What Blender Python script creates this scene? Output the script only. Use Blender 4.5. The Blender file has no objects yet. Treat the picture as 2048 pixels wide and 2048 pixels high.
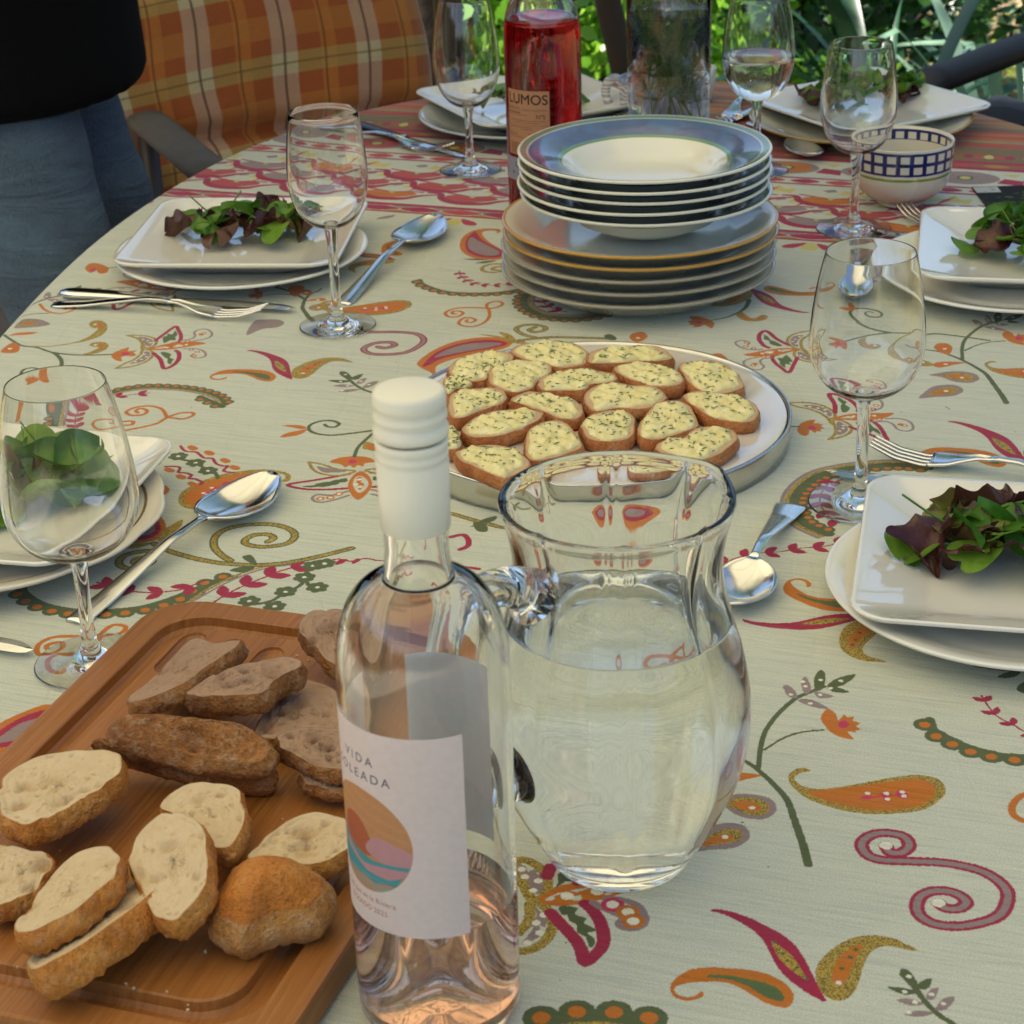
import bpy, math, random
import numpy as np
from mathutils import Vector, Matrix
R = math.radians
rng = random.Random(7)
nr = np.random.RandomState(7)
C = bpy.context.scene.collection
sc = bpy.context.scene

# ------------------------------------------------------------------ camera
TZ = 0.75                       # table top height
CH = 0.607                      # camera height above the table top
TH, RO, FPX = R(25.15), R(-1.9), 4080.0
_F = np.array([0, math.cos(TH), -math.sin(TH)])
_R0 = np.array([1.0, 0, 0]); _U0 = np.array([0, math.sin(TH), math.cos(TH)])
_R = math.cos(RO)*_R0 + math.sin(RO)*_U0
_U = -math.sin(RO)*_R0 + math.cos(RO)*_U0
cam = bpy.data.cameras.new("camera"); camo = bpy.data.objects.new("camera", cam); C.objects.link(camo)
m = Matrix.Identity(4)
for i in range(3):
    m[i][0] = _R[i]; m[i][1] = _U[i]; m[i][2] = -_F[i]
m[0][3] = 0; m[1][3] = 0; m[2][3] = TZ + CH
camo.matrix_world = m
cam.lens = FPX/2048*36.0; cam.sensor_width = 36.0
cam.clip_start = 0.02; cam.clip_end = 200
cam.dof.use_dof = True; cam.dof.focus_distance = 1.3; cam.dof.aperture_fstop = 26
sc.camera = camo

# ------------------------------------------------------------------ sky, sun, exposure
SUN_EL, SUN_AZ = R(58), R(-108)      # azimuth measured from +Y towards +X
w = bpy.data.worlds.new("World"); sc.world = w; w.use_nodes = True
nt = w.node_tree; nt.nodes.clear()
sky = nt.nodes.new("ShaderNodeTexSky"); sky.sky_type = 'NISHITA'; sky.sun_disc = False
sky.sun_elevation = SUN_EL; sky.sun_rotation = SUN_AZ; sky.air_density = 1.0; sky.dust_density = 1.5
bg = nt.nodes.new("ShaderNodeBackground"); bg.inputs[1].default_value = 0.12
wo = nt.nodes.new("ShaderNodeOutputWorld")
nt.links.new(sky.outputs[0], bg.inputs[0]); nt.links.new(bg.outputs[0], wo.inputs[0])
sl = bpy.data.lights.new("sun", 'SUN'); sl.energy = 4.8; sl.angle = R(0.55); sl.color = (1.0, 0.94, 0.84)
so = bpy.data.objects.new("sun", sl); C.objects.link(so)
sd = Vector((math.sin(SUN_AZ)*math.cos(SUN_EL), math.cos(SUN_AZ)*math.cos(SUN_EL), math.sin(SUN_EL)))
so.rotation_euler = sd.to_track_quat('Z', 'Y').to_euler()
sc.view_settings.view_transform = 'Standard'; sc.view_settings.look = 'None'
sc.view_settings.gamma = 1.0; sc.view_settings.use_curve_mapping = False
sc.view_settings.exposure = 1.02
sc.render.film_transparent = False
cy = sc.cycles
cy.max_bounces = 24; cy.transmission_bounces = 20; cy.glossy_bounces = 8; cy.diffuse_bounces = 5
cy.transparent_max_bounces = 16; cy.caustics_refractive = True; cy.caustics_reflective = True
cy.use_denoising = True; cy.sample_clamp_indirect = 6.0
try:
    cy.denoiser = 'OPENIMAGEDENOISE'; cy.blur_glossy = 0.3
except Exception: pass

# ------------------------------------------------------------------ pixel (2048 px photograph) -> point h metres above the table
def at(x, y, h=0.0):
    d = _F + (x-1024)/FPX*_R - (y-1024)/FPX*_U
    p = d*((h-CH)/d[2])
    return np.array([p[0], p[1], TZ+h])
def ground_at(x, y, z=0.0):
    return at(x, y, z-TZ)
def proj(P):
    w_ = np.array(P, float)-np.array([0, 0, TZ+CH]); z = w_@_F
    return 1024+FPX*(w_@_R)/z, 1024-FPX*(w_@_U)/z
def hgt(X, Y, py):
    a, b = -.2, .59
    for _ in range(40):
        m_ = (a+b)/2
        if proj((X, Y, TZ+m_))[1] > py: a = m_
        else: b = m_
    return a

# ------------------------------------------------------------------ object helpers
def tag(o, label=None, cat=None, group=None, kind=None):
    if label: o['label'] = label
    if cat: o['category'] = cat
    if group: o['group'] = group
    if kind: o['kind'] = kind
    return o
def empty(name, loc, rz=0.0, label=None, cat=None, group=None):
    o = bpy.data.objects.new(name, None); C.objects.link(o)
    o.location = loc; o.rotation_euler = (0, 0, rz); o.empty_display_size = .05
    return tag(o, label, cat, group)
class MB:
    "collects geometry for ONE mesh object"
    def __init__(s): s.v = []; s.f = []; s.uv = {}; s.mi = []; s.n = 0
    def add(s, V, F, mi=0):
        b = s.n
        V = [tuple(map(float, q)) for q in V]
        s.v += V; s.n += len(V)
        s.f += [tuple(b+i for i in q) for q in F]; s.mi += [mi]*len(F)
        return b
    def box(s, c, d, rot=None, mi=0):
        V = []
        for x in (-.5, .5):
            for y in (-.5, .5):
                for z in (-.5, .5):
                    q = Vector((x*d[0], y*d[1], z*d[2]))
                    if rot is not None: q = rot @ q
                    V.append((c[0]+q.x, c[1]+q.y, c[2]+q.z))
        s.add(V, [(0,1,3,2),(4,6,7,5),(0,4,5,1),(2,3,7,6),(0,2,6,4),(1,5,7,3)], mi); return s
    def tube(s, pts, rad, n=10, cap=True, mi=0, flat=1.0, up=None):
        P = [Vector(p) for p in pts]; rad = rad if hasattr(rad, '__len__') else [rad]*len(P)
        V = []; F = []
        prev = None
        for i, p in enumerate(P):
            t = (P[min(i+1, len(P)-1)]-P[max(i-1, 0)]).normalized()
            if prev is None:
                a = Vector(up) if up else (Vector((0, 0, 1)) if abs(t.z) < .9 else Vector((1, 0, 0)))
                u = (a - t*a.dot(t)).normalized()
            else:
                u = (prev - t*prev.dot(t)).normalized()
            prev = u; v = t.cross(u)
            for k in range(n):
                an = 2*math.pi*k/n
                V.append(p+(u*math.cos(an)*flat+v*math.sin(an))*rad[i])
        for i in range(len(P)-1):
            for k in range(n):
                F.append((i*n+k, i*n+(k+1) % n, (i+1)*n+(k+1) % n, (i+1)*n+k))
        if cap:
            F.append(tuple(range(n-1, -1, -1))); F.append(tuple((len(P)-1)*n+k for k in range(n)))
        s.add(V, F, mi); return s
    def lathe(s, prof, n=48, mi=0, c=(0, 0, 0), rmod=None, close=True):
        "prof: list of (r,z); r==0 at ends closes to a point"
        V = []; F = []; rows = []
        for j, (r, z) in enumerate(prof):
            if r < 1e-6:
                rows.append([len(V)]); V.append((c[0], c[1], c[2]+z))
            else:
                row = []
                for k in range(n):
                    a = 2*math.pi*k/n; rr = r*(rmod(a, j, z) if rmod else 1)
                    row.append(len(V)); V.append((c[0]+rr*math.cos(a), c[1]+rr*math.sin(a), c[2]+z))
                rows.append(row)
        for a, b in zip(rows[:-1], rows[1:]):
            for k in range(n):
                k2 = (k+1) % n
                if len(a) == 1 and len(b) == 1: continue
                if len(a) == 1: F.append((a[0], b[k2], b[k]))
                elif len(b) == 1: F.append((a[k], a[k2], b[0]))
                else: F.append((a[k], a[k2], b[k2], b[k]))
        s.add(V, F, mi); return s
    def build(s, name, mat, parent=None, smooth=True, sub=0, bevel=0, loc=None, rot=None):
        me = bpy.data.meshes.new(name); me.from_pydata(s.v, [], s.f)
        mats = mat if isinstance(mat, (list, tuple)) else [mat]
        for q in mats: me.materials.append(q)
        if len(mats) > 1: me.polygons.foreach_set('material_index', s.mi)
        if smooth: me.polygons.foreach_set('use_smooth', [True]*len(me.polygons))
        me.update()
        o = bpy.data.objects.new(name, me); C.objects.link(o)
        if parent: o.parent = parent
        if loc is not None: o.location = loc
        if rot is not None: o.rotation_euler = rot
        if bevel:
            md = o.modifiers.new('b', 'BEVEL'); md.width = bevel; md.segments = 2; md.limit_method = 'ANGLE'
        if sub:
            md = o.modifiers.new('s', 'SUBSURF'); md.levels = sub; md.render_levels = sub
        if smooth and bevel:
            try:
                for e in me.edges: pass
            except Exception: pass
        return o
def support(prof, d=.0007, ang=38):
    "adds holding loops on both sides of every sharp corner of a lathe profile, so the glass shades cleanly"
    P = [np.array(p, float) for p in prof]; out = [tuple(P[0])]
    for i in range(1, len(P)-1):
        a, b, c = P[i-1], P[i], P[i+1]; u, v = b-a, c-b; lu, lv_ = np.hypot(*u), np.hypot(*v)
        if lu < 1e-7 or lv_ < 1e-7: out.append(tuple(b)); continue
        t_ = math.degrees(math.acos(max(-1, min(1, float(u@v)/(lu*lv_)))))
        if t_ > ang:
            if lu > 2.2*d: out.append(tuple(b-u/lu*d))
            out.append(tuple(b))
            if lv_ > 2.2*d: out.append(tuple(b+v/lv_*d))
        else: out.append(tuple(b))
    out.append(tuple(P[-1])); return out
def copy_tree(o, parent=None):
    c = o.copy(); C.objects.link(c)
    if parent: c.parent = parent
    for ch in list(o.children): copy_tree(ch, c)
    return c
def smooth_curve(P, n=5, closed=False):
    "centripetal-ish Catmull-Rom through P"
    P = np.asarray(P, float); N = len(P); out = []
    rng_ = range(N if closed else N-1)
    for i in rng_:
        if closed: p0, p1, p2, p3 = P[(i-1) % N], P[i], P[(i+1) % N], P[(i+2) % N]
        else: p0, p1, p2, p3 = P[max(i-1, 0)], P[i], P[i+1], P[min(i+2, N-1)]
        for k in range(n):
            t = k/n
            out.append(.5*((2*p1)+(-p0+p2)*t+(2*p0-5*p1+4*p2-p3)*t*t+(-p0+3*p1-3*p2+p3)*t**3))
    if not closed: out.append(P[-1])
    return np.array(out)

# ------------------------------------------------------------------ materials
def lin(h):
    h = h.lstrip('#'); c = [int(h[i:i+2], 16)/255 for i in (0, 2, 4)]
    return tuple((x/12.92 if x <= .04045 else ((x+.055)/1.055)**2.4) for x in c)
class NT:
    def __init__(s, name):
        s.m = bpy.data.materials.new(name); s.m.use_nodes = True; s.t = s.m.node_tree; s.t.nodes.clear()
        s.out = s.n('ShaderNodeOutputMaterial')
    def n(s, ty, **kw):
        q = s.t.nodes.new(ty)
        for k, v in kw.items():
            if k.startswith('i_'):
                key = k[2:]; key = int(key) if key.isdigit() else key.replace('_', ' ')
                if isinstance(v, bpy.types.NodeSocket): s.t.links.new(v, q.inputs[key])
                else: q.inputs[key].default_value = v
            else: setattr(q, k, v)
        return q
    def l(s, a, b): s.t.links.new(a, b)
    def tc(s, kind='Object'):
        return s.n('ShaderNodeTexCoord').outputs[kind]
    def mp(s, vec, scale=(1, 1, 1), rot=(0, 0, 0), loc=(0, 0, 0)):
        return s.n('ShaderNodeMapping', i_Vector=vec, i_Scale=scale, i_Rotation=rot, i_Location=loc).outputs[0]
    def noise(s, vec, scale, detail=4, rough=.55, dist=0):
        return s.n('ShaderNodeTexNoise', i_Vector=vec, i_Scale=scale, i_Detail=detail, i_Roughness=rough, i_Distortion=dist)
    def ramp(s, fac, stops, interp='LINEAR'):
        q = s.n('ShaderNodeValToRGB', i_0=fac); cr = q.color_ramp; cr.interpolation = interp
        while len(cr.elements) < len(stops): cr.elements.new(.5)
        for e, (p, c) in zip(cr.elements, stops):
            e.position = p; e.color = (*c, 1) if len(c) == 3 else c
        return q.outputs[0]
    def mix(s, fac, a, b, mode='MIX'):
        q = s.n('ShaderNodeMix', data_type='RGBA', blend_type=mode)
        for key, v in ((0, fac), (6, a), (7, b)):
            if isinstance(v, bpy.types.NodeSocket): s.l(v, q.inputs[key])
            else: q.inputs[key].default_value = v if key == 0 else (*v[:3], 1)
        return q.outputs[2]
    def math(s, op, a, b=0.0, c=0.0, clamp=False):
        q = s.n('ShaderNodeMath', operation=op, use_clamp=clamp)
        for i, v in enumerate((a, b, c)):
            if isinstance(v, bpy.types.NodeSocket): s.l(v, q.inputs[i])
            else: q.inputs[i].default_value = v
        return q.outputs[0]
    def bump(s, h, strength=.3, dist=.001, normal=None):
        q = s.n('ShaderNodeBump', i_Height=h, i_Strength=strength, i_Distance=dist)
        if normal: s.l(normal, q.inputs['Normal'])
        return q.outputs[0]
    def pb(s, color, rough=.5, **kw):
        q = s.n('ShaderNodeBsdfPrincipled')
        for k, v in dict(Base_Color=color, Roughness=rough, **kw).items():
            key = k.replace('_', ' ')
            if isinstance(v, bpy.types.NodeSocket): s.l(v, q.inputs[key])
            else:
                if key in ('Base Color', 'Sheen Tint', 'Coat Tint', 'Specular Tint') and len(v) == 3: v = (*v, 1)
                q.inputs[key].default_value = v
        s.l(q.outputs[0], s.out.inputs[0]); return q
def simple(name, col, rough=.5, nscale=60, var=.12, bump=.0, bd=.0005, **kw):
    t = NT(name); v = t.tc()
    n = t.noise(v, nscale, 4).outputs['Fac']
    c = t.mix(n, tuple(x*(1-var) for x in col), tuple(min(1, x*(1+var)) for x in col))
    if bump: kw['Normal'] = t.bump(n, bump, bd)
    t.pb(c, rough, **kw); return t.m
# ------------------------------------------------------------------ garden: ground, plants, trees, hedges
def nmesh(name, V, F, mats, parent=None, mi=None, smooth=False, loc=None):
    me = bpy.data.meshes.new(name); V = np.asarray(V, np.float32); F = np.asarray(F, np.int32)
    me.vertices.add(len(V)); me.vertices.foreach_set('co', V.ravel())
    k = F.shape[1]; me.loops.add(F.size); me.loops.foreach_set('vertex_index', F.ravel())
    me.polygons.add(len(F)); me.polygons.foreach_set('loop_start', np.arange(0, F.size, k, dtype=np.int32)); me.polygons.foreach_set('loop_total', np.full(len(F), k, np.int32))
    for m_ in (mats if isinstance(mats, (list, tuple)) else [mats]): me.materials.append(m_)
    if mi is not None: me.polygons.foreach_set('material_index', np.asarray(mi, np.int32))
    if smooth: me.polygons.foreach_set('use_smooth', np.ones(len(F), bool))
    me.update(calc_edges=True); o = bpy.data.objects.new(name, me); C.objects.link(o)
    if parent: o.parent = parent
    if loc is not None: o.location = loc
    return o
def foliage(P, size, g, asp=.55, updown=.6, fold=.18):
    "P: n x 3 leaf positions -> two-panel folded leaves (6 verts, 2 quads each)"
    n = len(P); d = g.normal(size=(n, 3)); d[:, 2] *= updown; d /= np.linalg.norm(d, axis=1)[:, None]
    r_ = g.normal(size=(n, 3)); s = np.cross(d, r_); s /= np.linalg.norm(s, axis=1)[:, None]; u = np.cross(s, d)
    L = (size*g.uniform(.6, 1.35, n))[:, None]; W = L*asp*.5
    a = P; b = P+d*L; mdp = P+d*L*.45
    V = np.stack([a, mdp+s*W+u*W*fold*2, b, mdp-s*W+u*W*fold*2], 1).reshape(-1, 3)
    F = np.arange(4*n).reshape(n, 4)
    return V, F
def plantmat(name, cols, rough=.4, trans=.35, scale=6, spec=.5):
    t = NT(name); g_ = t.n('ShaderNodeNewGeometry'); v = g_.outputs['Position']; ri = g_.outputs['Random Per Island']
    n = t.noise(v, scale, 3).outputs['Fac']; f = t.math('ADD', t.math('MULTIPLY', ri, .6), t.math('MULTIPLY', n, .5))
    c = t.ramp(f, [(.2+.6*i/(len(cols)-1), c_) for i, c_ in enumerate(cols)])
    p = t.pb(c, rough, Specular_IOR_Level=spec); tr = t.n('ShaderNodeBsdfTranslucent', i_Color=c)
    mx = t.n('ShaderNodeMixShader', i_0=trans); t.l(p.outputs[0], mx.inputs[1]); t.l(tr.outputs[0], mx.inputs[2]); t.l(mx.outputs[0], t.out.inputs[0]); return t.m
g = np.random.RandomState(3)
t = NT('garden_soil'); v = t.tc(); n1 = t.noise(v, 2.2, 5, .6).outputs['Fac']; n2 = t.noise(v, 28, 5, .7).outputs['Fac']; n3 = t.noise(v, 90, 4, .7).outputs['Fac']
c = t.ramp(n2, [(.3, lin('#7A654A')), (.5, lin('#AA9070')), (.7, lin('#D0B49C'))]); c = t.mix(t.ramp(n1, [(.4, (0, 0, 0)), (.6, (1, 1, 1))]), c, lin('#66752F'))
t.pb(c, .95, Normal=t.bump(t.math('ADD', n2, n3), .8, .02)); 
gr_ = nmesh('ground', [(-40, -40, 0), (40, -40, 0), (40, 40, 0), (-40, 40, 0)], [(0, 1, 2, 3)], t.m); gr_['kind'] = 'structure'
M_GC = plantmat('ground_cover_leaves', [lin('#5A7A2C'), lin('#90A83C'), lin('#C0C45C'), lin('#DCC4A0'), lin('#D8B8A8')], .5, .3)
P = np.c_[g.uniform(-2.5, 5, 26000), g.uniform(3.0, 9.5, 26000), g.gamma(1.5, .025, 26000)]
V, F = foliage(P, .035, g, .7, .5); o = nmesh('ground_cover', V, F, M_GC); tag(o, 'low tangle of pale green ground cover and dry leaves behind the table', 'ground cover', kind='stuff')

t = NT('bounce_stone'); v = t.tc(); br = t.n('ShaderNodeTexBrick', i_Vector=v, i_Scale=1.0, i_Mortar_Size=.012, i_Brick_Width=.6, i_Row_Height=.4, i_Color1=(*lin('#C4BCA6'), 1), i_Color2=(*lin('#B2A994'), 1), i_Mortar=(*lin('#7A6E58'), 1))
nz = t.noise(v, 12, 5, .6).outputs['Fac']; c = t.mix(.5, br.outputs[0], t.ramp(nz, [(.3, (.7, .7, .7)), (.7, (1.15, 1.15, 1.15))]), 'MULTIPLY'); t.pb(c, .85, Normal=t.bump(br.outputs[1], -.4, .01))
pa_ = nmesh('bounce_paving', [(-3.2, -5, .012), (3.2, -5, .012), (3.2, 2.9, .012), (-3.2, 2.9, .012), (-3.2, -5, -.02), (3.2, -5, -.02), (3.2, 2.9, -.02), (-3.2, 2.9, -.02)], [(0, 1, 2, 3), (0, 4, 5, 1), (1, 5, 6, 2), (2, 6, 7, 3), (3, 7, 4, 0)], t.m); pa_['kind'] = 'structure'  # unseen paving, added to bounce warm sunlight onto upright faces
def shrub(x, y, rx, ry, h, n, size, mat, label, group='leafy shrubs behind the table', seed=0, asp=.6, z0=.12):
    g2 = np.random.RandomState(seed); root = empty('shrub', (x, y, 0), 0, label, 'shrub', group)
    lumps = g2.uniform(-.75, .75, (14, 3)); lumps[:, 2] = g2.uniform(.1, .9, 14)
    k = g2.randint(0, 14, n); Q = g2.normal(size=(n, 3)); Q /= np.linalg.norm(Q, axis=1)[:, None]; Q *= (g2.uniform(.5, 1, n)**.4)[:, None]*.42
    P = np.c_[(lumps[k, 0]+Q[:, 0])*rx, (lumps[k, 1]+Q[:, 1])*ry, np.maximum(z0*.3, z0+(lumps[k, 2]*.8+Q[:, 2]*.5)*h)]
    V, F = foliage(P, size, g2, asp); tag(nmesh('foliage', V, F, mat, root), kind='stuff')
    mb = MB()
    for i in range(10):
        q = lumps[i]; mb.tube([(0, 0, 0), (q[0]*rx*.4, q[1]*ry*.4, q[2]*h*.5), (q[0]*rx, q[1]*ry, z0+q[2]*h*.8)], [.012, .008, .003], 5)
    mb.build('stem', M_BARK, root); return root
M_BARK = simple('bark', lin('#3A3026'), .9, 25, .4, .6, .006)
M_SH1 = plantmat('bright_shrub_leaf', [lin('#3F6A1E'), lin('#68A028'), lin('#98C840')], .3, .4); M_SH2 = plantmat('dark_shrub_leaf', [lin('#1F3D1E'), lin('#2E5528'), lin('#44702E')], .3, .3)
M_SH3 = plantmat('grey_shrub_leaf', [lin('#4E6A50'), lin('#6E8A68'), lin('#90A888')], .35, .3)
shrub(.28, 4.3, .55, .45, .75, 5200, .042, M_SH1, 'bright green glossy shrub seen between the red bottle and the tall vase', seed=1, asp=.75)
shrub(.75, 5.0, .6, .5, .8, 5000, .05, M_SH2, 'dark shrub in shade behind the glass of clear wine', seed=2)  # the shade on this bush is put into its dark leaf colour
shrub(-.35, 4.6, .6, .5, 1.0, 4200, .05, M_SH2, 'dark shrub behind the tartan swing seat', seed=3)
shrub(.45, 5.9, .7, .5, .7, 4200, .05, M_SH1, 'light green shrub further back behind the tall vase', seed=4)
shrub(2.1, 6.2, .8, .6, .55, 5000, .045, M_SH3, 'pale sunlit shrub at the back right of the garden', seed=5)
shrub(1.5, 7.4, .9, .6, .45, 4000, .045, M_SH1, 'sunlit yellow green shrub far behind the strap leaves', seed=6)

# strap leaved clumps, every blade a part
M_STR = plantmat('strap_leaf', [lin('#35683F'), lin('#5A8E60'), lin('#94B89A'), lin('#BFD6C0')], .28, .25, 9, .7)
M_STSH = plantmat('strap_leaf_shaded', [lin('#173524'), lin('#24492F'), lin('#3A6342')], .3, .2, 9, .6)  # shaded copy of the strap leaf, shade painted in as darker greens
def blade_mesh(L, wd, bend, seed, mat):
    g2 = random.Random(seed); n = 16; V = []; F = []
    x = z = 0; a = R(88)
    kink = g2.random() < .3; kp = g2.randint(8, 13)
    for i in range(n+1):
        s = i/n; w_ = wd*min(1, .75+s)*(1-max(0, (s-.6)/.4)**1.8)+.0006
        tw = .4*math.sin(s*3+seed)
        for q, dz in ((-1, .25), (0, 0), (1, .25)): V.append((x-dz*w_*math.sin(a)*.8, w_*q*math.cos(tw), z+dz*w_*math.cos(a)*.8+w_*q*math.sin(tw)*.6))
        a -= bend/n*(.4+1.6*s)
        if kink and i == kp: a -= 1.1
        x += L/n*math.cos(a); z += L/n*math.sin(a)
    for i in range(n):
        for k in range(2): F.append((3*i+k, 3*i+k+1, 3*i+4+k, 3*i+3+k))
    me = bpy.data.meshes.new('blade'); me.from_pydata(V, [], F); me.materials.append(mat); me.polygons.foreach_set('use_smooth', [True]*len(F)); return me
BL = {m_.name: [blade_mesh(rng.uniform(.55, .85), rng.uniform(.011, .018), rng.uniform(.5, 2.2), i, m_) for i in range(9)] for m_ in (M_STR, M_STSH)}
def strap_clump(x, y, n, mat, label, spread=1.0, sc_=1.0, r0=.10):
    root = empty('strap_leaf_plant', (x, y, 0), 0, label, 'plant', 'strap leaved plants behind the table')
    for i in range(n):
        o = bpy.data.objects.new('blade', rng.choice(BL[mat.name])); C.objects.link(o); o.parent = root
        a = rng.uniform(0, 6.28); rr = r0*rng.random()
        o.location = (rr*math.cos(a), rr*math.sin(a), 0); o.rotation_euler = (rng.uniform(-.25, .25)*spread, rng.uniform(-.1, .5)*spread, a+rng.uniform(-.5, .5)); s_ = sc_*rng.uniform(.75, 1.2); o.scale = (s_, s_, s_)
for a in ((.80, 4.05, 34, M_STSH, 'dense dark strap leaved clump behind the far right plate'), (1.10, 4.25, 28, M_STR, 'silvery strap leaved clump left of the dark chair arm'), (.62, 4.55, 26, M_STSH, 'dark strap leaved clump behind the half full glass'),
          (1.30, 4.95, 22, M_STR, 'bright strap leaved clump at the top right of the photo', 1.3), (1.02, 5.3, 22, M_STR, 'strap leaved clump with kinked blades between two others'), (1.70, 5.3, 20, M_STR, 'pale strap leaved clump furthest to the right', 1.2),
          (1.45, 4.15, 14, M_STR, 'low silvery strap leaved clump close behind the dark chair', 1.2, .8)):
    strap_clump(*a)
fl = empty('flower', (1.18, 5.15, .0), 0, 'single yellow flower among the strap leaves at the upper right', 'flower')
MB().tube([(0, 0, 0), (.01, 0, .2), (.0, 0, .30)], .004, 6).build('stem', M_SH1, fl)
mb = MB(); 
for k in range(16):
    a = k*2*math.pi/16; mb.add([(0, 0, .305), (.02*math.cos(a-.2), .02*math.sin(a-.2), .312), (.042*math.cos(a), .042*math.sin(a), .306), (.02*math.cos(a+.2), .02*math.sin(a+.2), .312)], [(0, 1, 2, 3)])
mb.build('petals', simple('yellow_petal', lin('#E0B010'), .5, 60, .15), fl, smooth=False)

# trees: trunk, limbs, sparse crown
def tree(x, y, r_, h, lean, label, nleaf, seed, cr=1.5, mat=None):
    g2 = np.random.RandomState(seed); root = empty('tree', (x, y, 0), 0, label, 'tree', 'trees shading the garden')
    mb = MB(); pts = [(lean[0]*s*h+.04*math.sin(s*7+seed), lean[1]*s*h+.03*math.cos(s*5), s*h) for s in np.linspace(0, 1, 12)]
    mb.tube(pts, [r_*(1.25 if i == 0 else 1)*(1-.55*i/11)*(1+.08*math.sin(i*2.1)) for i in range(12)], 14); top = np.array(pts[-1])
    ends = []
    for k in range(9):
        a = g2.uniform(0, 6.28); l_ = cr*g2.uniform(.5, 1.0); b = pts[g2.randint(7, 12)]; e = (b[0]+l_*math.cos(a), b[1]+l_*math.sin(a), b[2]+g2.uniform(.2, .9))
        mb.tube(smooth_curve([b, ((b[0]+e[0])/2, (b[1]+e[1])/2, b[2]+.35), e], 4), np.linspace(r_*.4, r_*.1, 9), 7); ends.append(e)
    mb.build('trunk', M_BARK, root)
    E_ = np.array(ends); k = g2.randint(0, 9, nleaf); P = E_[k]+g2.normal(size=(nleaf, 3))*[cr*.3, cr*.3, cr*.16]
    V, F = foliage(P, .085, g2, .55); tag(nmesh('crown', V, F, mat or M_SH1, root), kind='stuff')
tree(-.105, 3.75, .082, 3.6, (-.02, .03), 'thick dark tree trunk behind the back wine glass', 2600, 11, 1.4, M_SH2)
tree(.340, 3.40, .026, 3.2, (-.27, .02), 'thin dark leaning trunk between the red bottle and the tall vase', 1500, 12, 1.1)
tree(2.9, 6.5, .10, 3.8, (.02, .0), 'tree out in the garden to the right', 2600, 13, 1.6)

# unseen hedges added all round, to keep the bright horizon out of reflections
def hedge(x0, y0, x1, y1, h, label, seed):
    g2 = np.random.RandomState(seed); L = math.hypot(x1-x0, y1-y0); n = int(L*520); s = g2.uniform(0, 1, n); dpt = g2.normal(0, .30, n); z = g2.uniform(0, 1, n)**.8*h*(1+.12*np.sin(s*L*1.7)+.06*np.sin(s*L*5))
    nx, ny = -(y1-y0)/L, (x1-x0)/L; P = np.c_[x0+(x1-x0)*s+nx*dpt, y0+(y1-y0)*s+ny*dpt, z]
    root = empty('hedge', (0, 0, 0), 0, label, 'hedge', 'unseen hedges added round the garden'); V, F = foliage(P, .16, g2, .6); tag(nmesh('foliage', V, F, M_SH2, root), kind='stuff')
    V = []; F = []; m_ = 40
    for i in range(m_+1):
        q = i/m_; cx_, cy_ = x0+(x1-x0)*q, y0+(y1-y0)*q
        for (o_, z_) in ((-.35, 0), (-.42, h*.5), (-.25, h*.9), (.0, h*(.97+.04*math.sin(i))), (.25, h*.9), (.42, h*.5), (.35, 0)): V.append((cx_+nx*o_, cy_+ny*o_, z_))
    for i in range(m_):
        for k in range(6): F.append((7*i+k, 7*i+k+1, 7*i+8+k, 7*i+7+k))
    nmesh('hedge_core', V, F, M_HC, root)
M_HC = simple('hedge_inside', lin('#22331A'), .95, 8, .4)
hedge(-7, 9.5, 9, 10.5, 2.4, 'tall dark unseen hedge added across the far end of the garden', 1); hedge(-5.5, -5, -5.0, 9.5, 2.2, 'tall unseen hedge added along the left side of the garden', 2)
hedge(7.5, -5, 8.0, 10, 2.2, 'tall unseen hedge added along the right side of the garden', 3); hedge(-5.5, -6.5, 7.5, -6.0, 1.5, 'tall unseen hedge added behind the camera', 4)

# parasol over the table
QX, QY, QZ, QR = -.88, 1.22, 2.28, 1.92
par = empty('parasol', (QX, QY, 0), 0, 'large cream garden parasol shading the table from above, seen in reflections', 'parasol')
t = NT('parasol_cloth'); n = t.noise(t.tc(), 300, 3).outputs['Fac']; c = t.mix(n, lin('#DED2AC'), lin('#E8DEC0')); p = t.pb(c, .9); tr = t.n('ShaderNodeBsdfTranslucent', i_Color=c); mx = t.n('ShaderNodeMixShader', i_0=.55)
t.l(p.outputs[0], mx.inputs[1]); t.l(tr.outputs[0], mx.inputs[2]); t.l(mx.outputs[0], t.out.inputs[0]); M_PAR = t.m
M_POLE = simple('pole_wood', lin('#8A6238'), .5, 30, .2)
NR = 64; V = [(0, 0, QZ+.42)]; F = []
for j in range(1, 13):
    s = j/12
    for k in range(NR):
        a = 2*math.pi*k/NR; sec = (a % (math.pi/4))/(math.pi/4); sag = 1-.076*(1-abs(2*sec-1))*1.0; r_ = QR*s*sag
        V.append((r_*math.cos(a), r_*math.sin(a), QZ+.42*(1-s**1.25)-.03*s*(1-abs(2*sec-1))))
for k in range(NR): F.append((0, 1+k, 1+(k+1) % NR))
for j in range(11):
    for k in range(NR): a = 1+j*NR; F.append((a+k, a+NR+k, a+NR+(k+1) % NR, a+(k+1) % NR))
row = len(V)
for k in range(NR):
    q = V[1+11*NR+k]; V.append((q[0]*1.005, q[1]*1.005, q[2]-.12-.02*math.sin(k*math.pi/2)))
for k in range(NR): a = 1+11*NR; F.append((a+k, row+k, row+(k+1) % NR, a+(k+1) % NR))
mb = MB(); mb.add(V, F); mb.build('canopy', M_PAR, par)
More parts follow.
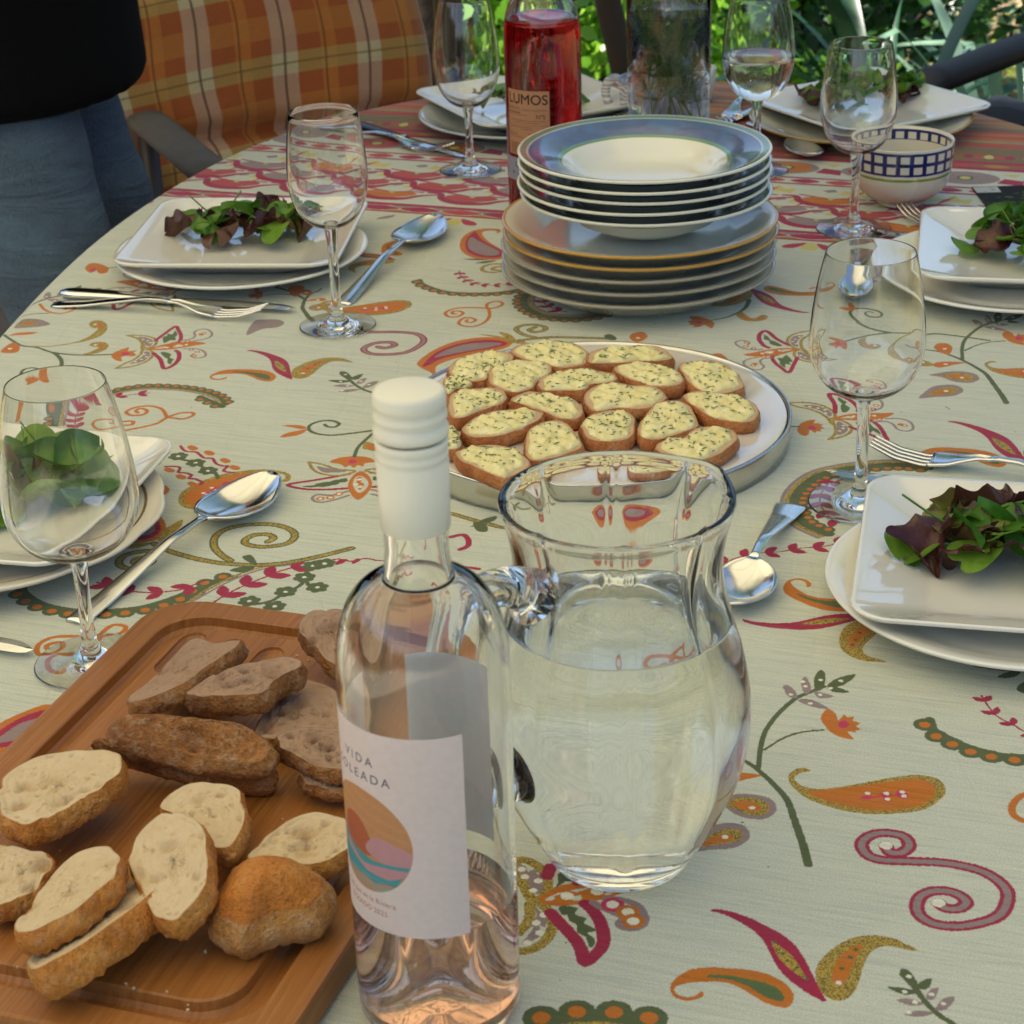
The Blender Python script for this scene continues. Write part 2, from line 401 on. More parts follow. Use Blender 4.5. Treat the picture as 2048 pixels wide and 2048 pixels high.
for k in range(8):
    a = k*math.pi/4; MB().tube([(0, 0, QZ+.40), (QR*.5*math.cos(a), QR*.5*math.sin(a), QZ+.22), (QR*.99*math.cos(a), QR*.99*math.sin(a), QZ-.012)], .010, 6).build('rib', M_POLE, par)
MB().tube([(0, 0, 0), (0, 0, QZ+.46)], .024, 16).build('pole', M_POLE, par)
MB().box((0, 0, .04), (.6, .6, .08)).build('base', simple('concrete', lin('#8F8C84'), .9, 40, .2), par, smooth=False, bevel=.01)

# tartan swing seat ---------------------------------------------------------
E1 = np.array([-.085, 3.14]); ANG = R(31)
sw = empty('swing_seat', (E1[0], E1[1], 0), ANG, 'garden swing seat with orange tartan cushions at the back left', 'swing seat')
t = NT('tartan'); uvn = t.n('ShaderNodeUVMap').outputs[0]; s = t.n('ShaderNodeSeparateXYZ', i_0=uvn)
def band(x, lo, hi): return t.math('MULTIPLY', t.math('GREATER_THAN', x, lo), t.math('LESS_THAN', x, hi))
fx = t.math('FRACT', t.math('MULTIPLY', s.outputs[0], 1/.134)); fy = t.math('FRACT', t.math('MULTIPLY', s.outputs[1], 1/.118))
base_ = lin('#9A4E18')
c = t.mix(t.math('MULTIPLY', band(fx, .62, .80), .45), base_, lin('#C27A28'))
c = t.mix(t.math('MULTIPLY', band(fy, .50, .78), .5), c, lin('#B4762C'))
c = t.mix(t.math('MULTIPLY', band(fy, .04, .30), .55), c, lin('#A8954E'))
c = t.mix(t.math('MULTIPLY', band(fx, .04, .34), .70), c, lin('#B89A7C'))
c = t.mix(t.math('MULTIPLY', t.math('MULTIPLY', band(fx, .04, .34), band(fy, .04, .30)), .7), c, lin('#B9B184'))
c = t.mix(t.math('MULTIPLY', band(fx, .175, .205), .8), c, lin('#4A2A12')); c = t.mix(t.math('MULTIPLY', band(fx, .655, .68), .7), c, lin('#5A3414')); c = t.mix(t.math('MULTIPLY', band(fy, .16, .185), .6), c, lin('#5A4416'))
wn = t.noise(t.tc(), 400, 2).outputs['Fac']; c = t.mix(.4, c, t.ramp(wn, [(.3, (.75, .75, .75)), (.7, (1.15, 1.15, 1.15))]), 'MULTIPLY')
t.pb(c, .9, Normal=t.bump(t.noise(t.tc(), 14, 3).outputs['Fac'], .5, .01), Sheen_Weight=.2); M_TAR = t.m
def cushion(name, Lx, Lz, th2, seams, parent, loc, rx, offu=0.0):
    nx, nz = 60, 48; V = []; F = []; uv = []
    for side in (0, 1):
        for j in range(nz+1):
            zz_ = Lz*j/nz
            for i in range(nx+1):
                xx = -Lx*i/nx
                ed = min(i/nx, 1-i/nx)*Lx; ez = min(j/nz, 1-j/nz)*Lz; puff = (1-math.exp(-ed/.025))*(1-math.exp(-ez/.025))
                for sm in seams: puff *= 1-.55*math.exp(-((zz_-sm)/.016)**2)
                rip = .006*math.sin(xx*34+math.sin(zz_*9)*2)*math.exp(-((zz_-seams[0])/.06)**2) if seams else 0
                y = -(th2*.5*puff+rip+.004*math.sin(xx*13+zz_*9)) if side == 0 else th2*.5*puff
                V.append((xx+.004*math.sin(zz_*31+xx*7), y, zz_+.005*math.sin(xx*11))); uv.append((xx+offu, zz_+.010*math.sin(xx*9)))
    w_ = nx+1; h_ = (nx+1)*(nz+1)
    for j in range(nz):
        for i in range(nx):
            a = j*w_+i; F.append((a+1, a, a+w_, a+w_+1)); F.append((h_+a, h_+a+1, h_+a+w_+1, h_+a+w_))
    mb = MB(); mb.add(V, F); o = mb.build(name, M_TAR, parent, loc=loc, rot=(rx, 0, 0)); ul = o.data.uv_layers.new(name='UVMap')
    li = np.zeros(len(o.data.loops), np.int32); o.data.loops.foreach_get('vertex_index', li); ul.data.foreach_set('uv', np.array(uv, np.float32)[li].ravel()); return o
cushion('back_cushion', .74, .62, .11, [.17, .40], sw, (0, 0, .42), R(-12), .02)
cushion('seat_cushion', .74, .52, .10, [.26], sw, (0, -.02, .42), R(84), .02)
M_FRM = simple('dark_frame', lin('#3A3632'), .5, 40, .2)
for x in (.07, -.82):
    MB().tube([(x, .12, 0), (x+.01, .08, 2.0)], .022, 10).build('frame_post', M_FRM, sw); MB().tube([(x, .62, 0), (x+.01, .08, 2.0)], .022, 10).build('frame_post', M_FRM, sw)
MB().tube([(.08, .08, 2.0), (-.81, .08, 2.0)], .022, 10).build('top_bar', M_FRM, sw)
MB().box((-.375, .12, .36), (.80, .03, .05)).box((-.375, -.45, .36), (.80, .03, .05)).box((-.375, .14, .72), (.80, .03, .05)).build('seat_frame', M_FRM, sw, smooth=False, bevel=.004)
# grey wooden armchair arm in front of it
M_GREY = simple('weathered_grey_wood', lin('#5B5953'), .75, 30, .25, .3, .002)
def arm_beam(A, B, w_, h_, name, mat, parent, sagk=0.0):
    A = np.array(A); B = np.array(B); pts = [A+(B-A)*s+np.array([0, 0, sagk*math.sin(math.pi*s)]) for s in np.linspace(0, 1, 9)]
    return MB().tube(pts, w_, 12, flat=h_/w_, up=(0, 0, 1)).build(name, mat, parent)
ch = empty('garden_chair', (0, 0, 0), 0, 'weathered grey garden armchair beside the tartan swing seat', 'chair', 'garden armchairs')
A = at(292, 240, -.10); B = at(430, 352, -.10)
arm_beam(A, B, .030, .014, 'armrest', M_GREY, ch); off = np.array([-.46, .22, 0])
arm_beam(A+off, B+off, .030, .014, 'armrest', M_GREY, ch)
for q in (A, B, A+off, B+off): MB().tube([(q[0], q[1], 0), (q[0], q[1], q[2]-.005)], .014, 8).build('leg', M_FRM, ch)
cc = (A+B)/2+off/2; MB().box((cc[0], cc[1], .40), (.46, .40, .03)).build('seat', M_GREY, ch, smooth=False, bevel=.006)
M_ORC = simple('orange_cushion', lin('#A8481C'), .9, 60, .15, .2, .001)
ch2 = empty('garden_chair', (0, 0, 0), 0, 'dark grey wooden armchair at the far right with a black cushion', 'chair', 'garden armchairs')
A = at(1838, 172, -.085); B = at(2130, 62, -.085); M_DGW = simple('dark_stained_wood', lin('#2C2B30'), .6, 30, .25, .25, .002)
arm_beam(A, B, .026, .020, 'armrest', M_DGW, ch2, .0)
A2 = at(1960, 232, -.30); d_ = (B-A)/np.linalg.norm(B-A); MB().box(tuple((A+B)/2+np.array([.26, -.02, -.20])), (.50, .46, .16)).build('cushion', simple('black_cushion', (.004, .004, .004), .9, 60, .2), ch2, bevel=.03)
off = np.array([.50, -.12, 0]); arm_beam(A+off, B+off, .026, .020, 'armrest', M_DGW, ch2)
for q in (A+d_*.03, B, A+off, B+off): MB().tube([(q[0], q[1], 0), (q[0], q[1], q[2]-.005)], .018, 8).build('leg', M_DGW, ch2)
q = (A+B)/2; MB().box((q[0]+.25, q[1]-.04, .42), (.52, .50, .03)).build('seat', M_DGW, ch2, smooth=False, bevel=.006)
A3 = at(1990, 215, -.22); B3 = at(2140, 260, -.22); arm_beam(A3, B3, .035, .020, 'side_rail', M_DGW, ch2)

# ------------------------------------------------------------------ people
def remesh(o, vs, sm=6):
    md = o.modifiers.new('r', 'REMESH'); md.mode = 'VOXEL'; md.voxel_size = vs; md.use_smooth_shade = True
    md = o.modifiers.new('s', 'SMOOTH'); md.iterations = sm; md.factor = .6
def ball(mb, c, r_, sx=1, sy=1, sz=1, n=18):
    mb.lathe([(r_*math.sin(math.pi*j/12)*1.0, -r_*math.cos(math.pi*j/12)*sz) for j in range(13)], n, c=c)
M_SKIN = simple('skin', lin('#B98568'), .5, 40, .06, Subsurface_Weight=.1)
M_BLKW = simple('black_knit', (.0022, .0022, .0025), .95, 500, .3, .3, .0008, Specular_IOR_Level=.12)
t = NT('blue_denim'); v = t.tc(); a_ = t.noise(t.mp(v, (900, 900, 160)), 1, 2).outputs['Fac']; n = t.noise(v, 5, 4, .6).outputs['Fac']; n2 = t.noise(t.mp(v, (2, 2, 9)), 3.5, 4, .6, 1.2).outputs['Fac']
c = t.ramp(t.math('ADD', t.math('MULTIPLY', n, .7), t.math('MULTIPLY', n2, .4)), [(.4, lin('#101B2A')), (.56, lin('#1F3246')), (.76, lin('#3E5868'))]); c = t.mix(t.math('MULTIPLY', a_, .35), c, lin('#8FA6B4'))
t.pb(c, .85, Normal=t.bump(t.math('ADD', t.math('MULTIPLY', n2, 5.0), a_), .6, .0035)); M_DEN = t.m
def person(label, hip, knees, ankles, lean, arms, top_mat, leg_mat, hem, face, hairc, seed=0):
    "hip: pelvis point, arms: [(shoulder, elbow, wrist), ...]"
    root = empty('person', (hip[0], hip[1], 0), 0, label, 'person'); o0 = np.array([hip[0], hip[1], 0]); L = lambda p: tuple(np.array(p)-o0)
    hip = np.array(hip); neck = hip+np.array(lean); hd = neck+np.array([lean[0]*.12+face[0]*.03, lean[1]*.12+face[1]*.03, .17]); side = np.array([-face[1], face[0], 0])
    b = MB(); b.tube([L(hip), L(hip+(neck-hip)*.5), L(neck)], [.13, .12, .12], 20, flat=.75, up=tuple(face)); b.tube([L(neck-[0, 0, .03]), L(neck+(hd-neck)*.6)], [.060, .055], 16)
    ball(b, L(hd), .098, sz=1.22); F_ = np.array(face)
    b.tube([L(hd+F_*.09+[0, 0, .01]), L(hd+F_*.120+[0, 0, -.012])], [.011, .015], 8)                     # nose
    for sg in (-1, 1):
        ball(b, L(hd+side*.097*sg+[0, 0, -.005]), .022, sz=1.5); ball(b, L(hd+F_*.088+side*.033*sg+[0, 0, .018]), .0145)
    b.tube([L(hd+F_*.092+side*.026+[0, 0, -.05]), L(hd+F_*.100+[0, 0, -.048]), L(hd+F_*.092-side*.026+[0, 0, -.05])], .008, 8)  # mouth
    for k_, a_ in zip(knees, ankles):
        sg = np.sign((np.array(k_)-hip)@side) or 1; h_ = hip+side*.085*sg-np.array([0, 0, .04])
        b.tube([L(h_), L(k_), L(a_)], [.075, .050, .036], 14); b.tube([L(np.array(a_)-[0, 0, .02]), L(np.array(a_)+F_*.13-[0, 0, .05])], [.034, .028], 12)
    for sh, el, wr in arms:
        b.tube([L(sh), L(el), L(wr)], [.042, .034, .024], 12); d = np.array(wr)-np.array(el); d = d/np.linalg.norm(d); s2 = np.cross(d, [0, 0, 1.0]); s2 = s2/(np.linalg.norm(s2)+1e-6); dn = np.cross(s2, d)
        pal = np.array(wr)+d*.085; b.tube([L(wr), L(np.array(wr)+d*.045), L(pal)], [.024, .036, .036], 12, flat=.45, up=tuple(dn))
        for q, ln in ((-1.5, .060), (-.5, .075), (.5, .080), (1.5, .070)):
            p0 = pal+s2*.0165*q-d*.008; p1 = p0+d*ln*.5-dn*.008; p2 = p0+d*ln*.85-dn*.030; b.tube([L(p0), L(p1), L(p2)], [.0095, .0085, .0070], 8)
        p0 = np.array(wr)+d*.03+s2*.026; b.tube([L(p0), L(p0+d*.03+s2*.026), L(p0+d*.058+s2*.030-dn*.01)], [.013, .011, .009], 8)
    o = b.build('body', M_SKIN, root); remesh(o, .0075, 3)
    j = MB(); j.tube([L(hip+[0, 0, .12]), L(hip), L(hip-[0, 0, .04])], [.150, .160, .14], 24, flat=.78, up=tuple(face))
    for k_, a_ in zip(knees, ankles):
        sg = np.sign((np.array(k_)-hip)@side) or 1; h_ = hip+side*.085*sg-np.array([0, 0, .05]); k_ = np.array(k_); a_ = np.array(a_)
        q = smooth_curve([h_, h_+(k_-h_)*.5, k_, k_+(a_-k_)*.5, a_+[0, 0, .04]], 6); rr_ = np.interp(np.linspace(0, 1, len(q)), [0, .25, .5, .75, 1], [.092, .080, .064, .058, .054])
        rr_ = rr_*(1+.025*np.sin(np.arange(len(q))*1.9+seed)); j.tube([L(p) for p in q], rr_, 20)
    o = j.build('trousers', leg_mat, root); remesh(o, .010, 5)
    w_ = MB(); w_.tube([L(hip+[0, 0, hem]), L(hip+[0, 0, hem+.10]), L(hip+(neck-hip)*.45), L(hip+(neck-hip)*.85), L(neck-(neck-hip)*.02)], [.206, .200, .178, .168, .08], 26, flat=.80, up=tuple(face))
    for sh, el, wr in arms: w_.tube([L(neck-(neck-hip)*.12), L(sh), L(el), L(np.array(wr))], [.075, .066, .052, .040], 14)
    o = w_.build('sweater', top_mat, root); remesh(o, .011, 5)
    h = MB(); h.lathe([(0, .118), (.05, .112), (.085, .085), (.106, .045), (.110, 0), (.104, -.04), (.096, -.05), (.098, 0), (.092, .045), (.07, .085), (0, .108)], 24, c=L(hd-F_*.020+[0, 0, .018])); h.build('hair', hairc, root)
    sh_ = MB()
    for a_ in ankles: sh_.tube([L(np.array(a_)-F_*.06-[0, 0, .045]), L(np.array(a_)-[0, 0, .035]), L(np.array(a_)+F_*.10-[0, 0, .050]), L(np.array(a_)+F_*.17-[0, 0, .060])], [.034, .046, .040, .022], 14)
    sh_.build('shoes', simple('dark_shoe', (.03, .03, .035), .5), root); return root
M_HAIR = simple('brown_hair', lin('#3A281C'), .6, 200, .3)
person('person standing at the left in a black top and blue jeans', (-.570, 2.36, .90), [(-.490, 2.22, .52), (-.475, 2.50, .50)], [(-.54, 2.18, .09), (-.53, 2.48, .09)], (.05, .0, .52),
       [((-.60, 2.16, 1.36), (-.60, 2.06, 1.12), (-.44, 2.14, 1.22)), ((-.58, 2.56, 1.36), (-.58, 2.66, 1.12), (-.42, 2.52, 1.22))], M_BLKW, M_DEN, -.085, (1, 0, 0), M_HAIR, 1)
person('person in black seated at the far right edge', (.99, 2.74, .56), [(.72, 2.57, .52), (.76, 2.95, .50)], [(.70, 2.55, .09), (.72, 2.98, .09)], (.02, .02, .52),
       [((1.0, 2.54, 1.00), (1.04, 2.46, .80), (.95, 2.60, .68)), ((1.0, 2.94, 1.00), (1.0, 3.04, .80), (.90, 2.92, .68))], M_BLKW, simple('black_trousers', (.003, .003, .004), .9, 60, .2), -.06, (-1, 0, 0), M_HAIR, 2)
# ------------------------------------------------------------------ printed cloth: a painter in table coordinates (metres)
class Paint:
    def __init__(s, x0, y0, x1, y1, res, base=(0, 0, 0), alpha=False):
        s.x0, s.y0, s.res = x0, y0, res; s.W = int((x1-x0)/res); s.H = int((y1-y0)/res)
        s.a = np.zeros((s.H, s.W, 4), np.float32); s.a[..., :3] = base; s.a[..., 3] = 0.0 if alpha else 1.0
        s.x1 = x0+s.W*res; s.y1 = y0+s.H*res
    def poly(s, P, col, a=1.0):
        P = np.asarray(P, float)
        X = (P[:, 0]-s.x0)/s.res; Y = (P[:, 1]-s.y0)/s.res
        i0, i1 = max(int(X.min()), 0), min(int(X.max())+2, s.W); j0, j1 = max(int(Y.min()), 0), min(int(Y.max())+2, s.H)
        if i1 <= i0 or j1 <= j0: return
        xs = np.arange(i0, i1)+.5; ys = np.arange(j0, j1)+.5
        X2 = np.roll(X, -1); Y2 = np.roll(Y, -1)
        M = np.zeros((j1-j0, i1-i0), bool)
        for xa, ya, xb, yb in zip(X, Y, X2, Y2):
            if ya == yb: continue
            rows = np.nonzero((ys >= min(ya, yb)) & (ys < max(ya, yb)))[0]
            if not len(rows): continue
            xi = xa+(ys[rows]-ya)*(xb-xa)/(yb-ya)
            M[rows] ^= xs[None, :] > xi[:, None]
        s.a[j0:j1, i0:i1][M] = (*col, a)
    def dot(s, c, r, col, ry=None, a=1.0):
        t = np.linspace(0, 2*np.pi, 13)[:-1]
        s.poly(np.c_[c[0]+r*np.cos(t), c[1]+(ry or r)*np.sin(t)], col, a)
    def stroke(s, P, wd, col, taper=None, a=1.0):
        P = np.asarray(P, float)[:, :2]; n = len(P)
        for i in range(n):
            k = 1.0
            if taper: k = np.interp(i/(n-1), [0, .5, 1], taper)
            if i < n-1:
                d = P[i+1]-P[i]; L = np.hypot(*d)
                if L < 1e-7: continue
                nn = np.array([-d[1], d[0]])/L*wd*k/2
                s.poly([P[i]+nn, P[i+1]+nn, P[i+1]-nn, P[i]-nn], col, a)
            s.dot(P[i], wd*k/2, col, a=a)
    def image(s, name):
        im = bpy.data.images.new(name, s.W, s.H, alpha=True)
        im.colorspace_settings.name = 'Non-Color'
        im.pixels.foreach_set(s.a.ravel()); im.update(); im.pack()
        return im

CR = {'a': (0, 520, 4.025), 'b': (240, 640, 3.7154), 'c': (520, 560, 5.084), 'd': (700, 400, 4.6), 'e': (1360, 540, 6.44),
      'f': (1560, 760, 6.44), 'g': (1640, 600, 4.7353), 'h': (200, 840, 3.45), 'i': (1348, 1200, 2.2786), 'j': (1300, 1780, 3.22),
      'k': (960, 1700, 4.3909), 'l': (1640, 900, 4.0245), 'n': (0, 680, 2.76), 'o': (1348, 600, 2.76), 'q': (680, 600, 2.76),
      'r': (600, 700, 3.22), 's': (840, 660, 2.5421), 't': (0, 820, 4.8306), 'u': (1348, 0, 2.76), 'v': (0, 1180, 2.2257), 'x': (1540, 260, 3.803)}
def K(c, pts, h=0.0):
    x0, y0, s = CR[c]
    return np.array([at(x0+x/s, y0+y/s, h)[:2] for x, y in pts])
def xf(src, dst, flip=False):
    "similarity taking two anchor points to two others"
    a = complex(*src[0]); b = complex(*src[1]); A = complex(*dst[0]); B = complex(*dst[1])
    if flip: a, b = a.conjugate(), b.conjugate()
    k = (B-A)/(b-a)
    def f(P):
        z = np.asarray(P)[:, 0]+1j*np.asarray(P)[:, 1]
        if flip: z = z.conj()
        z = A+(z-a)*k
        return np.c_[z.real, z.imag]
    return f
BASE = lin('#C2C5B2'); RED = lin('#9C2141'); RED2 = lin('#A83046'); ORA = lin('#BC6C18'); GOLD = lin('#A08432'); OLI = lin('#545E38')
MAU = lin('#8F7C78'); WHI = lin('#DDD9C4'); YEL = lin('#C4B867'); PINK = lin('#BE3558'); GRN = lin('#55673A'); CORAL = lin('#B04440')
# alpha of the print image marks gold thread (stitched look)
pc = Paint(-.50, .66, .80, 2.56, .00046, BASE, alpha=False)
def poly(P, col, f=None, sm=True, n=4):
    P = np.asarray(P)
    if f is not None: P = f(P)
    pc.poly(smooth_curve(P, n, True) if sm else P, col, .5 if col is GOLD else 1.0)
def stro(P, wd, col, f=None, n=5, taper=None):
    P = np.asarray(P)
    if f is not None: P = f(P)
    pc.stroke(smooth_curve(P, n), wd, col, taper, .5 if col is GOLD else 1.0)
def dots(P, r, col, f=None):
    P = np.asarray(P)
    if f is not None: P = f(P)
    for q in P: pc.dot(q, r, col)

# three leaves
def leaves3(f=None):
    poly(K('j', [(388,135),(425,122),(520,138),(640,178),(740,225),(850,285),(930,350),(985,425),(1025,500),(1065,580),(1100,650),(1135,712),(1110,716),(1060,690),(970,635),(880,565),(810,480),(770,400),(730,330),(680,275),(600,220),(500,168),(430,145)]), RED, f)
    poly(K('j', [(783,335),(820,350),(900,410),(950,470),(985,530),(1012,578),(950,545),(880,490),(820,420)]), GOLD, f)
    dots(K('j', [(856,410),(885,455),(945,497),(800,335),(1010,572)]), .0011, OLI, f)
    P = K('j', [(1715,382),(1640,345),(1560,308),(1440,292),(1320,305),(1200,360),(1110,440),(1070,510),(1072,580),(1100,650),(1140,690),(1200,712),(1260,705),(1310,660),(1345,590),(1370,500),(1400,430),(1440,385),(1520,360),(1620,375),(1700,392)])
    poly(P, GOLD, f)
    poly(K('j', [(1375,348),(1300,370),(1230,420),(1190,480),(1172,550),(1185,600),(1225,620),(1265,580),(1300,500),(1335,420)]), ORA, f)
    dots(K('j', [(1325,383),(1290,432),(1235,505)]), .0014, OLI, f); dots(K('j', [(1215,597)]), .0016, WHI, f)
    poly(K('j', [(335,655),(345,680),(290,708),(220,712),(160,690),(130,645),(140,600),(190,550),(270,510),(380,498),(500,503),(620,512),(740,535),(840,580),(900,630),(925,680),(915,730),(880,757),(820,752),(730,720),(640,665),(560,620),(460,592),(350,590),(240,600),(175,620),(158,640),(175,670),(225,688),(280,682),(318,660)]), ORA, f)
    poly(K('j', [(365,560),(400,545),(520,552),(640,575),(750,600),(830,640),(862,690),(850,718),(790,705),(710,670),(630,620),(520,580),(420,567)]), GRN, f)
A1 = K('j', [(388,135),(1135,712)])
leaves3()
leaves3(xf(A1, [at(493.2,701.4)[:2], at(585.4,757.8)[:2]]))
leaves3(xf(A1, [at(1895,843.5)[:2], at(2060,930)[:2]]))
leaves3(xf(A1, [K('e', [(1665,545)])[0], K('e', [(870,232)])[0]]))
leaves3(xf(A1, [at(1485,1238)[:2], at(1752,1232)[:2]], True))
leaves3(xf(A1, [at(690,492)[:2], at(790,520)[:2]], True))

# sprig with berries
def sprig(f=None, top=True):
    w1 = .0034
    stro(K('g', [(1765,975),(1720,900),(1640,790),(1570,700),(1480,640),(1390,590),(1280,540),(1130,490),(1000,470),(900,440)]), w1, OLI, f, taper=(1.4, 1, .5))
    stro(K('g', [(1350,560),(1345,470),(1365,390),(1440,310),(1540,245),(1650,210),(1720,190)]), w1*.9, OLI, f)
    stro(K('g', [(1370,480),(1480,430),(1600,400),(1750,388)]), w1*.5, OLI, f)
    for q in ([(1660,205),(1645,150),(1680,113),(1718,135),(1718,190),(1690,210)], [(1740,190),(1780,160),(1850,140),(1925,133),(1890,165),(1820,190)], [(1740,195),(1800,190),(1895,215),(1800,217)]):
        poly(K('g', q), OLI, f)
    for q in ([(1545,245),(1480,235),(1438,190),(1480,188),(1530,215)], [(1600,225),(1560,185),(1570,148),(1600,155),(1635,205)], [(1650,212),(1720,220),(1795,235),(1700,244)], [(1550,256),(1640,250),(1770,290),(1680,287)]):
        poly(K('g', q), MAU, f)
    dots(K('g', [(1690,160),(1830,163),(1765,198),(1500,228),(1592,190),(1700,228),(1640,268),(1570,168)]), .0014, WHI, f)
    poly(K('g', [(1080,440),(1120,412),(1200,412),(1250,440),(1245,490),(1210,517),(1150,500),(1090,465)]), ORA, f)
    poly(K('g', [(1068,610),(1110,590),(1200,582),(1380,592),(1260,615),(1150,640),(1085,632)]), ORA, f)
    poly(K('g', [(1033,710),(1130,690),(1250,675),(1380,680),(1470,700),(1510,740),(1470,775),(1380,785),(1260,770),(1150,730)]), MAU, f)
    poly(K('g', [(1150,712),(1250,690),(1350,692),(1430,710),(1460,740),(1430,765),(1350,768),(1240,745)]), GOLD, f)
    poly(K('g', [(1210,715),(1300,705),(1380,720),(1410,745),(1340,750),(1250,735)]), ORA, f)
    poly(K('g', [(940,932),(980,880),(1060,825),(1170,803),(1290,808),(1355,845),(1340,880),(1250,910),(1100,918)]), MAU, f)
    poly(K('g', [(1020,905),(1090,855),(1180,830),(1270,830),(1310,850),(1270,882),(1150,895)]), GOLD, f)
    poly(K('g', [(1050,900),(1120,860),(1200,848),(1250,858),(1230,880),(1150,890)]), ORA, f)
    dots(K('g', [(1182,462),(1190,608),(1345,735),(1195,862)]), .0018, WHI, f)
SP = K('g', [(1765,975),(1350,560)])
SPi = K('i', [(612,1205),(385,765)])
fB = xf(SPi, SP)
def tulip_i(f=None):
    poly(K('i', [(690,575),(668,540),(685,505),(710,497),(738,520),(750,550),(775,520),(790,535),(820,530),(815,550),(850,560),(830,575),(853,590),(825,595),(835,605),(790,600),(820,635),(760,625),(710,600)]), ORA, f, n=2)
    poly(K('i', [(750,560),(775,548),(798,565),(780,583),(755,580)]), PINK, f)
for f in (None, xf(SP, SPi), xf(SP, K('c', [(545,440),(450,195)]), True)):
    sprig(f)
    tulip_i((lambda P, f=f: f(fB(P))) if f is not None else fB)
sprig(xf(SP, K('a', [(-260,900),(-120,560)])))

# left half of the plant: hooks, tulip, spiral
def hooks(f=None):
    stro(K('a', [(0,575),(50,615),(110,655),(180,690),(300,705),(430,745),(640,765),(900,760)]), .0028, OLI, f)
    stro(K('a', [(230,695),(400,695),(520,680),(620,660)]), .0022, GOLD, f)
    poly(K('a', [(600,668),(700,625),(770,575),(790,545),(750,548),(718,520),(740,492),(790,485),(840,500),(865,535),(850,580),(790,620),(700,650)]), GOLD, f)
    poly(K('a', [(750,590),(800,555),(830,530),(810,505),(780,510),(795,540),(770,575)]), ORA, f)
    poly(K('a', [(650,765),(740,735),(800,700),(760,700),(720,685),(740,668),(800,660),(850,665),(875,690),(850,720),(780,750)]), GOLD, f)
    poly(K('a', [(690,750),(770,730),(820,705),(840,685),(820,675),(790,690),(800,705),(760,735)]), ORA, f)
    dots(K('a', [(765,518),(765,685)]), .0018, WHI, f)
    poly(K('a', [(900,760),(940,735),(1040,700),(1030,735),(1105,725),(1075,745),(1100,765),(1060,775),(1010,770),(975,785),(985,815),(940,810),(900,785)]), ORA, f, n=2)
    poly(K('a', [(975,745),(1030,740),(1045,755),(1000,770)]), PINK, f)
    stro(K('a', [(430,745),(475,780),(497,825),(480,880),(410,940),(320,965),(230,962),(172,920),(192,882),(260,868),(318,885),(300,915),(250,922),(228,908)]), .0032, OLI, f, taper=(1.2, 1, .6))
    poly(K('a', [(200,1030),(240,985),(300,965),(330,975),(270,1010)]), ORA, f); poly(K('a', [(310,970),(370,960),(400,1005),(340,1005)]), ORA, f)
hooks()
poly(K('a', [(5,740),(40,700),(100,665),(150,680),(158,720),(130,745),(60,750)]), ORA); dots(K('a', [(80,714)]), .002, WHI)
poly(K('a', [(75,608),(150,585),(300,580),(240,600),(140,605)]), ORA)
poly(K('a', [(110,545),(160,490),(230,472),(330,480),(405,515),(330,535),(220,545)]), MAU); poly(K('a', [(140,530),(180,500),(250,490),(310,510),(240,525)]), GOLD); poly(K('a', [(180,515),(240,500),(270,512),(220,520)]), ORA)
HK = K('a', [(1000,750),(430,745)])
hooks(xf(HK, [at(1668,690)[:2], at(1790,668)[:2]], False))
# hook leaf and curled leaf at the far right of the plates
poly(K('e', [(715,570),(760,545),(800,540),(830,565),(870,595),(940,620),(1010,600),(1050,578),(1110,580),(1130,610),(1080,645),(970,662),(850,655),(770,625)]), GOLD)
poly(K('e', [(765,580),(800,555),(840,590),(900,630),(980,635),(1050,610),(1090,605),(1070,630),(960,648),(860,640)]), ORA)
stro(K('e', [(890,385),(860,460),(800,520),(700,570),(560,620),(410,645)]), .0026, OLI, taper=(1.8, 1, .6))
poly(K('e', [(445,690),(400,650),(330,620),(230,595),(110,600),(160,640),(95,665),(140,690),(110,705),(190,715),(170,738),(260,730),(310,705),(370,735),(410,752)]), ORA, n=2)
poly(K('e', [(200,680),(240,655),(290,670),(250,690)]), PINK)

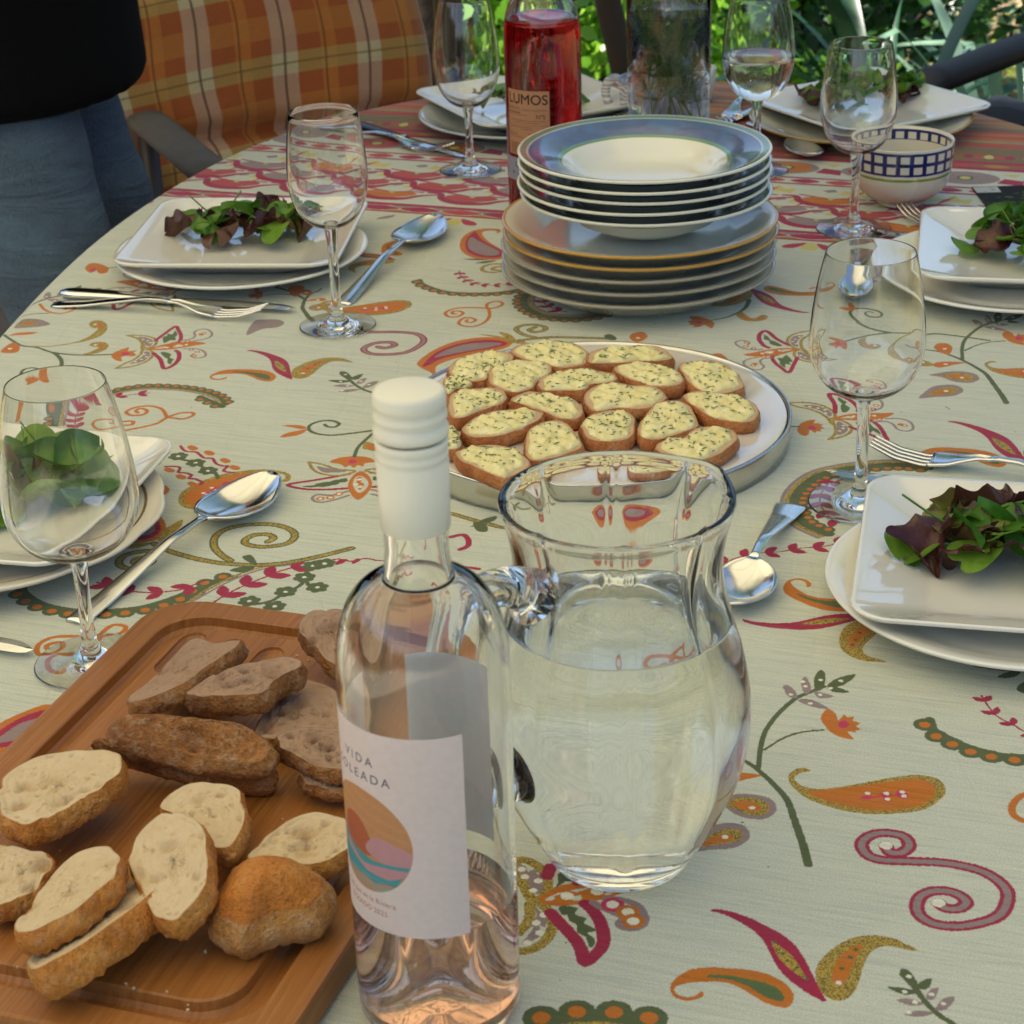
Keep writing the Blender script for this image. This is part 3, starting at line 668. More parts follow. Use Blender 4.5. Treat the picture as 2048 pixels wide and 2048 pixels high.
# the winged flower
def wing(f=None):
    stro(K('a', [(1025,608),(1090,605),(1180,612),(1240,630),(1262,655),(1240,690),(1200,705),(1165,705),(1150,680),(1130,650),(1090,625),(1025,608)]), .0026, GOLD, f)
    poly(K('a', [(1110,622),(1160,620),(1200,630),(1230,650),(1215,690),(1180,690),(1150,660)]), MAU, f)
    stro(K('a', [(935,872),(1000,835),(1080,800),(1130,760),(1150,725),(1190,720),(1220,735),(1230,765),(1190,810),(1110,845),(1010,865),(935,872)]), .0026, GOLD, f)
    poly(K('a', [(1040,835),(1110,800),(1150,770),(1170,735),(1210,750),(1190,790),(1130,825)]), MAU, f)
    stro(K('a', [(1150,680),(1142,700),(1150,725)]), .003, GOLD, f)
    dots(K('a', [(1150,640),(1190,650),(1210,665),(1165,760),(1180,780),(1140,800),(1090,820)]), .0013, WHI, f)
    stro(K('a', [(1250,650),(1330,590),(1412,535),(1437,565),(1457,610),(1445,655),(1390,670)]), .0036, RED, f)
    poly(K('a', [(1320,670),(1310,620),(1345,612),(1350,590),(1385,600),(1410,568),(1430,600),(1410,620),(1415,645),(1370,645)]), GRN, f, n=2)
    stro(K('a', [(1235,750),(1290,800),(1320,872),(1390,850),(1437,800),(1440,750),(1415,728)]), .0040, RED, f)
    poly(K('a', [(1290,745),(1330,740),(1380,760),(1365,785),(1400,800),(1385,815),(1370,842),(1345,820),(1350,795),(1325,785)]), GRN, f, n=2)
    poly(K('a', [(1180,715),(1260,695),(1370,670),(1470,660),(1560,655),(1660,672),(1560,690),(1480,705),(1370,720),(1250,725)]), ORA, f)
    poly(K('a', [(1240,712),(1300,700),(1340,695),(1310,712)]), BASE, f); poly(K('a', [(1390,700),(1440,680),(1480,690),(1440,702)]), BASE, f)
    dots(K('a', [(1345,705),(1430,688),(1500,682)]), .0016, WHI, f)
    stro(K('a', [(1450,650),(1540,635),(1570,610),(1565,580),(1610,558),(1670,560),(1705,590),(1690,620),(1630,640),(1560,650)]), .0022, MAU, f)
    stro(K('a', [(1480,715),(1540,712),(1610,720),(1650,745),(1650,775),(1590,790),(1540,775),(1560,755)]), .0022, MAU, f)
    dots(K('a', [(1590,740),(1560,772),(1640,590),(1510,655),(1620,600)]), .0026, ORA, f); dots(K('a', [(1590,740),(1560,772),(1640,590),(1510,655)]), .0012, WHI, f)
    dots(K('a', [(1540,722)]), .0024, RED, f); dots(K('a', [(1540,722)]), .0012, WHI, f)
WG = K('a', [(1190,715),(1655,673)])
wing()
wing(xf(WG, K('f', [(700,500),(1460,425)]), True))
wing(xf(WG, K('e', [(1520,1020),(820,1090)]), False))
wing(xf(WG, K('a', [(1390,235),(940,175)]), True))
tu = lambda dst, fl: tulip_i(xf(K('i', [(690,575),(853,590)]), dst, fl))
tu(K('f', [(240,600),(560,575)]), True)
stro(K('f', [(-60,600),(150,598),(240,598)]), .0022, OLI)
# large winged flower beside the near bottle
def bigwing(f=None):
    stro(K('k', [(325,85),(420,95),(520,150),(585,240),(590,330),(560,400),(490,450),(430,400),(380,300),(330,250),(300,190),(325,85)]), .0056, GOLD, f)
    stro(K('k', [(330,730),(420,640),(440,540),(440,470),(500,460),(580,510),(640,600),(630,700),(570,800),(460,870),(340,895)]), .0056, GOLD, f)
    poly(K('k', [(335,130),(400,140),(420,190),(500,160),(500,210),(550,240),(555,330),(520,380),(480,380),(430,310),(400,240),(340,200)]), MAU, f, n=2)
    poly(K('k', [(470,480),(520,530),(590,590),(570,680),(520,660),(530,750),(450,800),(360,830),(420,750),(470,680),(430,660),(500,580)]), MAU, f, n=2)
    dots(K('k', [(365,170),(395,235),(510,270),(465,355),(560,570),(495,640),(525,730),(415,815)]), .0022, WHI, f)
    poly(K('k', [(510,440),(620,350),(760,300),(950,285),(1150,300),(1350,325),(1220,390),(1050,440),(850,480),(650,490)]), ORA, f)
    poly(K('k', [(570,440),(680,380),(980,325),(860,370),(880,390),(900,430),(830,445),(700,400),(640,440)]), BASE, f, n=2)
    poly(K('k', [(1090,385),(1180,350),(1240,335),(1200,365),(1130,395)]), BASE, f)
    poly(K('k', [(650,410),(730,380),(790,360),(890,390),(800,410),(760,435)]), ORA, f)
    dots(K('k', [(765,405),(1030,362)]), .0034, WHI, f); poly(K('k', [(1070,350),(1110,320),(1180,340),(1100,370)]), CORAL, f)
    stro(K('k', [(620,550),(740,680),(840,790),(890,880),(920,985),(1000,930),(1070,850),(1087,750),(1050,620),(980,520),(920,470)]), .0068, RED, f)
    poly(K('k', [(690,500),(760,490),(860,510),(830,555),(870,580),(940,600),(910,640),(1010,690),(1005,715),(940,730),(1010,780),(1000,840),(960,852),(925,760),(850,720),(850,660),(780,620),(770,570),(720,570)]), OLI, f, n=2)
    stro(K('k', [(990,460),(1080,510),(1200,560),(1260,600),(1220,640),(1250,680),(1350,690),(1430,660),(1450,600),(1410,510),(1330,460),(1200,430),(1100,430)]), .0042, MAU, f)
    for q, c_ in (((1165,480), PINK), ((1300,545), ORA), ((1345,625), ORA)):
        dots(K('k', [q]), .006, c_, f); dots(K('k', [q]), .0032, WHI, f)
    stro(K('k', [(620,150),(590,230)]), .0068, RED, f)
    poly(K('k', [(680,210),(760,190),(830,250),(830,280),(760,275),(700,310),(650,340),(690,280)]), OLI, f, n=2)
    stro(K('k', [(900,270),(850,290)]), .005, RED, f)
bigwing()

# scalloped feathers and vines
def scallop(P, wd, step, side=1, dotc=ORA, f=None, gold=True):
    P = np.asarray(P)
    if f is not None: P = f(P)
    P = smooth_curve(P, 8); d = np.hypot(*np.diff(P, axis=0).T); L = np.r_[0, d.cumsum()]
    pc.stroke(P, wd*.55, OLI)
    n = max(2, int(L[-1]/step))
    for i in range(n):
        t = (i+.5)/n*L[-1]; x = np.interp(t, L, P[:, 0]); y = np.interp(t, L, P[:, 1])
        x2 = np.interp(t+.001, L, P[:, 0]); y2 = np.interp(t+.001, L, P[:, 1]); x1 = np.interp(t-.001, L, P[:, 0]); y1 = np.interp(t-.001, L, P[:, 1])
        nx, ny = -(y2-y1), (x2-x1); q = math.hypot(nx, ny)+1e-9; nx, ny = nx/q*side, ny/q*side
        pc.dot((x+nx*wd*.28, y+ny*wd*.28), step*.62, OLI)
    for i in range(n):
        t = (i+.5)/n*L[-1]; x = np.interp(t, L, P[:, 0]); y = np.interp(t, L, P[:, 1])
        x2 = np.interp(t+.001, L, P[:, 0]); y2 = np.interp(t+.001, L, P[:, 1]); x1 = np.interp(t-.001, L, P[:, 0]); y1 = np.interp(t-.001, L, P[:, 1])
        nx, ny = -(y2-y1), (x2-x1); q = math.hypot(nx, ny)+1e-9
        pc.dot((x+nx/q*side*wd*.3, y+ny/q*side*wd*.3), step*.3, dotc)
    if gold:
        Q = P.copy(); T = np.gradient(P, axis=0); N = np.c_[-T[:, 1], T[:, 0]]; N /= np.hypot(*N.T)[:, None]+1e-9
        pc.stroke(P-N*side*wd*.35, wd*.18, GOLD, a=.5); pc.stroke(P-N*side*wd*.55, wd*.18, MAU)
def vine(P, step, ln, col=RED, w_=.0028, f=None, up=1):
    P = np.asarray(P)
    if f is not None: P = f(P)
    P = smooth_curve(P, 8); d = np.hypot(*np.diff(P, axis=0).T); L = np.r_[0, d.cumsum()]
    pc.stroke(P, w_*.45, col)
    n = max(2, int(L[-1]/step))
    for i in range(n):
        t = (i+.5)/n*L[-1]; p = np.array([np.interp(t, L, P[:, 0]), np.interp(t, L, P[:, 1])])
        p2 = np.array([np.interp(t+.001, L, P[:, 0]), np.interp(t+.001, L, P[:, 1])]); T = (p2-p); T /= np.hypot(*T)+1e-9; N = np.array([-T[1], T[0]])
        for sg in (1, -1):
            e = p+(T*.75+N*sg*.65)*ln*up; mid = (p+e)/2
            M = (e-p); Mn = np.array([-M[1], M[0]])*.28
            pc.poly(smooth_curve([p, mid+Mn, e, mid-Mn], 4, True), col)
scallop(K('i', [(1165,545),(1180,590),(1250,630),(1350,675),(1430,695),(1520,712),(1700,715),(1900,690),(2000,640)]), .011, .011, -1, gold=False)
vine(K('i', [(1400,435),(1440,495),(1480,535),(1540,565),(1600,600),(1700,630)]), .013, .0085, up=-1)
scallop(K('a', [(760,1130),(910,1065),(1080,1030),(1250,1020),(1450,1030),(1600,1050),(1700,1075),(1780,1110),(1820,1160)]), .010, .0075, 1)
scallop(K('a', [(1610,1100),(1700,1140),(1790,1180)]), .011, .008, -1, gold=False)
vine(K('a', [(880,1130),(940,1100),(1050,1085),(1200,1070)]), .016, .010)
scallop(K('a', [(430,1370),(450,1290),(520,1220),(640,1165),(760,1140),(860,1155)]), .016, .009, 1)
vine(K('a', [(650,1400),(620,1330),(650,1260),(730,1200),(860,1170)]), .011, .012)
scallop(K('n', [(150,1330),(120,1380),(180,1435),(280,1475),(450,1500),(650,1495),(800,1475),(950,1430),(1100,1370)]), .013, .011, -1, gold=False)
scallop(K('h', [(640,1215),(720,1150),(820,1105),(920,1085)]), .012, .010, 1, gold=False)
stro(K('h', [(620,1250),(700,1195),(800,1140),(900,1090),(1000,1050),(1100,1020),(1200,1000),(1320,992)]), .0024, GOLD)
stro(K('h', [(640,1250),(720,1205),(820,1150),(920,1100),(1020,1060),(1120,1030),(1220,1010),(1330,1000)]), .0022, MAU)
vine(K('h', [(1420,1008),(1350,1015),(1250,1040),(1150,1080),(1000,1140),(880,1200),(780,1260)]), .018, .016, RED, .004, up=-1)
vine(K('h', [(720,1110),(640,1140),(560,1170),(450,1185),(350,1190),(250,1185),(120,1160),(-20,1120)]), .018, .014, RED, .004, up=1)
stro(K('h', [(1540,975),(1650,960),(1740,975),(1830,955),(1932,970),(2050,960)]), .0018, RED)
for q in ([(1620,1000),(1650,965),(1710,962),(1670,990)], [(1735,995),(1760,960),(1795,958),(1790,975)]): poly(K('h', q), RED)
stro(K('r', [(970,1205),(1050,1190),(1085,1225),(1080,1262),(1030,1285)]), .0042, RED); stro(K('r', [(1010,1420),(1060,1400),(1150,1410)]), .0035, RED)
scallop(K('d', [(640,735),(660,770),(740,805),(850,838),(1000,857),(1200,860),(1400,850),(1640,812),(1760,790)]), .010, .0095, -1, gold=False)
scallop(K('d', [(1700,820),(1610,880),(1590,950),(1640,1010),(1760,1065),(1900,1085),(2100,1090),(2300,1060),(2400,1010)]), .017, .0085, -1)
vine(K('d', [(1860,830),(1780,900),(1800,960),(1900,1010),(2000,1030)]), .012, .012, RED, up=-1)
vine(K('d', [(1005,650),(1015,690),(1060,730),(1130,765),(1220,780),(1330,785),(1440,775),(1600,765)]), .0105, .0085, RED)
scallop(K('o', [(1400,925),(1250,912),(1100,918),(950,935),(810,970),(720,1030),(672,1100),(680,1170),(730,1235),(850,1290)]), .017, .0085, 1)
vine(K('o', [(930,990),(860,1020),(820,1070),(810,1130),(850,1190),(910,1230)]), .0125, .013, RED)
stro(K('o', [(1500,590),(1520,600)]), .001, OLI)
scallop(K('k', [(430,1570),(520,1530),(700,1490),(860,1470),(1020,1465),(1180,1475),(1320,1500),(1480,1525),(1600,1570)]), .013, .0145, 1)
vine(K('o', [(230,1480),(330,1430),(440,1400),(580,1390),(700,1370),(830,1360),(950,1330)]), .016, .012, RED)
vine(K('u', [(1030,1600),(1090,1570),(1160,1540),(1230,1510),(1320,1490)]), .016, .012, RED)
vine(K('i', [(1560,300),(1700,280),(1800,300)]), .016, .012, RED)

# scrolls
S1 = K('i', [(965,1118),(985,1150),(1040,1150),(1072,1120),(1050,1080),(980,1062),(900,1070),(855,1110),(880,1160),(950,1185),(1080,1190),(1250,1200),(1400,1235),(1490,1290),(1522,1350),(1490,1430),(1400,1470),(1280,1487),(1170,1470),(1110,1420),(1120,1355),(1190,1325),(1280,1335),(1332,1375),(1300,1405),(1240,1405),(1205,1380)])
stro(S1, .0078, RED, n=9); stro(S1, .0036, MAU, n=9); dots(S1[[0, -1]], .0036, WHI)
S2 = K('d', [(260,1350),(320,1362),(410,1338),(370,1310),(240,1315),(145,1350),(130,1385),(200,1415),(350,1420),(520,1400),(640,1340),(680,1285),(620,1235),(450,1215),(200,1215),(60,1200),(-20,1150)])
stro(S2, .0062, RED, n=9); stro(S2, .003, MAU, n=9)
def treble(P1, P2, w_=.0032):
    stro(P1, w_, ORA, n=7); stro(P2, w_, ORA, n=7)
treble(K('d', [(1265,1000),(1260,960),(1320,935),(1390,940),(1400,965),(1340,990),(1260,995),(1100,990),(960,1000),(880,1035),(900,1070),(980,1075),(1040,1045),(1010,1022),(950,1025),(940,1045),(975,1050)]),
       K('d', [(1275,995),(1282,1070),(1230,1130),(1130,1165),(1030,1155),(1000,1125),(1050,1085),(1120,1085),(1155,1105),(1120,1125),(1070,1120),(1080,1102)]))
treble(K('a', [(1345,1268),(1300,1200),(1200,1175),(1080,1190),(1015,1225),(1060,1250),(1150,1245),(1185,1215),(1140,1195),(1095,1210),(1110,1230)]),
       K('a', [(1340,1270),(1440,1235),(1540,1228),(1555,1250),(1470,1280),(1350,1270),(1250,1320),(1020,1370),(860,1392),(790,1360),(830,1320),(1000,1300),(1070,1300),(1060,1325),(1000,1330)]))
treble(K('n', [(545,1655),(600,1640),(680,1610),(690,1580),(620,1575),(560,1620),(540,1650),(450,1637),(300,1640),(215,1680),(210,1730),(280,1745),(350,1710),(330,1670),(260,1685),(265,1712)]),
       K('n', [(560,1650),(500,1720),(420,1760),(330,1750),(270,1780),(280,1830),(340,1845),(370,1820)]), .0036)
stro(K('i', [(1640,880),(1585,892),(1545,930),(1545,975),(1590,1005),(1660,1000)]), .0042, ORA)
stro(K('a', [(320,355),(360,400),(430,425),(530,425),(620,380),(560,360),(490,375),(530,395)]), .003, ORA)
poly(K('a', [(685,70),(720,30),(790,28),(870,60),(860,100),(800,110),(770,80),(730,105)]), ORA); poly(K('a', [(720,80),(770,65),(760,95)]), PINK)
stro(K('a', [(870,65),(960,55),(1060,50)]), .002, OLI)
stro(K('a', [(60,1340),(100,1260),(130,1215),(110,1270)]), .005, ORA)
poly(K('c', [(285,90),(340,55),(440,60),(448,100),(380,165),(320,155)]), ORA)
poly(K('c', [(-140,560),(-60,420),(60,400),(200,405),(245,440),(180,480),(20,500)]), MAU)
# large paisley
def paisley(f=None):
    P = K('i', [(620,775),(580,765),(540,780),(520,810),(540,850),(600,900),(700,940),(830,970),(980,975),(1120,960),(1200,920),(1238,870),(1210,820),(1130,798),(1020,805),(880,830),(740,855),(640,860),(580,845),(548,815),(570,790),(610,782)])
    poly(P, GOLD, f)
    poly(K('i', [(610,875),(720,862),(860,845),(1000,825),(1120,815),(1180,840),(1190,885),(1140,930),(1020,955),(880,955),(750,930),(670,905)]), ORA, f)
    for q in ([(845,900),(880,890),(910,900),(880,910)], [(930,870),(960,885),(1000,880),(975,895),(985,915),(955,915),(950,895)], [(1010,885),(1030,865),(1060,875),(1065,900),(1040,905)]): poly(K('i', q), PINK, f)
    stro(K('i', [(900,900),(960,893),(1040,885)]), .0012, PINK, f)
    dots(K('i', [(882,880),(968,882),(1040,875),(1048,893),(972,907)]), .0016, WHI, f)
PA = K('i', [(517,810),(1238,870)])
paisley()
paisley(xf(PA, K('c', [(598,250),(1543,258)])))
paisley(xf(PA, K('h', [(1303,368),(557,590)])))
paisley(xf(PA, K('g', [(1555,605),(2330,690)])))
# red paisley with grey heart
def redpais(O, I, M):
    poly(O, ORA); poly(I, RED); poly(M, MAU)
redpais(K('d', [(1350,310),(1387,290),(1370,268),(1300,262),(1200,268),(1110,290),(1040,340),(1010,400),(1020,460),(1080,510),(1180,545),(1300,550),(1400,540),(1430,480),(1370,440),(1300,400),(1240,350),(1215,305),(1250,285),(1320,282),(1355,292)]),
        K('d', [(1150,290),(1080,350),(1060,420),(1090,480),(1180,520),(1300,532),(1390,520),(1405,480),(1330,430),(1250,390),(1190,340)]), K('d', [(1115,340),(1085,390),(1100,450),(1170,490),(1280,513),(1370,500),(1360,465),(1280,425),(1190,380)]))
for q in ([(1040,542),(1150,540),(1280,550),(1150,555)], [(1150,580),(1250,560),(1350,555),(1260,580)]): poly(K('d', q), OLI)
stro(K('d', [(1420,590),(1300,590),(1220,620),(1230,655),(1330,665),(1430,645),(1400,615),(1330,620),(1310,640),(1370,645)]), .004, GOLD)
redpais(K('q', [(500,400),(440,370),(430,340),(520,275),(650,225),(800,205),(920,215),(950,240),(900,270),(780,295),(650,320),(540,360),(530,400),(560,430),(520,425)]),
        K('q', [(455,365),(530,290),(660,240),(800,220),(900,228),(920,245),(860,262),(700,290),(560,325),(500,355)]), K('q', [(520,315),(600,270),(720,240),(860,235),(890,245),(800,265),(660,290),(560,310)]))
for q in ([(770,190),(850,195),(940,215),(960,240),(900,215)], [(875,178),(940,190),(985,230),(1010,240),(960,235)], [(985,215),(1020,230),(1040,245),(990,240)]): poly(K('q', q), GOLD)
redpais(K('h', [(350,640),(420,665),(455,730),(440,790),(380,830),(250,850),(120,840),(80,700),(200,640)]), K('h', [(340,665),(395,690),(420,740),(400,785),(340,815),(220,830),(120,800),(130,700)]), K('h', [(320,690),(370,720),(375,765),(310,795),(220,800),(160,760),(180,700)]))
for q in ([(400,835),(440,760),(500,720),(568,688),(560,730),(520,775),(460,810)], [(400,838),(480,790),(590,775),(520,815)], [(90,885),(200,858),(360,848),(260,882)]): poly(K('h', q), GOLD)
redpais(K('v', [(230,510),(100,545),(-30,620),(-30,740),(80,700),(180,650),(260,600)]), K('v', [(230,535),(100,565),(-30,650),(-30,700),(60,690),(160,650)]), K('v', [(200,570),(100,590),(20,640),(-30,680),(60,670),(160,630)]))
redpais(K('l', [(1240,1640),(1400,1640),(1700,1690),(1900,1760),(1700,1790),(1500,1760),(1350,1710)]), K('l', [(1350,1660),(1600,1690),(1800,1740),(1600,1740),(1450,1710)]), K('l', [(1450,1680),(1600,1700),(1560,1710)]))
for q in ([(1230,1740),(1320,1720),(1500,1750),(1620,1780),(1450,1775)], [(1425,1830),(1500,1790),(1620,1775),(1560,1830)], [(1580,1925),(1650,1860),(1750,1850),(1680,1960)]): poly(K('l', q), OLI)
# gold scrolled branch
def branch(paths, ww=.0062):
    for P in paths:
        stro(P, ww, OLI, n=8); stro(P, ww*.55, GOLD, n=8)
branch([K('h', [(370,850),(440,890),(560,930),(700,965),(860,990),(1060,1000),(1250,990),(1450,955),(1600,920),(1735,885)]),
        K('h', [(900,970),(835,930),(787,870),(800,800),(880,750),(1020,722),(1200,722),(1320,760),(1342,810),(1280,855),(1130,875),(1020,860),(1000,830),(1060,795),(1160,790),(1197,815),(1160,840)]),
        K('h', [(430,900),(300,905),(180,930),(130,980),(170,1020),(280,1022),(360,980),(340,955),(260,955),(235,980),(265,995)])], .006)
for q in ([(980,945),(1040,930),(1075,970),(1082,1005),(1030,985)], [(895,1040),(960,1015),(1070,1013),(1000,1052)]): poly(K('h', q), OLI)
branch([K('d', [(2400,1275),(1900,1262),(1700,1275),(1560,1292)]), K('d', [(1740,1270),(1600,1240),(1530,1190),(1580,1155),(1700,1148),(1795,1170),(1780,1200),(1700,1215),(1650,1195),(1700,1172)])], .0052)
branch([K('r', [(960,1050),(1000,1060),(1100,1090),(1180,1110),(1330,1145),(1500,1120)]), K('r', [(1200,960),(1200,1000),(1260,1010)])], .005)
for q in ([(1100,1140),(1180,1090),(1265,1070),(1250,1100),(1170,1120)], [(1115,1110),(1200,1130),(1205,1168),(1140,1165)]): poly(K('r', q), OLI)
poly(K('s', [(935,30),(965,20),(1000,40),(990,52),(955,48)]), OLI)
for q in ([(1065,40),(1080,18),(1130,10),(1157,30),(1140,50),(1100,62)], [(1480,125),(1530,120),(1565,150),(1520,145)]): poly(K('s', q), ORA)
dots(K('s', [(1108,40)]), .0018, WHI)
# zig-zag hem with little pots
for P in ([(555,180),(590,215),(660,220),(680,232),(720,262),(775,265),(800,300),(850,318),(882,318),(852,352),(920,362)], [(450,322),(510,320),(552,330),(540,360),(590,365),(632,380),(612,402),(660,408),(707,430),(690,445)]): stro(K('h', P), .0026, RED, n=3)
for q in ((640,192),(755,227),(865,280),(930,328),(480,345),(560,392),(640,442)):
    x, y = q; poly(K('h', [(x-40,y-4),(x-10,y-18),(x+35,y-2),(x+30,y+14),(x-10,y+16)]), ORA)
poly(K('h', [(420,470),(450,450),(480,480),(460,510),(430,515)]), ORA)
def clover(c, r=.0075):
    c = np.asarray(c)
    for k in range(6):
        a = k*1.05+.3; pc.dot(c+np.array([math.cos(a), math.sin(a)])*r*.62, r*.42, OLI)
    pc.dot(c, r*.2, WHI)
stro(K('h', [(500,245),(560,270),(640,290),(720,330),(790,360),(815,402)]), .0032, OLI)
for q in ((540,250),(660,295),(745,350)): clover(K('h', [q])[0])
stro(K('h', [(1540,985),(1470,1000),(1410,1075),(1400,1120),(1350,1160),(1280,1180),(1200,1240),(1080,1270),(1000,1255)]), .003, OLI)
stro(K('h', [(1420,1100),(1450,1150),(1510,1158)]), .003, OLI)
for q in ((1470,1005),(1550,990),(1410,1085),(1280,1185),(1500,1155),(1030,1250),(1205,1285)): clover(K('h', [q])[0])
# flower seen from the front, left of the bottle cap
def front(f=None):
    stro(K('h', [(1720,372),(1600,395),(1450,420),(1297,447),(1400,475),(1550,480),(1720,470)]), .0034, RED, f)
    for q in ([(1400,458),(1470,450),(1500,460),(1440,466)], [(1480,445),(1580,425),(1600,450),(1520,462)], [(1580,430),(1640,410),(1650,440),(1600,448)], [(1640,415),(1700,400),(1705,425),(1660,430)]): poly(K('h', q), OLI, f)
    stro(K('h', [(1440,290),(1530,305),(1640,340),(1760,352),(1660,382),(1560,377),(1480,350),(1440,290)]), .0026, GOLD, f)
    poly(K('h', [(1495,320),(1560,330),(1700,352),(1640,362),(1540,360)]), MAU, f)
    stro(K('h', [(1715,490),(1600,520),(1500,515),(1465,545),(1520,568),(1620,550),(1715,520)]), .0026, MAU, f)
    dots(K('h', [(1520,542),(1590,535),(1650,510)]), .0032, ORA, f); dots(K('h', [(1520,542),(1590,535),(1650,510)]), .0016, WHI, f)
front(); cx = K('h', [(1795,300),(1795,560)]); ax = (cx[1]-cx[0])/np.hypot(*(cx[1]-cx[0]))
def mir(P):
    P = np.asarray(P); d = P-cx[0]; par = (d@ax)[:, None]*ax
    return cx[0]+2*par-d
front(mir)
poly(K('h', [(1800,352),(1860,390),(1878,450),(1840,510),(1780,552),(1730,510),(1710,450),(1740,390)]), ORA)
poly(K('h', [(1795,385),(1840,410),(1850,455),(1790,505),(1745,450),(1760,400)]), BASE); poly(K('h', [(1770,400),(1810,395),(1800,430),(1825,440),(1800,480),(1780,470)]), ORA, n=2)
dots(K('h', [(1790,410),(1795,460),(1765,445)]), .002, WHI)
poly(K('h', [(1585,290),(1650,260),(1760,250),(1860,260),(1897,290),(1830,298),(1815,322),(1780,312),(1750,330),(1720,312),(1690,328),(1660,305)]), ORA, n=3); poly(K('h', [(1710,290),(1740,270),(1775,285),(1745,302)]), PINK)
poly(K('h', [(1812,195),(1835,150),(1900,170),(1925,200),(1900,215),(1850,205)]), GOLD); poly(K('h', [(1835,185),(1860,165),(1905,190),(1880,205)]), ORA)
stro(K('h', [(1755,252),(1780,190),(1840,130),(1900,80),(1980,20)]), .003, OLI)
stro(K('h', [(1900,70),(1750,90),(1600,105),(1500,95),(1445,70),(1450,35),(1520,8),(1600,5),(1650,25),(1620,48),(1570,45),(1550,30)]), .003, OLI)
for q in ([(1430,55),(1370,35),(1255,38),(1330,52),(1385,62)], [(1430,62),(1360,75),(1290,90),(1240,120),(1340,110),(1400,90)]): poly(K('h', q), ORA)
# small leaf spray left of the cap
def spray(f=None):
    stro(K('b', [(1640,400),(1700,440),(1760,490),(1830,525),(1900,548),(1990,600)]), .003, OLI, f)
    for q in ([(1632,385),(1680,385),(1720,420),(1715,440),(1660,425)], [(1710,440),(1745,415),(1805,402),(1770,440)], [(1545,450),(1620,445),(1720,452),(1640,468)]): poly(K('b', q), OLI, f)
    for q in ([(1585,488),(1660,478),(1740,490),(1660,500)], [(1620,532),(1700,515),(1790,515),(1700,535)], [(1755,470),(1790,440),(1835,432),(1800,470)], [(1800,505),(1850,465),(1920,455),(1870,495)]): poly(K('b', q), MAU, f)
    dots(K('b', [(1675,405),(1640,458),(1690,488),(1650,525),(1790,455),(1850,480)]), .0013, WHI, f)
spray(); spray(xf(K('b', [(1640,400),(1830,525)]), K('i', [(1040,1705),(1220,1900)])))

for _ in range(170):      # stray specks in the linen
    x_, y_ = rng.uniform(-.42, .72), rng.uniform(.70, 1.9); pc.dot((x_, y_), rng.uniform(.0003, .0008), lin('#5C5A44'))
# prints under the jug and the board end
redpais(np.array([at(x, y)[:2] for x, y in ((1190, 1065), (1240, 1048), (1300, 1052), (1325, 1070), (1290, 1085), (1220, 1083))]), np.array([at(x, y)[:2] for x, y in ((1205, 1066), (1245, 1054), (1295, 1058), (1310, 1070), (1285, 1079), (1225, 1077))]), np.array([at(x, y)[:2] for x, y in ((1220, 1066), (1250, 1059), (1290, 1063), (1285, 1073), (1235, 1072))]))
treble(K('i', [(-60, 830), (-20, 800), (40, 790), (60, 820), (20, 850), (-40, 840), (-120, 830), (-160, 860), (-120, 890), (-80, 870)]), K('i', [(-60, 830), (-50, 890), (-100, 930), (-150, 920)]))
# woven border: (u, v) run along and across it
CA, SA = .944, .329
def UV(P):
    P = np.asarray(P, float); return np.c_[P[:, 0]*CA+P[:, 1]*SA, -P[:, 0]*SA+P[:, 1]*CA]
def bp(P, col, sm=True, a=1.0): 
    Q = UV(P); pc.poly(smooth_curve(Q, 4, True) if sm else Q, col, a)
def bs(P, wd, col, taper=None): pc.stroke(UV(smooth_curve(P, 6)), wd, col, taper)
def rect(v0, v1, col, u0=-1.4, u1=.3): pc.poly(UV([(u0, v0), (u1, v0), (u1, v1), (u0, v1)]), col)
PER = .0905
rect(1.876, 1.8805, RED); rect(1.899, 1.907, RED)
u = -1.4; k = 0
while u < .2:
    bp([(u, 1.890), (u+.02, 1.8985), (u+.045, 1.890), (u+.022, 1.8815)], RED if k % 3 else CORAL)
    bp([(u+.03, 1.8995), (u+.045, 1.892), (u+.06, 1.8995)], MAU, False); bp([(u+.03, 1.8805), (u+.045, 1.887), (u+.06, 1.8805)], GOLD, False)
    u += .045; k += 1
hc = [CORAL, CORAL, MAU, CORAL, ORA, MAU]
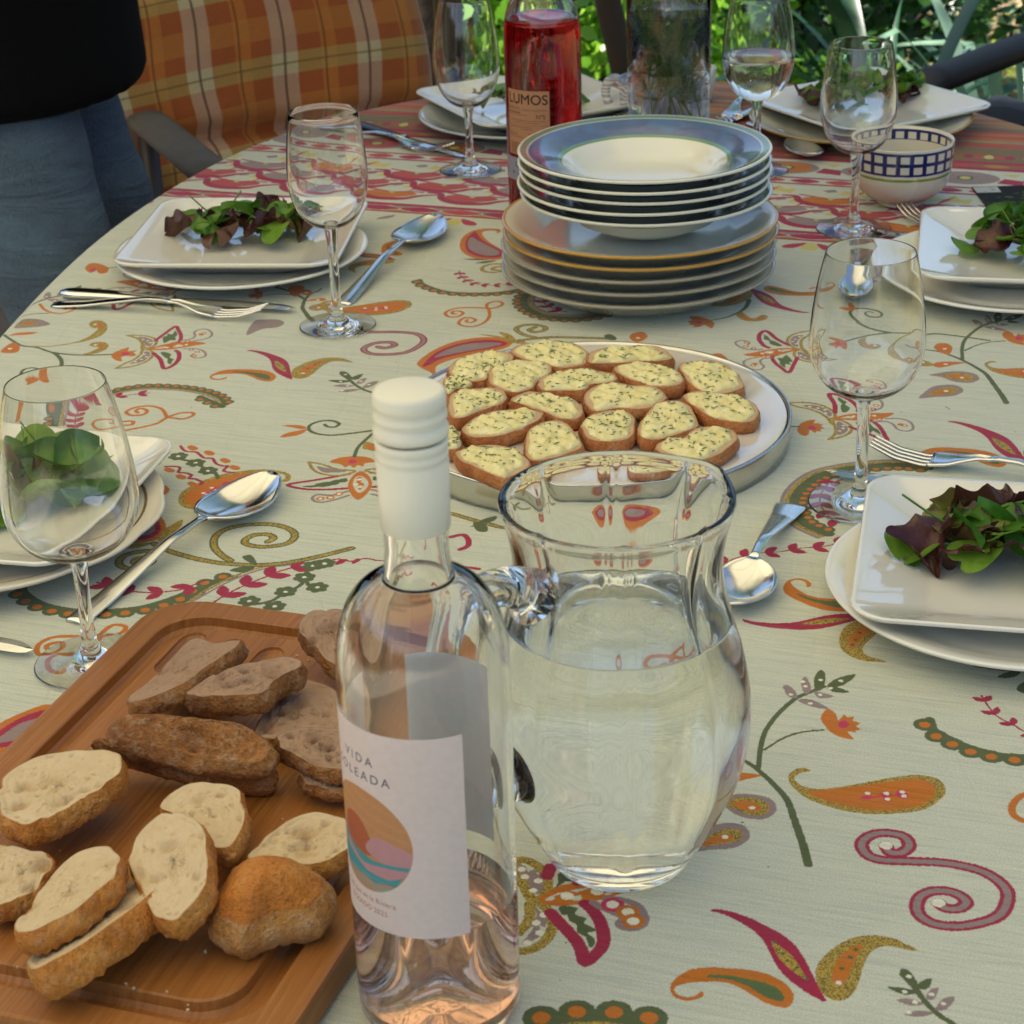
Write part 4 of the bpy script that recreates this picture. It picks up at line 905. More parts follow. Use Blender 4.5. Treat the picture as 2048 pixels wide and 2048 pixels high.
def heart(u, v, c, s=1.0):
    bs([(u-.050, v+.012), (u-.037, v+.011), (u-.031, v-.003), (u-.018, v-.0135), (u+.002, v-.0165), (u+.021, v-.013), (u+.034, v-.001), (u+.052, v+.006)], .0098, RED, (.45, 1.25, .35))
    bs([(u-.030*s, v+.016*s), (u-.018*s, v+.012*s), (u, v+.006*s)], .003*s, RED); bs([(u+.03*s, v+.010*s), (u+.016*s, v+.011*s), (u, v+.006*s)], .003*s, RED)
    bp([(u-.026*s, v+.004*s), (u-.016*s, v+.011*s), (u-.004*s, v+.007*s), (u+.004*s, v+.006*s), (u+.018*s, v+.010*s), (u+.026*s, v+.003*s), (u+.014*s, v-.007*s), (u-.002*s, v-.011*s), (u-.018*s, v-.006*s)], c)
    pc.dot(UV([(u, v+.006*s)])[0], .0034*s, OLI); pc.dot(UV([(u, v+.006*s)])[0], .0026*s, YEL)
    # crown and diamond to the right above
    U, V_ = u+.026*s, v+.026*s
    bp([(U-.022*s, V_-.004*s), (U-.018*s, V_+.010*s), (U-.008*s, V_+.004*s), (U, V_+.016*s), (U+.008*s, V_+.004*s), (U+.018*s, V_+.010*s), (U+.016*s, V_-.008*s), (U, V_-.004*s)], YEL, False)
    bp([(U-.013*s, V_-.016*s), (U-.004*s, V_-.004*s), (U+.002*s, V_+.012*s), (U-.008*s, V_+.001*s)], CORAL, False)
    bp([(U-.038*s, V_+.006*s), (U-.028*s, V_+.012*s), (U-.024*s, V_+.004*s), (U-.032*s, V_)], MAU, False)
for r_ in range(3):
    for i in range(-8, 14):
        uu = -.710-.0447*r_+PER*i
        if -1.45 < uu < .2: heart(uu, 1.938+.0365*r_, hc[(i*2+r_*3) % 6], 1.12)
rect(2.064, 2.069, RED); rect(2.087, 2.092, RED)
u = -1.4; k = 0
while u < .2:
    bp([(u, 2.078), (u+.016, 2.086), (u+.032, 2.078), (u+.016, 2.070)], RED if k % 2 else CORAL); u += .037; k += 1
for i in range(-8, 14):
    uu = -.70+PER*i*1.05
    c = [RED, MAU, CORAL, ORA][i % 4]
    pc.poly(UV(np.c_[uu+.036*np.cos(np.linspace(0, 6.1, 20)), 2.126+.024*np.sin(np.linspace(0, 6.1, 20))]), MAU)
    pc.poly(UV(np.c_[uu+.028*np.cos(np.linspace(0, 6.1, 20)), 2.126+.019*np.sin(np.linspace(0, 6.1, 20))]), c)
    pc.dot(UV([(uu, 2.126)])[0], .009, OLI); pc.dot(UV([(uu, 2.126)])[0], .006, YEL)
    bp([(uu+.034, 2.112), (uu+.062, 2.106), (uu+.06, 2.125), (uu+.04, 2.13)], RED, False); bp([(uu+.036, 2.146), (uu+.056, 2.15), (uu+.05, 2.136)], YEL, False)
rect(2.158, 2.168, RED); rect(2.168, 2.182, lin('#8F5A33')); rect(2.182, 2.192, RED)
u = -1.4; k = 0
while u < .2:
    bp([(u, 2.175), (u+.014, 2.181), (u+.028, 2.175), (u+.014, 2.169)], [CORAL, GOLD][k % 2]); u += .036; k += 1
rect(2.192, 2.235, lin('#7E6238'))
u = -1.4; k = 0
while u < .2:
    for j in range(-2, 3): bp([(u+j*.011-.006, 2.211), (u+j*.011, 2.220), (u+j*.011+.006, 2.209), (u+j*.011, 2.203)], [YEL, CORAL, RED][abs(j)])
    pc.dot(UV([(u+.04, 2.213)])[0], .005, MAU)
    u += .085; k += 1
cols = [lin(c) for c in ('#6E6A48', '#A4563A', '#8C7F58', '#9C4A32', '#B06A3C', '#7C6656', '#A8503C', '#8B8A60', '#B5643A', '#74604C')]
v = 2.235; k = 0
while v < 2.62:
    h_ = rng.choice([.004, .006, .009, .012]); rect(v, v+h_, cols[k % 10]); v += h_; k += rng.choice([1, 1, 2, 3])
# petals hanging under the border
for i in range(-8, 14):
    uu = -.700+2*PER*i/2*1.0
    if i % 2 == 0:
        for sg in (-1, 1): bp([(uu+sg*.005, 1.870), (uu+sg*.022, 1.862), (uu+sg*.026, 1.852), (uu+sg*.014, 1.852)], RED2)
        bp([(uu-.008, 1.850), (uu-.005, 1.868), (uu+.005, 1.868), (uu+.008, 1.850)], YEL)
    else:
        bp([(uu-.03, 1.848), (uu-.024, 1.866), (uu-.016, 1.868), (uu-.018, 1.850)], RED2); bp([(uu+.01, 1.850), (uu+.022, 1.856), (uu+.024, 1.868), (uu+.014, 1.860)], MAU)
for _ in range(60):       # faint old drips
    x_, y_ = rng.uniform(-.42, .72), rng.uniform(.70, 1.9); i_, j_ = int((x_-pc.x0)/pc.res), int((y_-pc.y0)/pc.res); r_ = rng.randint(5, 16)
    yy_, xx_ = np.mgrid[-r_:r_+1, -r_:r_+1]; k_ = np.clip(1-np.abs(np.hypot(xx_*(1+.2*rng.random()), yy_)/r_-.75)*4, 0, 1)*.06
    if r_ < i_ < pc.W-r_-1 and r_ < j_ < pc.H-r_-1: pc.a[j_-r_:j_+r_+1, i_-r_:i_+r_+1, :3] *= (1-k_)[..., None]
PRINT = pc.image('cloth_print')

t = NT('printed_linen')
uvn = t.n('ShaderNodeUVMap').outputs[0]
oc = t.tc('Object')
wob = t.noise(oc, 900, 2).outputs['Color']
wv = t.n('ShaderNodeVectorMath', operation='SUBTRACT', i_0=wob, i_1=(.5, .5, .5)).outputs[0]
wv2 = t.n('ShaderNodeVectorMath', operation='SCALE', i_0=wv, i_Scale=.0010).outputs[0]
uv2 = t.n('ShaderNodeVectorMath', operation='ADD', i_0=uvn, i_1=wv2).outputs[0]
img = t.n('ShaderNodeTexImage', i_Vector=uv2, image=PRINT, extension='EXTEND', interpolation='Linear')
rot = t.mp(oc, (1, 1, 1), (0, 0, R(19.2)))
slub = t.noise(t.mp(rot, (8, 220, 1)), 3.2, 5, .65).outputs['Fac']
slub2 = t.noise(t.mp(rot, (900, 40, 1)), 1.0, 2, .5).outputs['Fac']
fine = t.noise(oc, 1300, 2, .6).outputs['Fac']
big = t.noise(oc, 5, 3).outputs['Fac']
s1 = t.ramp(slub, [(.3, (.76, .80, .79)), (.5, (1, 1, 1)), (.72, (1.12, 1.10, 1.02))])
c = t.mix(.85, img.outputs['Color'], s1, 'MULTIPLY')
s2 = t.ramp(fine, [(.3, (.72, .72, .72)), (.7, (1.2, 1.2, 1.2))])
c = t.mix(.9, c, s2, 'MULTIPLY')
c = t.mix(t.math('MULTIPLY', slub2, .25), c, t.mix(1.0, c, (1.12, 1.12, 1.06), 'MULTIPLY'))
gl = t.math('SUBTRACT', 1.0, img.outputs['Alpha'])
st = t.noise(oc, 1250, 2, .6).outputs['Fac']
stit = t.ramp(st, [(.42, lin('#3E4020')), (.52, lin('#B09238')), (.66, lin('#C8AC50'))])
c = t.mix(t.math('MULTIPLY', gl, 1.5, clamp=True), c, stit)
hn = t.math('ADD', t.math('MULTIPLY', fine, .5), t.math('MULTIPLY', slub, .8))
cr1 = t.noise(t.mp(rot, (1.2, 5, 1)), 2.6, 3, .5, .8).outputs['Fac']; cr2 = t.noise(t.mp(oc, (3, 1, 1)), 4.0, 3, .5, 1.0).outputs['Fac']
fold = t.math('ABSOLUTE', t.math('SUBTRACT', cr1, .5)); fold = t.math('MINIMUM', fold, .05); fold2 = t.math('MINIMUM', t.math('ABSOLUTE', t.math('SUBTRACT', cr2, .5)), .03)
hn = t.math('ADD', hn, t.math('ADD', t.math('MULTIPLY', big, 16.0), t.math('ADD', t.math('MULTIPLY', fold, 45.0), t.math('MULTIPLY', fold2, 40.0))))
big2 = t.noise(t.mp(rot, (1.0, 2.4, 1)), 3.2, 4, .55, .6).outputs['Fac']; nb = t.bump(big2, .55, .016)
t.pb(c, .85, Normal=t.bump(hn, .35, .0006, nb), Sheen_Weight=.15, Specular_IOR_Level=.25)
M_CLOTH = t.m

# table and cloth -------------------------------------------------------------
TCX, TCY, TA, TB, TE = .15, 1.25, .60, 1.30, 2.6
def edge_pt(a, grow=0.0):
    c_, s_ = math.cos(a), math.sin(a)
    return TCX+(TA+grow)*math.copysign(abs(c_)**(2/TE), c_), TCY+(TB+grow)*math.copysign(abs(s_)**(2/TE), s_)
def make_cloth():
    N = 220; mb = MB(); V = []; F = []
    rings = [i/30 for i in range(1, 31)]
    V.append((TCX, TCY, TZ)); uv = [(TCX, TCY)]
    for r_ in rings:
        for k in range(N):
            x, y = edge_pt(2*math.pi*k/N)
            X, Y = TCX+(x-TCX)*r_, TCY+(y-TCY)*r_
            V.append((X, Y, TZ)); uv.append((X, Y))
    for k in range(N): F.append((0, 1+k, 1+(k+1) % N))
    for j in range(len(rings)-1):
        for k in range(N):
            a = 1+j*N; F.append((a+k, a+N+k, a+N+(k+1) % N, a+(k+1) % N))
    prof = [(.004, -.0006), (.010, -.004), (.014, -.010), (.016, -.03), (.018, -.08), (.022, -.15), (.028, -.22), (.03, -.27)]
    base = 1+(len(rings)-1)*N
    for (g, z) in prof:
        row = len(V)
        for k in range(N):
            a = 2*math.pi*k/N; d = min(1, abs(z)/.2)
            x, y = edge_pt(a, g+.022*d*math.sin(a*19+1.3*math.sin(3*a)))
            V.append((x, y, TZ+z)); x2, y2 = edge_pt(a, abs(z)+g); uv.append((x2, y2))
        for k in range(N): F.append((base+k, row+k, row+(k+1) % N, base+(k+1) % N))
        base = row
    mb.add(V, F); o = mb.build('tablecloth', M_CLOTH)
    ul = o.data.uv_layers.new(name='UVMap')
    li = np.zeros(len(o.data.loops), np.int32); o.data.loops.foreach_get('vertex_index', li)
    U = np.array(uv)[li]; U[:, 0] = (U[:, 0]-pc.x0)/(pc.x1-pc.x0); U[:, 1] = (U[:, 1]-pc.y0)/(pc.y1-pc.y0)
    ul.data.foreach_set('uv', U.astype(np.float32).ravel())
    md = o.modifiers.new('thick', 'SOLIDIFY'); md.thickness = .0009; md.offset = -1
    return tag(o, 'pale green linen tablecloth printed with orange paisleys, leaves and a red border', 'tablecloth')
make_cloth()
M_WOOD = simple('table_wood', lin('#7a5230'), .55, 25, .3)
tb = empty('garden_table', (TCX, TCY, 0), 0, 'long oval wooden garden table hidden under the printed tablecloth', 'table')
mb = MB(); V = [];
for z in (-.0015, -.028):
    for k in range(96):
        x, y = edge_pt(2*math.pi*k/96, -.002); V.append((x-TCX, y-TCY, TZ+z))
mb.add(V, [tuple(range(96)), tuple(range(191, 95, -1))]+[(k, 96+k, 96+(k+1) % 96, (k+1) % 96) for k in range(96)])
mb.build('table_top', M_WOOD, tb, smooth=False)
for sx in (-1, 1):
    for sy in (-1, 1):
        MB().box((sx*.38, sy*.95, (TZ-.03)/2), (.07, .07, TZ-.03)).build('leg', M_WOOD, tb, smooth=False, bevel=.004)
# ------------------------------------------------------------------ glass, metal, china
def glassmat(name, col=(1, 1, 1), ior=1.5, rough=0.0):
    t = NT(name)
    g = t.n('ShaderNodeBsdfPrincipled')
    g.inputs['Base Color'].default_value = (*col, 1); g.inputs['Roughness'].default_value = rough
    g.inputs['IOR'].default_value = ior; g.inputs['Transmission Weight'].default_value = 1.0
    t.l(g.outputs[0], t.out.inputs[0]); return t.m
M_GLASS = glassmat('clear_glass', (.985, .99, .985), 1.5)
M_JUGG = glassmat('jug_glass', (.986, .993, .976), 1.5)
M_WATER = glassmat('water', (.99, .995, .985), 1.333)
M_ROSE = glassmat('rose_wine', (.965, .71, .59), 1.34)
M_RED = glassmat('red_drink', (.86, .004, .014), 1.34)
M_WINE = glassmat('white_wine', (.985, .985, .93), 1.34)
def metalmat(name, col=(.78, .77, .74), rough=.14):
    t = NT(name); v = t.tc()
    n = t.noise(t.mp(v, (1, 1, 1)), 40, 3).outputs['Fac']; n2 = t.noise(v, 900, 2).outputs['Fac']
    r_ = t.math('ADD', t.math('MULTIPLY', n, .12), rough-.05)
    t.pb(col, r_, Metallic=1.0, Normal=t.bump(n2, .04, .0002)); return t.m
M_STEEL = metalmat('cutlery_steel'); M_RIMM = metalmat('brushed_rim', (.62, .61, .58), .22)
def china(name, col=lin('#E2DFCF'), rough=.12, marks=.02):
    t = NT(name); v = t.tc(); n = t.noise(v, 18, 3).outputs['Fac']
    c = t.mix(n, tuple(x*(1-marks) for x in col), tuple(min(1, x*(1+marks)) for x in col))
    t.pb(c, t.math('ADD', t.math('MULTIPLY', n, .05), rough), Coat_Weight=1.0, Coat_Roughness=.03, Coat_IOR=1.65, Specular_IOR_Level=.6); return t.m
M_CHINA = china('white_china', lin('#E4E1D3')); M_CREAM = china('cream_china', lin('#D8D2C0'), .15)
def radial(name, stops, scale=1.0, rough=.14, interp='LINEAR', patch=None):
    "china with rings of colour by distance from its centre (metres)"
    t = NT(name); v = t.tc('Object'); s = t.n('ShaderNodeSeparateXYZ', i_0=v)
    r_ = t.math('POWER', t.math('ADD', t.math('MULTIPLY', s.outputs[0], s.outputs[0]), t.math('MULTIPLY', s.outputs[1], s.outputs[1])), .5)
    n = t.noise(v, 30, 4, .7).outputs['Fac']
    rr = t.math('ADD', r_, t.math('MULTIPLY', t.math('SUBTRACT', n, .5), .0012))
    c = t.ramp(t.math('MULTIPLY', rr, 1/.15), [(a/.15, b) for a, b in stops], interp)
    if patch:
        lo, hi, ca_, cb_ = patch
        pn = t.noise(v, 38, 5, .7, .6).outputs['Fac']; pcn = t.ramp(pn, [(.3, ca_), (.5, cb_), (.7, tuple(x*1.35 for x in ca_))])
        k1 = t.math('GREATER_THAN', rr, lo); k2 = t.math('LESS_THAN', rr, hi)
        # only the upper side of the rim is glazed in colour
        c = t.mix(t.math('MULTIPLY', k1, k2), c, pcn)
    t.pb(c, rough, Coat_Weight=.5, Coat_Roughness=.05); return t.m
W_ = lin('#DEDCCB')
M_BLUE = radial('blue_rim_china', [(0, W_), (.0725, W_), (.0735, lin('#6E8A54')), (.077, lin('#6F9A80')), (.0775, lin('#527490')), (.102, lin('#527490')), (.1035, lin('#BCC0BC')), (.105, lin('#6C8468')), (.1095, lin('#6C8468')), (.1105, W_), (.15, W_)],
                patch=(.0780, .1025, lin('#47688A'), lin('#5E6888')))
M_GOLDR = radial('gold_rim_china', [(0, W_), (.1195, W_), (.1205, lin('#B98A2E')), (.15, lin('#B98A2E'))])
M_SILVR = radial('worn_rim_china', [(0, W_), (.1195, W_), (.121, lin('#9A937F')), (.15, lin('#A49C88'))])
M_GOLDP = metalmat('gilt', (.75, .52, .2), .2)

# wine glasses ----------------------------------------------------------------
def bowl_prof(Hj, Hm, Ht, Rm, Rr):
    o = []
    for k in range(15):
        a = k/14*math.pi/2
        o.append((max(.0048, Rm*math.sin(a)**.82), Hj+(Hm-Hj)*(1-math.cos(a))))
    for k in range(1, 11):
        s = k/10; o.append((Rm+(Rr-Rm)*(s*s*.75+s*.25), Hm+(Ht-Hm)*s))
    return o
def wine_glass(px, py, Ht, Hm, Hj, Rm, Rr, Rf, label, fill=None, group='wine glasses on the table', lean=(0, 0)):
    X, Y, Z = at(px, py)
    root = empty('wine_glass', (X, Y, TZ+.0006), rng.uniform(0, 6), label, 'wine glass', group)
    root.rotation_euler = (lean[0], lean[1], root.rotation_euler[2])
    out = bowl_prof(Hj, Hm, Ht, Rm, Rr)
    wl = .0010
    prof = [(0, .0005), (Rf*.5, .0004), (Rf-.001, .0002), (Rf, .0010), (Rf-.0006, .0019), (Rf*.62, .0032), (Rf*.34, .0055), (.0068, .0098), (.0048, .016), (.0042, .028), (.0041, Hj*.62), (.0044, Hj*.85), (.0058, Hj-.003)]
    prof += [(r, z) for r, z in out[1:]]
    prof += [(Rr-.0001, Ht+.0003), (Rr-.0003, Ht+.0003)]
    inner = [(max(0.0, r-(wl if i < 15 else wl-.00055*(i-14)/10)), z+ (.0030 if i == 0 else .0026*max(0, 1-i/8))) for i, (r, z) in enumerate(out)]
    inner = [(r, z) for r, z in inner if r > .003]
    prof += inner[::-1] + [(0, inner[0][1]-.0006)]
    stem = MB().lathe(support(prof, .0005), 72).build('bowl_and_stem', M_GLASS, root)
    if fill:
        zt = fill
        q = [(r-wl*.5, z+.0015*max(0, 1-i/6)) for i, (r, z) in enumerate(out) if z < zt and r > .004]
        rt = float(np.interp(zt, [a[1] for a in out], [a[0] for a in out]))-wl*.5
        mb = MB().lathe([(0, q[0][1]-.0002)]+q+[(rt, zt), (rt-.001, zt-.0003), (rt-.004, zt-.0008), (0, zt-.0008)], 72)
        mb.build('wine', M_WINE, root)
    return root
wine_glass(185, 1328, .1834, .1122, .0741, .0403, .0290, .0352, 'empty wine glass in front of the left salad plate, beside the bread board')
wine_glass(1719, 1008, .1830, .1200, .0811, .0390, .0298, .0359, 'empty wine glass between the canape platter and the near right salad plate')
wine_glass(676, 654, .1900, .1350, .0900, .0345, .0290, .0337, 'empty wine glass in front of the far left salad plate by the blue jeans')
wine_glass(941, 342, .1850, .1210, .0700, .0360, .0260, .0338, 'empty wine glass left of the red bottle')
wine_glass(1512, 343, .1860, .1250, .0770, .0380, .0290, .0343, 'wine glass half full of clear wine behind the stack of plates', fill=.124)
wine_glass(1707, 460, .1815, .1240, .0757, .0365, .0292, .0366, 'empty wine glass just left of the blue checked bowl')

# water jug ---------------------------------------------------------------------
JX, JY, _ = at(1240, 1712)
jug = empty('water_jug', (JX, JY, TZ+.0006), 0, 'big bulbous clear glass water jug with a curved glass handle', 'jug')
jo = smooth_curve([(.0325, .0004), (.0358, .003), (.0425, .014), (.0525, .034), (.0610, .055), (.0650, .078), (.0648, .098), (.0615, .118), (.0560, .138), (.0515, .156), (.0505, .172), (.0528, .188), (.0562, .2005)], 4)
def jfac(a, j, z):       # pressed inner panels of the thick glass
    return 1.0
wall = .0034
n_o = len(jo)
def facet(a, amt):
    s = (a*8/(2*math.pi)) % 1.0
    return 1.0-amt*(abs(s-.5)*2)**6
inner = [(r-wall-.0006*math.sin(z*90), z) for r, z in jo if z > .012]
inner = [(max(.02, inner[0][0]-.006), .0095)]+inner
prof = [(0, .0028), (.022, .0022), (.029, .0004)]+[tuple(q) for q in jo]+[(.0560, .2024), (.0542, .2030), (.0526, .2018)]+inner[::-1][1:]+[(0, .0080)]
prof = support(prof, .0006); nouter = next(i for i in range(1, len(prof)) if prof[i][1] < prof[i-1][1] and prof[i][1] > .19)
def spout(a, z):
    d = (a-R(35)+math.pi) % (2*math.pi)-math.pi
    return 1+.085*math.exp(-(d/.30)**2)*max(0, (z-.165)/.036)**1.5
def jm(a, j, z):
    k = spout(a, z)
    if j >= nouter and z > .02: k *= facet(a, .030)
    return k
MB().lathe(prof, 128, rmod=jm).build('jug_body', M_JUGG, jug)
lv = .1390
wi = [(r-wall*.62, z) for r, z in jo if .012 < z < lv]
rt = float(np.interp(lv, [q[1] for q in jo], [q[0] for q in jo]))-wall*.62
MB().lathe([(0, .0078), (.030, .0085)]+wi+[(rt, lv), (rt-.0012, lv-.0006), (rt-.004, lv-.0010), (0, lv-.0010)], 128, rmod=lambda a, j, z: facet(a, .022) if j > 2 else 1).build('water', M_WATER, jug)
ha = R(214)
hp = smooth_curve([(.0490, .166), (.0560, .1715), (.0680, .1765), (.0830, .1745), (.0950, .163), (.1010, .145), (.1010, .122), (.0950, .100), (.0840, .083), (.0720, .0745), (.0630, .0745)], 4)
hr = np.interp(np.linspace(0, 1, len(hp)), [0, .07, .2, .5, .84, .93, 1], [.0150, .0110, .0092, .0085, .0095, .0125, .0165])
MB().tube([(r*math.cos(ha), r*math.sin(ha), z) for r, z in hp], hr, 28).build('handle', M_JUGG, jug)

# bottles ---------------------------------------------------------------------
def text_tris(body, size, cx_, cy_, spacing=1.0):
    cu = bpy.data.curves.new('txt', 'FONT'); cu.body = body; cu.size = size; cu.align_x = 'CENTER'; cu.align_y = 'CENTER'; cu.space_character = spacing
    ob = bpy.data.objects.new('txt', cu); C.objects.link(ob)
    bpy.context.view_layer.update(); dg = bpy.context.evaluated_depsgraph_get()
    me = bpy.data.meshes.new_from_object(ob.evaluated_get(dg))
    me.calc_loop_triangles(); V = np.array([v.co[:2] for v in me.vertices]); T = [tuple(t_.vertices) for t_ in me.loop_triangles]
    bpy.data.objects.remove(ob); bpy.data.curves.remove(cu); bpy.data.meshes.remove(me)
    V = V+np.array([cx_, cy_]); return [V[list(t_)] for t_ in T]
def put_text(p, body, size, x, y, col, spacing=1.0, bold=0):
    for T in text_tris(body, size, x, y, spacing):
        p.poly(T, col)
        if bold:
            for dx, dy in ((bold, 0), (-bold, 0), (0, bold), (0, -bold)): p.poly(T+np.array([dx, dy]), col)
def imgmat(name, image, rough=.6, scale_noise=300):
    t = NT(name); i_ = t.n('ShaderNodeTexImage', i_Vector=t.n('ShaderNodeUVMap').outputs[0], image=image, extension='EXTEND')
    n = t.noise(t.tc(), scale_noise, 3).outputs['Fac']
    c = t.mix(.25, i_.outputs[0], t.ramp(n, [(.3, (.86, .86, .86)), (.7, (1.1, 1.1, 1.1))]), 'MULTIPLY')
    p = t.pb(c, rough, Normal=t.bump(n, .08, .0003)); tr = t.n('ShaderNodeBsdfTranslucent', i_Color=c); mx = t.n('ShaderNodeMixShader', i_0=.35)
    t.l(p.outputs[0], mx.inputs[1]); t.l(tr.outputs[0], mx.inputs[2]); t.l(mx.outputs[0], t.out.inputs[0]); return t.m
def wrap(parent, name, r, a0, a1, z0, z1, mat, n=48, thick=.00012):
    "curved label: angles in degrees clockwise from the side facing the camera"
    V = []; F = []; uv = []
    for i in range(n+1):
        a = R(a0+(a1-a0)*i/n)
        for z in (z0, z1): V.append((r*math.sin(a), -r*math.cos(a), z)); uv.append((i/n, 0 if z == z0 else 1))
    for i in range(n): F.append((2*i, 2*i+2, 2*i+3, 2*i+1))
    mb = MB(); mb.add(V, F); o = mb.build(name, mat, parent)
    ul = o.data.uv_layers.new(name='UVMap')
    for lp, l_ in zip(o.data.loops, ul.data): l_.uv = uv[lp.vertex_index]
    return o
def bottle_profile(Rb, hs, hn, Rn, Ht, wall=.0028, punt=.011):
    out = [(Rb-.007, .0006), (Rb-.0025, .0022), (Rb-.0004, .0070), (Rb, .013), (Rb, hs)]
    for k in range(1, 15):
        s = k/14; a = s*math.pi/2
        out.append((Rb-(Rb-Rn-.002)*(1-math.cos(a))**1.15*1.0, hs+(hn-hs)*math.sin(a)**.9))
    out = [q for q in out if q[1] <= hn]
    out += [(Rn+.0008, hn+.006), (Rn, hn+.014), (Rn, Ht)]
    pun = [(0, punt), (Rb*.20, punt*.92), (Rb*.45, punt*.55), (Rb*.66, .004), (Rb*.72, .0006)]
    inn = [(max(r-wall, .004), z) for r, z in out[3:]]
    inn = [(Rb*.80, .0075), (Rb-wall-.003, .0105)]+inn
    pin = [(Rb*.62, .010), (Rb*.45, punt*.55+.005), (Rb*.2, punt+.003), (0, punt+.0042)]
    return pun, out, inn, pin
def make_bottle(root, Rb, hs, hn, Rn, Ht, level, lmat, gmat=None, lname='wine'):
    pun, out, inn, pin = bottle_profile(Rb, hs, hn, Rn, Ht)
    MB().lathe(support(pun+out+inn[::-1]+pin, .0006), 96).build('bottle_glass', gmat or M_GLASS, root)
    lw = .0012
    base = [(r, z-.0012) for r, z in pin[::-1]]+[(Rb*.80, .0064), (Rb-.0028-.0018, .0097)]
    side = [(r+lw, z) for r, z in inn[2:] if z < level]
    rt = float(np.interp(level, [q[1] for q in inn[2:]], [q[0] for q in inn[2:]]))+lw
    MB().lathe(base+side+[(rt, level), (rt-.002, level-.0005), (rt-.005, level-.0009), (0, level-.0009)], 96).build(lname, lmat, root)

BX, BY, _ = at(881, 2010)
rose = empty('wine_bottle', (BX, BY, TZ+.0006), 0, 'clear bottle of rose wine with white screw cap and pink sunset label', 'bottle')
rose.rotation_euler = (0, R(.2), 0)
make_bottle(rose, .0373, .172, .222, .0133, .2995, .0655, M_ROSE)
M_CAP = simple('white_foil', lin('#E2DECA'), .38, 30, .03, Specular_IOR_Level=.5)
rc = .0149
capp = [(0, .3062), (.0125, .3063), (.0140, .3058), (.0148, .3045), (rc, .3025), (rc, .2995), (.0139, .2985), (rc+.0001, .2965), (rc+.0002, .2945), (.0140, .2930), (.0140, .2915), (rc+.0002, .2903), (rc+.0003, .2870)]
mb = MB().lathe(capp+[(rc-.0004, .2864), (rc-.0014, .2864), (0, .2866)], 320, rmod=lambda a, j, z: 1+(.016*abs(math.sin(a*40)) if .2868 < z < .2906 else 0))
mb.build('screw_cap', M_CAP, rose)
mb = MB().lathe([(0, .2850), (rc-.0003, .2850), (rc+.0002, .2845), (rc, .2820), (.0141, .2808), (rc, .2795), (rc, .2775), (.0142, .2765), (rc+.0001, .2752), (.0147, .262), (.0146, .246), (.0144, .2458), (.0134, .2459), (.0134, .2840), (0, .284)], 96)
mb.build('cap_sleeve', M_CAP, rose)
lab = Paint(-.049, 0, .049, .1005, .00012, lin('#FBE6DC'))
cxl, cyl, rr = 0.0, .0445, .0258
th_ = np.linspace(0, 2*np.pi, 64)[:-1]
circ = np.c_[cxl+rr*np.cos(th_), cyl+rr*np.sin(th_)]
lab.poly(circ, lin('#DA9A66'))
def clipc(P):
    P = np.array(P, float); d = P-[cxl, cyl]; L = np.hypot(*d.T); k = np.minimum(1, rr/np.maximum(L, 1e-9)); return np.array([cxl, cyl])+d*k[:, None]
def cpoly(P, col, n=8): lab.poly(clipc(smooth_curve(P, n, True)), col)
for k in range(26):
    yy = cyl+.002+k*.0009; q = clipc([(cxl+x, yy+.0006*math.sin(x*300+k)) for x in np.linspace(-.03, .03, 30)]); lab.stroke(q, .0002, lin('#E4AA78'))
cpoly([(-.014, cyl-.002), (-.012, cyl+.008), (-.003, cyl+.0105), (.004, cyl+.004), (.006, cyl-.006), (-.004, cyl-.008)], lin('#C96E4C'))
cpoly([(.002, cyl-.004), (.008, cyl+.0035), (.018, cyl+.002), (.026, cyl-.002), (.026, cyl-.012), (.010, cyl-.008)], lin('#DBA0A2'))
sea = [(-.027, cyl+.002), (-.018, cyl-.002), (-.006, cyl-.007), (.006, cyl-.009), (.016, cyl-.0085), (.027, cyl-.009), (.027, cyl-.03), (-.027, cyl-.03)]
lab.poly(clipc(np.array(sea)), lin('#5BA9AE')); 
lab.poly(clipc(np.array([(-.027, cyl-.004), (-.012, cyl-.007), (0, cyl-.0125), (.012, cyl-.0105), (.027, cyl-.0115), (.027, cyl-.0165), (.014, cyl-.0165), (.002, cyl-.0155), (-.012, cyl-.010), (-.027, cyl-.0065)])), lin('#DBA0A2'))
lab.poly(clipc(np.array([(-.027, cyl-.012), (-.010, cyl-.0165), (.006, cyl-.0205), (.02, cyl-.0195), (.027, cyl-.03), (-.027, cyl-.03)])), lin('#5698AC'))
for k in range(14):
    yy = cyl-.0165-k*.0005; lab.stroke(clipc([(x, yy-.004*(x+.01)/.03+.0007*math.sin(x*260+k*.7)) for x in np.linspace(-.024, .024, 26)]), .00018, lin('#79BDBE'))
put_text(lab, 'VIDA', .0062, cxl, .0850, lin('#3A3560'), 1.45); put_text(lab, 'SOLEADA', .0062, cxl, .0770, lin('#3A3560'), 1.40)
put_text(lab, 'Casi que en la Riviera', .0037, cxl, .0145, lin('#C0604A'), 1.02); put_text(lab, 'ROSADO 2025', .0037, cxl, .0092, lin('#C0604A'), 1.05)
M_LAB = imgmat('sunset_label', lab.image('sunset_label'))
ll = wrap(rose, 'label', .03745, -126, 26, .0650, .1655, M_LAB, 64)
back = Paint(0, 0, .06, .09, .0003, lin('#F0F0F2'))
wrap(rose, 'back_label', .03745, 128, 196, .075, .165, imgmat('back_label', back.image('back_label')), 30)
ll['label'] = 'pink label with a round sunset over the sea and the words VIDA SOLEADA'

